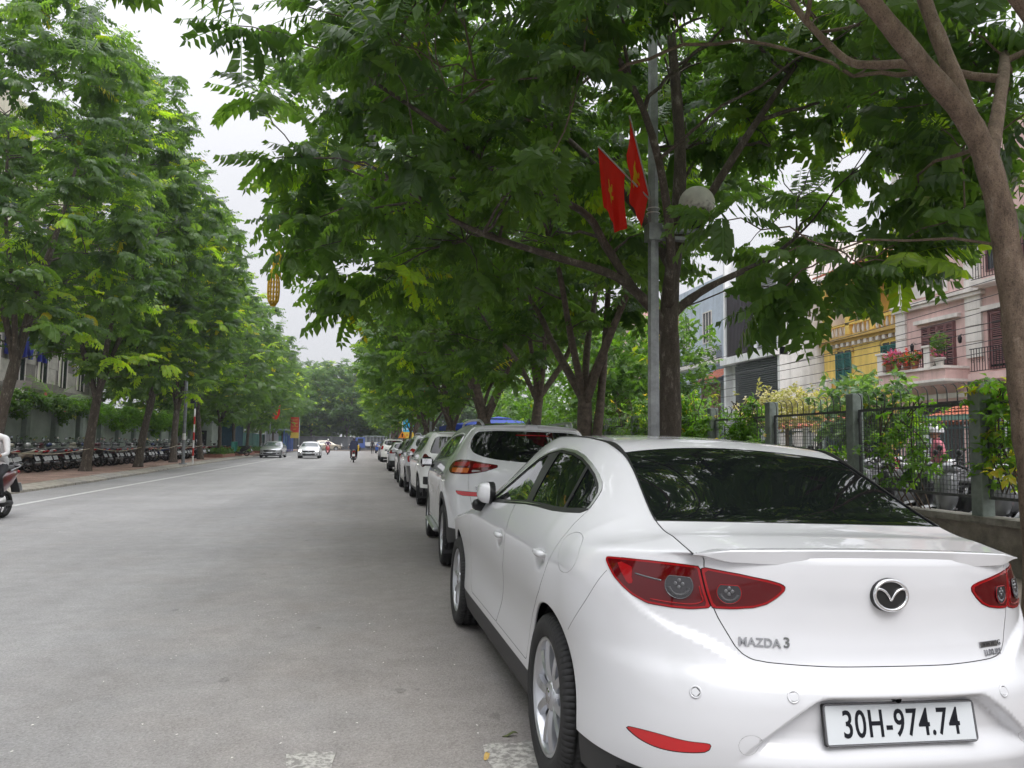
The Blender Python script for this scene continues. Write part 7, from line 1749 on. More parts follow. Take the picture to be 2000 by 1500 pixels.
def person(label, loc, rz, pose, top, legs_m, shoe, head='hair', helmet=None, hand_m=None, s=1.0, sleeve=None, fingers=False):
    """x forward, y left; pose gives the joints. The body is one surface; clothes colour by height bands"""
    o = thing('person', label, 'person', loc, rz); p = {k: A(v, float) for k, v in pose.items()}
    J = dict(pelvis=(p['pelvis'], (.15, .12)), waist=(p['pelvis']*.55+p['chest']*.45, (.145, .115)), chest=(p['chest'], (.17, .125)), neck0=(p['chest']*.35+p['neck']*.65, (.10, .085)), neck=(p['neck'], .055), head0=(p['neck']*.6+p['head']*.4, .055))
    B = [('pelvis', 'waist'), ('waist', 'chest'), ('chest', 'neck0'), ('neck0', 'neck'), ('neck', 'head0')]
    for sd, n in ((1, 'l'), (-1, 'r')):
        J['hip'+n] = (p['hip'+n], .095); J['thi'+n] = ((p['hip'+n]+p['knee'+n])/2, .078); J['knee'+n] = (p['knee'+n], .058); J['calf'+n] = (p['knee'+n]*.65+p['ank'+n]*.35, .056); J['ank'+n] = (p['ank'+n], .040)
        J['sho'+n] = (p['sho'+n], .066); J['uarm'+n] = ((p['sho'+n]+p['elb'+n])/2, .052); J['elb'+n] = (p['elb'+n], .043); J['wri'+n] = (p['wri'+n], .030)
        B += [('pelvis', 'hip'+n), ('hip'+n, 'thi'+n), ('thi'+n, 'knee'+n), ('knee'+n, 'calf'+n), ('calf'+n, 'ank'+n), ('neck0', 'sho'+n), ('sho'+n, 'uarm'+n), ('uarm'+n, 'elb'+n), ('elb'+n, 'wri'+n)]
    body = skin_body(J, B, 'body', top, o); me = body.data
    sl_ = sleeve or top
    for m_ in (legs_m, SKIN, sl_): me.materials.append(m_)
    C = np.zeros(len(me.vertices)*3); me.vertices.foreach_get('co', C); C = C.reshape(-1, 3)
    def segd(a, b):
        e = b-a; t = np.clip(((C-a)@e)/(e@e+1e-9), 0, 1); return np.linalg.norm(C-a-t[:, None]*e, axis=1), t
    dl = np.min([segd(p['hip'+n]*.8+p['knee'+n]*.2, p['knee'+n])[0] for n in 'lr']+[segd(p['knee'+n], p['ank'+n])[0] for n in 'lr'], 0)
    da = np.min([segd(p['sho'+n]*.55+p['elb'+n]*.45, p['elb'+n])[0] for n in 'lr']+[segd(p['elb'+n], p['wri'+n])[0] for n in 'lr'], 0)
    dt = np.min([segd(p['pelvis']*.8+p['chest']*.2, p['chest'])[0]-.07, segd(p['chest'], p['neck'])[0]-.03], 0); dn = segd(p['neck'], p['head'])[0]-.02
    k = np.argmin([dt, dl, dn, da-.012], 0); kf = np.array([int(np.bincount(k[list(f.vertices)], minlength=4).argmax()) for f in me.polygons]); me.polygons.foreach_set('material_index', kf.astype(np.int32))
    # head
    h = p['head']; ln = A(pose.get('look', (1, 0, 0)), float); ln /= np.linalg.norm(ln); side = np.cross([0, 0, 1], ln); side /= np.linalg.norm(side); upv = np.cross(ln, side)
    Mh = Matrix(((ln[0], side[0], upv[0], h[0]), (ln[1], side[1], upv[1], h[1]), (ln[2], side[2], upv[2], h[2]), (0, 0, 0, 1)))
    m = MB(); loft_z = [(-.115, .035, .040, .045), (-.10, .045, .052, .035), (-.06, .078, .065, .012), (-.01, .092, .073, .0), (.04, .096, .076, -.004), (.08, .085, .068, -.006), (.105, .055, .045, -.008), (.115, .012, .01, -.008)]
    n = 16; a = np.arange(n)*2*pi/n; V = np.concatenate([np.stack([cx+rx*np.cos(a), ry*np.sin(a), np.full(n, z)], 1) for z, rx, ry, cx in loft_z]); m.add(V, [(i*n+j, i*n+(j+1) % n, (i+1)*n+(j+1) % n, (i+1)*n+j) for i in range(7) for j in range(n)]+[tuple(range(n))[::-1]], 0, True)
    m.add([(.09, -.014, -.02), (.09, .014, -.02), (.115, 0, -.022), (.092, 0, .03)], [(0, 2, 3), (2, 1, 3), (0, 1, 2)], 0, True)
    for sd in (-1, 1): m.ball((0, sd*.076, -.005), (.022, .008, .030), 8)
    m.xf(Mh); hd = m.build('head', SKIN, o)
    m = MB()
    for sd in (-1, 1): m.ball((.088, sd*.030, .012), (.008, .012, .007), 8)
    m.ball((.090, 0, -.055), (.008, .022, .006), 8); m.xf(Mh); m.build('face', HAIR, hd)
    m = MB(); t = np.linspace(0, pi*.62, 7); V = np.concatenate([np.stack([-.012+.108*sin(x)*np.cos(a)*(1 if x < 1.2 else .93), .088*sin(x)*np.sin(a), np.where((np.cos(a) > .45) & (x > 1.15), .045, .012+.112*cos(x))], 1) for x in t]); m.add(V, [(i*n+j, (i+1)*n+j, (i+1)*n+(j+1) % n, i*n+(j+1) % n) for i in range(6) for j in range(n)], 0, True); m.xf(Mh); m.build('hair', HAIR, hd)
    if helmet is not None:
        m = MB(); t = np.linspace(0, pi*.56, 8); V = np.concatenate([np.stack([-.01+.128*sin(x)*np.cos(a), .108*sin(x)*np.sin(a), np.full(n, .012+.125*cos(x))], 1) for x in t]); m.add(V, [(i*n+j, (i+1)*n+j, (i+1)*n+(j+1) % n, i*n+(j+1) % n) for i in range(7) for j in range(n)], 0, True); m.add([(.11, -.07, .03), (.17, -.05, .02), (.17, .05, .02), (.11, .07, .03), (.11, -.07, .022), (.17, -.05, .012), (.17, .05, .012), (.11, .07, .022)], [(0, 1, 2, 3), (7, 6, 5, 4), (0, 4, 5, 1), (1, 5, 6, 2), (2, 6, 7, 3)]); m.xf(Mh); m.build('helmet', helmet, o)
    # shoes and hands
    for n_ in 'lr':
        a_ = p['ank'+n_]; d = A(pose.get('toe', (1, 0, 0)), float); d /= np.linalg.norm(d); m = MB(); ang = atan2(d[1], d[0]); loft(m, [(-.07, -.035, .03, .04), (-.04, -.02, .042, .06), (.02, -.03, .045, .05), (.10, -.045, .048, .034), (.16, -.052, .040, .026), (.185, -.055, .02, .016)], 12); m.xf(Matrix.Translation(Vector(a_)) @ Matrix.Rotation(ang, 4, 'Z') @ Matrix.Rotation(-math.asin(max(-1, min(1, d[2]))), 4, 'Y')); m.build('shoe', shoe, o)
        w_, e_ = p['wri'+n_], p['elb'+n_]; hd_ = (w_-e_)/np.linalg.norm(w_-e_); grip = pose.get('grip', 0); m = MB(); sd_ = np.cross(hd_, [0, 0, 1]); sd_ /= np.linalg.norm(sd_)+1e-9; dn_ = np.cross(sd_, hd_)
        if dn_[2] > 0: dn_ = -dn_
        m.tube([w_-hd_*.02, w_+hd_*.03, w_+hd_*.075], [.026, .036, .034], 8)
        for i, (f_, ln_) in enumerate(((-.027, .062), (-.009, .072), (.010, .068), (.027, .052))):
            b_ = w_+hd_*.07+sd_*f_; c1 = b_+hd_*ln_*.5+dn_*ln_*.25*(1+grip); c2 = c1+hd_*ln_*.25*(1-grip)+dn_*ln_*.4*(.5+grip); m.tube([b_, c1, c2], [.0095, .009, .006], 6)
        s2 = 1 if n_ == 'l' else -1; m.tube([w_+hd_*.03+sd_*s2*.03, w_+hd_*.065+sd_*s2*.05+dn_*.02, w_+hd_*.09+sd_*s2*.045+dn_*.035], [.012, .010, .007], 6); m.build('hand', SKIN, o)
    if s != 1: o.scale = (s, s, s)
    return o
def seated(px=-.10, reach=True, ztop=.86, lean=.06, feet=(.08, .30), knees=.28, handz=1.02, handx=.34, hw=.33):
    z = ztop+.07
    return dict(pelvis=(px, 0, z), chest=(px+lean*1.6, 0, z+.36), neck=(px+lean*2, 0, z+.54), head=(px+lean*2.4+.02, 0, z+.70), hipl=(px+.04, .10, z-.02), hipr=(px+.04, -.10, z-.02), kneel=(px+.40, knees*.75, z-.16), kneer=(px+.40, -knees*.75, z-.16),
        ankl=(px+feet[0]+.12, .20, feet[1]+.06), ankr=(px+feet[0]+.12, -.20, feet[1]+.06), shol=(px+lean*1.8, .19, z+.46), shor=(px+lean*1.8, -.19, z+.46), elbl=((px+lean*1.8+handx)*.5-.02, .27, z+.20), elbr=((px+lean*1.8+handx)*.5-.02, -.27, z+.20), wril=(handx-.05, hw, handz+.04), wrir=(handx-.05, -hw, handz+.04), toe=(1, 0, 0), grip=.8)
def standing(step=.16, arm=.2):
    return dict(pelvis=(0, 0, .93), chest=(.02, 0, 1.26), neck=(.02, 0, 1.45), head=(.04, 0, 1.60), hipl=(0, .09, .88), hipr=(0, -.09, .88), kneel=(step*.8, .10, .50), kneer=(-step*.3, -.10, .49), ankl=(step, .10, .09), ankr=(-step*1.3, -.10, .11), shol=(.01, .19, 1.40), shor=(.01, -.19, 1.40), elbl=(-.06, .25, 1.13), elbr=(.04, -.25, 1.13), wril=(-.02, .25, .88), wrir=(.16, -.25, .90))
SHIRTW = mat('white_shirt', (.62, .62, .63), .8, noise=(9, .9)); RUST = mat('rust_sleeve', (.34, .10, .045), .8); TRB = mat('black_trousers', (.018, .018, .022), .8); NAVY = mat('navy_jacket', (.022, .026, .06), .8); PINKS = mat('pink_shirt', (.50, .16, .20), .8); REDJ = mat('red_jacket', (.30, .03, .05), .8); DKC = mat('dark_clothes', (.03, .03, .035), .8); HELW = mat('white_helmet', (.65, .65, .66), .3, coat=1); YELB = mat('yellow_bag', (.62, .40, .04), .6)
# two riders on a maroon scooter at the left edge, coming towards the camera
rb = bike('scooter', BPAINT['wine'], 'maroon and black scooter at the left edge carrying two riders', 0); rz = -pi/2-.10; rb.location = (-6.14, 14.05, 0); rb.rotation_euler = (0, .0, rz); rb['group'] = 'ridden motorbikes'
ps = seated(-.42, ztop=.82, lean=.10, feet=(.10, .30), knees=.30, handz=1.02, handx=-.02, hw=.20); ps['grip'] = .5
person('passenger in white top and black trousers at the left edge', (-6.14, 14.05, 0), rz, ps, SHIRTW, TRB, SHOEW)
person('driver in rust top steering the scooter at the left edge', (-6.14, 14.05, 0), rz, seated(-.02, handx=.36), RUST, TRB, SHOEW, helmet=mat('red_helmet', (.35, .03, .03), .3, coat=1))
P2 = MB()
# rider from behind with a yellow bag
b2 = bike('under', BPAINT['red'], 'dark red motorbike seen from behind in the middle of the street', 0); b2.location = (-.81, 54.6, 0); b2.rotation_euler = (0, 0, pi/2); b2['group'] = 'ridden motorbikes'
person('rider in dark blue hooded jacket seen from behind in mid street', (-.81, 54.6, 0), pi/2, seated(-.16, ztop=.84, handx=.30), NAVY, DKC, DKC, helmet=mat('dark_helmet', (.02, .02, .025), .4, coat=1))
m = MB(); V = []
for t in np.linspace(0, 1, 6):
    w = .19+.10*t; zz = 1.50-.62*t; xx = -.20-.10*t
    V += [(xx, -w, zz), (xx-.10, -w*.55, zz), (xx-.13, 0, zz), (xx-.10, w*.55, zz), (xx, w, zz)]
m.add(V, [(i*5+j, i*5+j+1, i*5+6+j, i*5+5+j) for i in range(5) for j in range(4)], 0, True); jk = m.build('sun_jacket', NAVY); jk.location = (-.81, 54.6, 0); jk.rotation_euler = (0, 0, pi/2); tag(jk, 'loose dark sun jacket on the back of the mid street rider', 'jacket')
m = MB(); m.bbox(np.array((-.22, -.30, .98)), np.array((.09, .06, .22)), .03); yb = m.build('shoulder_bag', YELB); yb.location = (-.81, 54.6, 0); yb.rotation_euler = (0, 0, pi/2); tag(yb, 'yellow bag hanging on the right side of the mid street rider', 'bag')
b3 = bike('scooter', BPAINT['red'], 'bright red scooter coming from the junction', 0); b3.location = (-4.17, 88.8, 0); b3.rotation_euler = (0, 0, -pi/2); b3['group'] = 'ridden motorbikes'
person('rider in dark jacket with white helmet on the bright red scooter', (-4.17, 88.8, 0), -pi/2, seated(-.16, handx=.36), mat('purple_jacket', (.10, .05, .12), .8), DKC, DKC, helmet=HELW)
person('pedestrian in dark clothes walking at the far end of the parked row', (.83, 100.6, 0), pi/2, standing(.22), DKC, DKC, DKC)
person('person in pink top and pale helmet standing among the motorbikes behind the fence', (9.55, 11.5, .10), 2.6, standing(.08), PINKS, DKC, DKC, helmet=HELW, s=.97)
# ------------------------------------------------------------------ creepers, shrubs, pots
def sprig_template(seed, n=6, ll=.085, lw=.055):
    r = np.random.default_rng(seed); V = []; F = []
    for i in range(n):
        az = i*2.4+r.normal(0, .3); el = r.normal(.15, .45); b = A([.03+.10*i/n, 0, 0]); d = A([.35+cos(az)*.6, sin(az), sin(el)-.35]); d /= np.linalg.norm(d); u = np.cross(d, [0, 0, 1.]); u /= np.linalg.norm(u); nrm = np.cross(u, d)
        l_ = ll*r.uniform(.7, 1.25); w_ = lw*r.uniform(.8, 1.2); k = len(V); V += [b, b+d*l_*.42+u*w_*.5+nrm*.012, b+d*l_-nrm*.012, b+d*l_*.42-u*w_*.5+nrm*.012, b+d*l_*.5]; F += [(k, k+1, k+2, k+4), (k, k+4, k+2, k+3)]
    return np.array(V), np.array(F)
TEMPL['s'] = [sprig_template(i) for i in range(4)]
TEMPL['b'] = [sprig_template(9+i, 5, .16, .085) for i in range(3)]
TEMPL['p'] = [leaf_template(16, 1.2, .38, .035, .9, .3, 2, 70+i) for i in range(2)]
FLP = leaf_material('magenta_flowers', (.36, .05, .22), (.45, .09, .28), (.6, .2, .4), .3); FLR = leaf_material('red_flowers', (.5, .03, .03), (.55, .04, .04), (.6, .1, .05), .3); FLY = leaf_material('yellow_flowers', (.6, .40, .03), (.65, .45, .04), (.6, .4, .05), .3); FLC = leaf_material('cream_blossom', (.26, .24, .13), (.36, .32, .20), (.42, .38, .24), .2); LEAFV = leaf_material('vine_leaves', (.050, .11, .022), (.11, .20, .035), (.26, .34, .05), .40)
TWIG = mat('twig', (.10, .07, .05), .9)
def plant(name, label, cat, loc, pts, lod, scale, leaf, seed, tint=(.4, .18), out=None, stems=None, flowers=None, group=None):
    """pts: leaf origins relative to loc; stems: list of polylines; flowers: list of (pts, material, scale)"""
    r = np.random.default_rng(seed); o = thing(name, label, cat, loc, 0, group); pts = A(pts, float); N = len(pts)
    D = r.normal(0, 1, (N, 3)); D[:, 2] *= .5
    if out is not None: D += A(out)
    V, F, T = place_leaves(pts, D, lod, scale, np.clip(r.normal(tint[0], tint[1], N), 0, 1), r); c = link('foliage', mesh_np('foliage', V, F, False, attr={'tint': T}), leaf, o); c['kind'] = 'stuff'
    if stems:
        mb = MB()
        for s_, a_ in stems: mb.tube(smooth_line(s_, 4) if len(s_) > 2 else s_, a_, 5)
        mb.build('stem', TWIG, o)
    for fp, fm, fs in (flowers or []):
        fp = A(fp); V, F, T = place_leaves(fp, r.normal(0, 1, fp.shape), 's', fs, np.full(len(fp), .4), r); c = link('flowers', mesh_np('flowers', V, F, False, attr={'tint': T}), fm, o); c['kind'] = 'stuff'
    return o
r_ = np.random.default_rng(41)
def blob(n, c, R, lo=-1., shell=.0):
    P = []
    while len(P) < n:
        d = r_.normal(0, 1, 3); d /= np.linalg.norm(d); u = (shell+(1-shell)*r_.random())**.45; p = d*u
        if p[2] < lo: continue
        P.append(A(c)+p*A(R)*(1+.15*sin(d[0]*6)+.12*sin(d[1]*7)))
    return P
# creeper hanging over the left wall, three plants
for i, (y0, y1, lb) in enumerate([(25, 42.5, 'green creeper with a few pink flowers hanging over the wall left of the painted trunk'), (42.5, 55, 'bright green creeper hanging over the wall behind the forked trunk'), (55, 67.2, 'yellowish creeper hanging low at the far end of the grey wall')]):
    n = int((y1-y0)*85); yy_ = r_.uniform(y0, y1, n); lowe = (2.62+.30*np.sin(yy_*1.1)+.25*np.sin(yy_*2.7+1) if i == 0 else 2.15+.30*np.sin(yy_*.9)+.22*np.sin(yy_*2.3)); zz = lowe+(3.25+.15*np.sin(yy_*1.7)-lowe)*r_.random(n)**.8; xx = -13.72+.28*np.sin(yy_*1.3)*0+r_.normal(0, .14, n)-.5*(zz > 2.9)*r_.random(n)
    pts = np.stack([xx+14, yy_-(y0+y1)/2, zz-2.8], 1)
    fl = [(pts[r_.random(n) < (.014 if i == 0 else .003)], FLP, 1.0)]
    plant('creeper', lb, 'creeper', (-14, (y0+y1)/2, 2.8), pts, 's', 2.0, LEAFB if i == 0 else LEAFV, 50+i, (.35 if i == 0 else .45, .2), (.6, 0, -.5), [([(.1, -2, .05), (.25, 0, -.3), (.2, 2, .1)], .02)], fl, 'creepers hanging over the left wall')
plant('palm', 'palm fronds rising behind the creeper on the left wall', 'palm', (-16.6, 45.5, 2.9), [(r_.normal(0, .1), r_.normal(0, .25), .3) for _ in range(26)], 'p', 1.4, LEAFB, 61, (.5, .1), (0, 0, .9), [([(0, 0, -2.7), (0, 0, .3)], .12)])
# planted bed by the scooter
BEDB = mat('bed_brick', (.26, .12, .085), .9, noise=(8, .7))
for i, (x0, x1, y0, y1, lb) in enumerate([(-11.9, -10.3, 59.5, 65.0, 'low planted bed with brick edge before the kiosk'), (-12.0, -10.3, 68.5, 76, 'low planted bed behind the black scooter'), (-11.9, -10.4, 84, 96, 'planted bed behind the silver saloon')]):
    o = plant('planted_bed', lb, 'plant bed', ((x0+x1)/2, (y0+y1)/2, .15), [(r_.uniform(x0+.1, x1-.1)-(x0+x1)/2, r_.uniform(y0+.1, y1-.1)-(y0+y1)/2, r_.uniform(.22, .55)) for _ in range(700)], 's', 1.6, LEAFB, 70+i, (.35, .15), (0, 0, .6), None, None, 'planted beds on the left pavement'); hx, hy = (x1-x0)/2, (y1-y0)/2
    mb = MB(); mb.box(-hx, hx, -hy, -hy+.12, 0, .25); mb.box(-hx, hx, hy-.12, hy, 0, .25); mb.box(-hx, -hx+.12, -hy+.12, hy-.12, 0, .25); mb.box(hx-.12, hx, -hy+.12, hy-.12, 0, .25); mb.build('edging', BEDB, o)
# climbers on the right fence
def climber(y0, y1, z0, z1, n, label, seed, leaf=LEAFV, tint=(.45, .2), fl=None, bias=1.0, sc=1.15, shape=None):
    pts = []
    while len(pts) < n:
        y, z = r_.uniform(y0, y1), z0+(z1-z0)*r_.random()**bias
        if shape and not shape(y, z): continue
        pts.append((6.5+r_.normal(.05, .10)-6.5, y-(y0+y1)/2, z-z0))
    st = [([(0.05, r_.uniform(-.4, .4)*(y1-y0), -.1), (.03, r_.uniform(-.4, .4)*(y1-y0), (z1-z0)*.5), (0, r_.uniform(-.4, .4)*(y1-y0), (z1-z0)*.95)], .008) for _ in range(7)]
    f = [(A(pts)[r_.random(n) < fl[0]]+[-.06, 0, .02], fl[1], .55)] if fl else None
    plant('climber', label, 'climbing plant', (6.5, (y0+y1)/2, z0), pts, 's', sc, leaf, seed, tint, (-.3, 0, -.2), st, f, 'climbing plants on the mesh fence')
climber(7.9, 9.05, .72, 1.98, 120, 'bright green climber on the nearest full fence panel', 81, fl=(.03, FLY), shape=lambda y, z: abs(y-8.6+.5*sin(z*4))+.25*abs(z-1.4) < .34+.22*sin(z*5+y*3) or (abs(z-1.2) < .22 and y < 8.6))
climber(6.6, 7.2, 1.0, 2.1, 170, 'yellowing climber hanging beside the right edge trunk', 82, tint=(.62, .28))
climber(9.5, 11.2, .70, 1.35, 110, 'few green sprigs at the foot of the second fence panel', 86)
climber(11.5, 13.5, .8, 2.25, 620, 'leafy climber covering the third fence panel', 83, fl=(.02, FLY), shape=lambda y, z: z < 1.75+.4*sin(y*2.2) and (y > 12.1 or z < 1.5))
climber(13.6, 16.5, .75, 2.5, 900, 'dense climber with yellow flowers right of the lamp post', 84, fl=(.05, FLY), shape=lambda y, z: z < 2.2+.3*sin(y*3))
climber(16.5, 22, .75, 2.6, 800, 'dense green climber on the fence left of the lamp post', 85, leaf=LEAFB, shape=lambda y, z: z < 2.1+.4*sin(y*1.9))
climber(24, 40, .75, 2.4, 900, 'patchy climber on the far part of the fence', 87, leaf=LEAFB, shape=lambda y, z: sin(y*.9)+sin(y*2.3) > -.2)
# shrubs and saplings in the parking
st = [([(0, 0, -.1), (.05, .05, 1.0), (.1, .2, 2.2)], .04), ([(.03, .02, .9), (-.3, -.5, 1.6), (-.4, -.9, 2.2)], .02), ([(.05, .1, 1.2), (.2, .6, 1.9), (.2, .9, 2.5)], .02)]
plant('sapling', 'dull green leafy sapling in front of the yellow house', 'tree', (11.3, 15.9, .10), blob(430, (0, 0, 2.05), (1.0, 1.35, 1.0)), 'b', 1.25, leaf_material('dull_leaves', (.045, .085, .045), (.10, .16, .085), (.2, .25, .1), .3), 91, (.5, .2), (0, 0, .5), st)
plant('blossom_shrub', 'shrub covered in pale cream blossom in front of the white modern house', 'shrub', (13.0, 22.2, .10), blob(500, (0, 0, 2.45), (1.2, 2.2, .75)), 's', 1.6, FLC, 92, (.4, .2), (0, 0, .6), [([(0, 0, -.1), (.1, .1, 2.2)], .06)])
plant('shrub', 'green shrub with yellow flowers below the pale blue house', 'shrub', (10.5, 25.5, .10), blob(600, (0, 0, 1.9), (1.6, 2.6, 1.2)), 'b', 1.2, LEAFV, 93, (.4, .2), (0, 0, .3), [([(0, 0, -.1), (.1, .1, 1.5)], .05)], [(blob(60, (-.3, 0, 2.3), (1.5, 2.5, 1.0)), FLY, 1.0)])
plant('shrub', 'large green shrub behind the fence beyond the blue canopy', 'shrub', (10.5, 36, .10), blob(700, (0, 0, 2.3), (2.2, 4.0, 1.9)), 'b', 1.7, LEAFB, 94, (.45, .2), (0, 0, .3), [([(0, 0, -.1), (.1, .1, 1.5)], .06)])
plant('shrub', 'large bushy shrub further along behind the fence', 'shrub', (10, 47, .10), blob(700, (0, 0, 2.6), (2.4, 5.0, 2.2)), 'b', 2.0, LEAFB, 95, (.5, .2), (0, 0, .3), [([(0, 0, -.1), (.1, .1, 1.5)], .06)])
# flower pots on the pink balcony
for i, (y, w, fm, lb, n) in enumerate([(29.2, .16, FLR, 'small terracotta pot at the left end of the pink balcony', 30), (28.75, .18, FLP, 'pot of spilling magenta bougainvillea on the pink balcony', 80), (28.1, .17, FLR, 'terracotta pot of red flowers next to the magenta ones', 22), (27.65, .17, FLR, 'terracotta pot of red flowers left of the balcony pier', 22), (26.25, .20, FLP, 'pale pot with a sparse shrub at the right end of the pink balcony', 20)]):
    c = blob(70 if i != 4 else 110, (0, 0, .45 if i != 4 else .8), (.32, .32, .26 if i != 4 else .55)); o = plant('flower_pot', lb, 'flower pot', (21.98, y, 4.62), c, 's', 1.1, LEAFB, 100+i, (.45, .15), (0, 0, .5), [([(0, 0, .2), (0, 0, .6)], .012)], [(blob(n, (-.05, .05, .55 if i != 1 else .62), (.36, .42 if i != 1 else .62, .25 if i != 1 else .36)), fm, 1.1)], 'flower pots on the pink balcony')
    mb = MB(); mb.lathe([(w*.65, 0), (w, .27), (w*1.08, .27), (w*1.08, .32), (w*.9, .32), (w*.85, .26), (.0004, .26)], 14); mb.build('pot', TERR if i != 4 else PWHITE, o)

# leafy trees between the fence and the far houses
for i, (X, Y, z, R, lb) in enumerate([(10.4, 31.5, 4.0, (2.0, 3.0, 2.8), 'leafy tree behind the fence left of the lamp post'), (15.5, 39, 5.2, (3.2, 3.6, 3.8), 'taller leafy tree hiding the far pink and yellow houses'), (13.5, 50, 5.0, (3.4, 4.2, 4.0), 'leafy tree behind the fence above the second parked car'), (12.5, 64, 5.5, (3.6, 5.0, 4.2), 'leafy tree behind the fence above the third parked car')]):
    plant('garden_tree', lb, 'tree', (X, Y, .1), blob(900 if i < 4 else 420, (0, 0, z), R, shell=.2), 'b', 2.1, LEAFB, 120+i, (.45, .2), (0, 0, .3), [([(0, 0, -.1), (.1, .1, z*.5), (.15, 0, z)], .13), ([(.1, .1, z*.5), (.8, .5, z*.9)], .06), ([(.1, .1, z*.45), (-.8, -.6, z*.85)], .06)])
# ------------------------------------------------------------------ oncoming and far vehicles
LIT = mat('lit_headlight', (.9, .9, .85), .2, emit=((1, .96, .82), 40))
def front_saloon(name, label, paint, x, y, lit, rz=pi, group='cars on the left side of the street'):
    root = car_root(name, label, 'car', 0, 0, 0, 0, 0, group); root.location = (x, y, 0); root.rotation_euler = (0, 0, rz)
    cb = CarB(SEDAN, paint, root, .42); cs = cb.cs; cb.arches([(.97, .34, .365), (3.725, .34, .365)])
    low, cb.sk = cb.sk.split(lambda V, A: np.where(A[:, 1] < 1, V[:, 2]-.26, 1.)); low.build('bumper_lower', PLAST, root)
    def cutf(poly, sd=0, g=.002):
        f0 = polysd(poly)
        def f(V, A):
            d = f0(np.c_[3-A[:, 0], V[:, 2]]); d = np.where(A[:, 0] < 1.9, 1., d)
            return np.where(A[:, 2]*sd < 0, 1., d) if sd else d
        return cb._cut(f, g)
    cutf([(-.2, .50), (.22, .50), (.34, .585), (.36, .64), (.30, .66), (-.2, .655)]).off(-.004).build('grille', TRIMB, root)
    cutf([(-.2, .30), (.30, .30), (.38, .35), (.34, .42), (-.2, .42)]).off(-.006).build('air_intake', TRIMB, root)
    for sd in (-1, 1):
        h = cutf([(.38, .60), (.62, .615), (.86, .67), (.90, .71), (.70, .705), (.40, .665)], sd); hl = solid_build(h, .002, .003, 'headlight', HEADL, root)
        if lit:
            z_, _ = h.split(lambda V, A: polysd([(.42, .605), (.72, .63), (.72, .70), (.42, .665)])(np.c_[3-A[:, 0], V[:, 2]])); solid_build(z_, .006, 0, 'lit_bulb', LIT, hl)
        cutf([(.45, .34), (.66, .34), (.62, .42), (.48, .42)], sd).off(-.003).build('fog_lamp', TRIMB, root)
    dlo = [(2.72, .985), (2.35, 1.145), (2.06, 1.285), (1.756, 1.338), (1.36, 1.303), (1.12, 1.235), (.965, 1.150), (.926, 1.085), (1.10, 1.058), (1.5, 1.049), (2.0, 1.026)]
    side_glass(cb, dlo, [(band(1.648, 1.038, 1.778, 1.328), band(1.755, 1.045, 1.946, 1.327))])
    for sd in (-1, 1): cb.cut_side([(1.95, 1.1), (1.9, .85), (2.13, .34), (2.98, .34), (3.10, .6), (3.0, .9), (2.4, 1.1)], sd, .0028).build('door', paint, root)
    deck, rest = cb.tp.split(lambda V, A: A[:, 0]-2.0); glass, roof = rest.split(lambda V, A: A[:, 0]-3.02); top_, fr = roof.split(lambda V, A: A[:, 0]-7.0); wind, hood = fr.split(lambda V, A: A[:, 0]-8.0)
    deck.build('boot_lid', paint, root); glass.build('rear_window', GLASS, root); wind.off(.001).build('windscreen', mat('windscreen_glass', (.05, .065, .075), .04, coat=.4), root); top_.build('roof', paint, root); hood.build('bonnet', paint, root); cb.finish()
    mb = MB(); mb.bbox(np.array((0, 4.69, .46)), np.array((.24, .008, .055)), .004); mb.build('number_plate', PLATEW, root); mb = MB(); mb.tube([(.06*cos(a), 4.685, .60+.045*sin(a)) for a in np.linspace(0, 2*pi, 17)[:-1]], .008, 5, closed=True); mb.build('emblem', CHROME, root)
    mb = MB(); mb.tube([(-.42, 4.60, .57), (-.2, 4.675, .51), (0, 4.69, .50), (.2, 4.675, .51), (.42, 4.60, .57)], .010, 5); mb.build('grille_bar', CHROME, root)
    add_mirror(cb, 2.75, 1.0, .86, paint); mb = MB(); mb.box(-.78, .78, .3, 4.3, .18, .34); mb.build('underbody', DARKW, root)
    add_wheels(root, (1.0, 3.725), .326, .787, 'hat', R=.32, rimR=.21, w=.2, style='ten', nb=36); return root
front_saloon('saloon_car', 'white oncoming saloon with lit headlights in the left lane', WHITE, -4.70, 70.4, True, pi+.01)
front_saloon('saloon_car', 'silver saloon parked at the left kerb facing the camera', SILVER, -7.75, 71.6, False, pi-.03)
# blue car beyond the row, beige van and blue truck at the junction
build_suv(dict(name='hatchback_car', label='bright blue hatchback beyond the parked row at the far end', paint=BLUEP, x=2.15, y=103.5, hd=0, L=4.0, H=.94, lod=.25, wkey='hat', R=.32, lamps=[([(.92, 1.15), (.70, 1.18), (.55, 1.1), (.55, .95), (.9, .95)], REDB, 'tail_lamp')], clad=(.40, .34, .02), rails=0))
bv = build_suv(dict(name='van', label='beige people carrier parked side on at the junction', paint=BEIGEP, x=0, y=0, hd=0, L=4.6, top=1.12, lod=.3, wkey='cuv', lamps=[([(.92, 1.15), (.70, 1.18), (.55, 1.1), (.55, .9), (.9, .9)], REDB, 'tail_lamp')], clad=(.36, .30, .02)))
bv.location = (-8.6, 133.0, .0); bv.rotation_euler = (0, 0, -pi/2+.05); bv['group'] = 'vehicles at the junction'
t = thing('truck', 'blue cab truck with pale cargo frame at the junction', 'truck', (-1.2, 132.0, 0), .25, 'vehicles at the junction'); TB = mat('truck_blue', (.025, .06, .22), .4, coat=.6); TF = mat('truck_frame', (.26, .30, .30), .6)
mb = MB(); mb.prism([(-1.0, .55), (-1.0, 1.25), (-.62, 2.25), (.85, 2.3), (.85, .55)], -.95, .95, 'y'); mb.build('cab', TB, t)
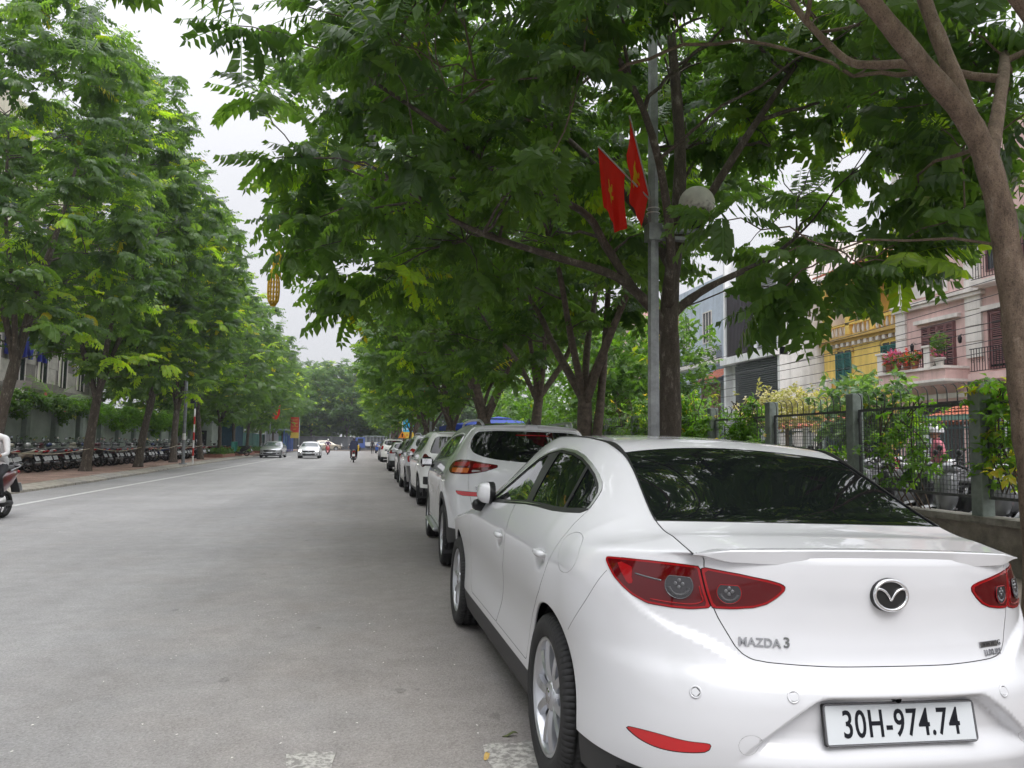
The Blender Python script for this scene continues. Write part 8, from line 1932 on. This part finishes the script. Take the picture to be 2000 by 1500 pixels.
mb = MB(); mb.add([(-.975, -.82, 1.32), (-.975, .82, 1.32), (-.655, .78, 2.16), (-.655, -.78, 2.16)], [(3, 2, 1, 0)]); mb.xf(Matrix.Translation((-.02, 0, 0))); mb.build('windscreen', GLASS, t)
for sd in (-1, 1):
    mb = MB(); mb.prism([(-.55, 1.3), (.5, 1.3), (.5, 2.1), (-.35, 2.1)], sd*.955-.004, sd*.955+.004, 'y'); mb.build('side_window', GLASS, t); mb = MB(); mb.cbox((-1.01, sd*.65, .95), (.04, .3, .2), 0, .01); mb.build('headlight', HEADG, t)
mb = MB(); mb.box(.95, 4.6, -1.0, 1.0, .85, 1.0); mb.box(.95, 4.6, -1.02, -.98, 1.0, 1.5); mb.box(.95, 4.6, .98, 1.02, 1.0, 1.5); mb.box(4.56, 4.62, -.98, .98, 1.0, 1.5); mb.build('cargo_bed', mat('cargo_white', (.42, .42, .42), .7), t)
mb = MB()
for x in (1.0, 2.2, 3.4, 4.55):
    for sd in (-1, 1): mb.box(x-.03, x+.03, sd*1.0-.03, sd*1.0+.03, 1.5, 2.5)
    mb.box(x-.03, x+.03, -.97, .97, 2.44, 2.5)
for sd in (-1, 1): mb.box(.97, 4.58, sd*1.0-.03, sd*1.0+.03, 2.5, 2.56)
mb.build('cargo_frame', TF, t); mb = MB(); mb.cbox((1.8, 0, .68), (5.2, .7, .2)); mb.build('chassis', DARKW, t)
for x in (-.2, 3.4):
    for sd in (-1, 1): mb = MB(); mb.lathe([(.25, -.12), (.40, -.12), (.42, -.06), (.42, .06), (.40, .12), (.25, .12), (.22, .02), (.0004, .02)], 18, 'y'); w = mb.build('wheel', RUBBER, t); w.location = (x, sd*.85, .42)
# far side of the junction: dark railing wall
f = thing('far_wall', 'dark wall with railing across the junction behind the van and the truck', 'wall', (0, 139, .1)); DW = mat('far_wall_dark', (.07, .075, .085), .9, noise=(.7, .7))
mb = MB(); mb.box(-60, 60, -.15, .15, 0, 2.2); mb.build('wall', DW, f)
for x in np.arange(-30, 30, 3.0): mb = MB(); mb.box(x-.18, x+.18, -.22, -.15, 0, 2.45); mb.build('pillar', mat('far_pillar', (.11, .115, .125), .9), f)
mb = MB(); mb.box(-60, 60, -.25, .25, 2.2, 2.3); mb.build('coping', mat('far_pillar', (.11, .115, .125), .9), f)
far_t = [(-14, 141, 1.0), (-7, 147, 1.1), (5.5, 141.5, .95), (12, 146, 1.05), (-1, 152, 1.2), (-22, 143, 1.1), (18, 140, 1.0), (-11, 155, 1.15), (3, 156, 1.1), (24, 146, 1.1), (-30, 148, 1.1)]
tr, L = fork_tree(35, 2.6, 5, 3.0, 6.0, .2, (.1, .1)); VD = grow(35, tr, L, (0, 0, 7.6), (5.0, 5.0, 6.6), 620, 9, 2, zmin=lambda p: 2.3, shell=.3, scale=1.55, young=.08)
for i, (X, Y, s) in enumerate(far_t):
    put('D', VD, (X, Y, .1), i*1.1, 'dense far tree beyond the junction, '+['behind the left end of the beige van', 'behind and right of the beige van', 'right of the blue truck', 'well right of the truck', 'in the second rank behind the pedestrian', 'hidden well left of the van', 'far right behind the right row', 'second rank left behind the van', 'second rank right of the truck', 'farthest right of the junction', 'farthest left of the junction'][i], BARK, 'dense trees beyond the junction', (s, s, s))
# ------------------------------------------------------------------ damp air: far trees pale slightly
hz = MB(); hz.box(-140, 140, -60, 215, -1.4, 30); ho = hz.build('haze', None); hm = bpy.data.materials.new('haze_air'); hm.use_nodes = True
n_ = hm.node_tree.nodes; n_.remove(n_['Principled BSDF']); pv = n_.new('ShaderNodeVolumePrincipled'); pv.inputs['Color'].default_value = (.86, .90, .96, 1); pv.inputs['Density'].default_value = .0006; pv.inputs['Anisotropy'].default_value = .3
hm.node_tree.links.new(pv.outputs[0], n_['Material Output'].inputs['Volume']); ho.data.materials.clear(); ho.data.materials.append(hm); ho['kind'] = 'stuff'
S.cycles.volume_bounces = 0; S.cycles.volume_max_steps = 64
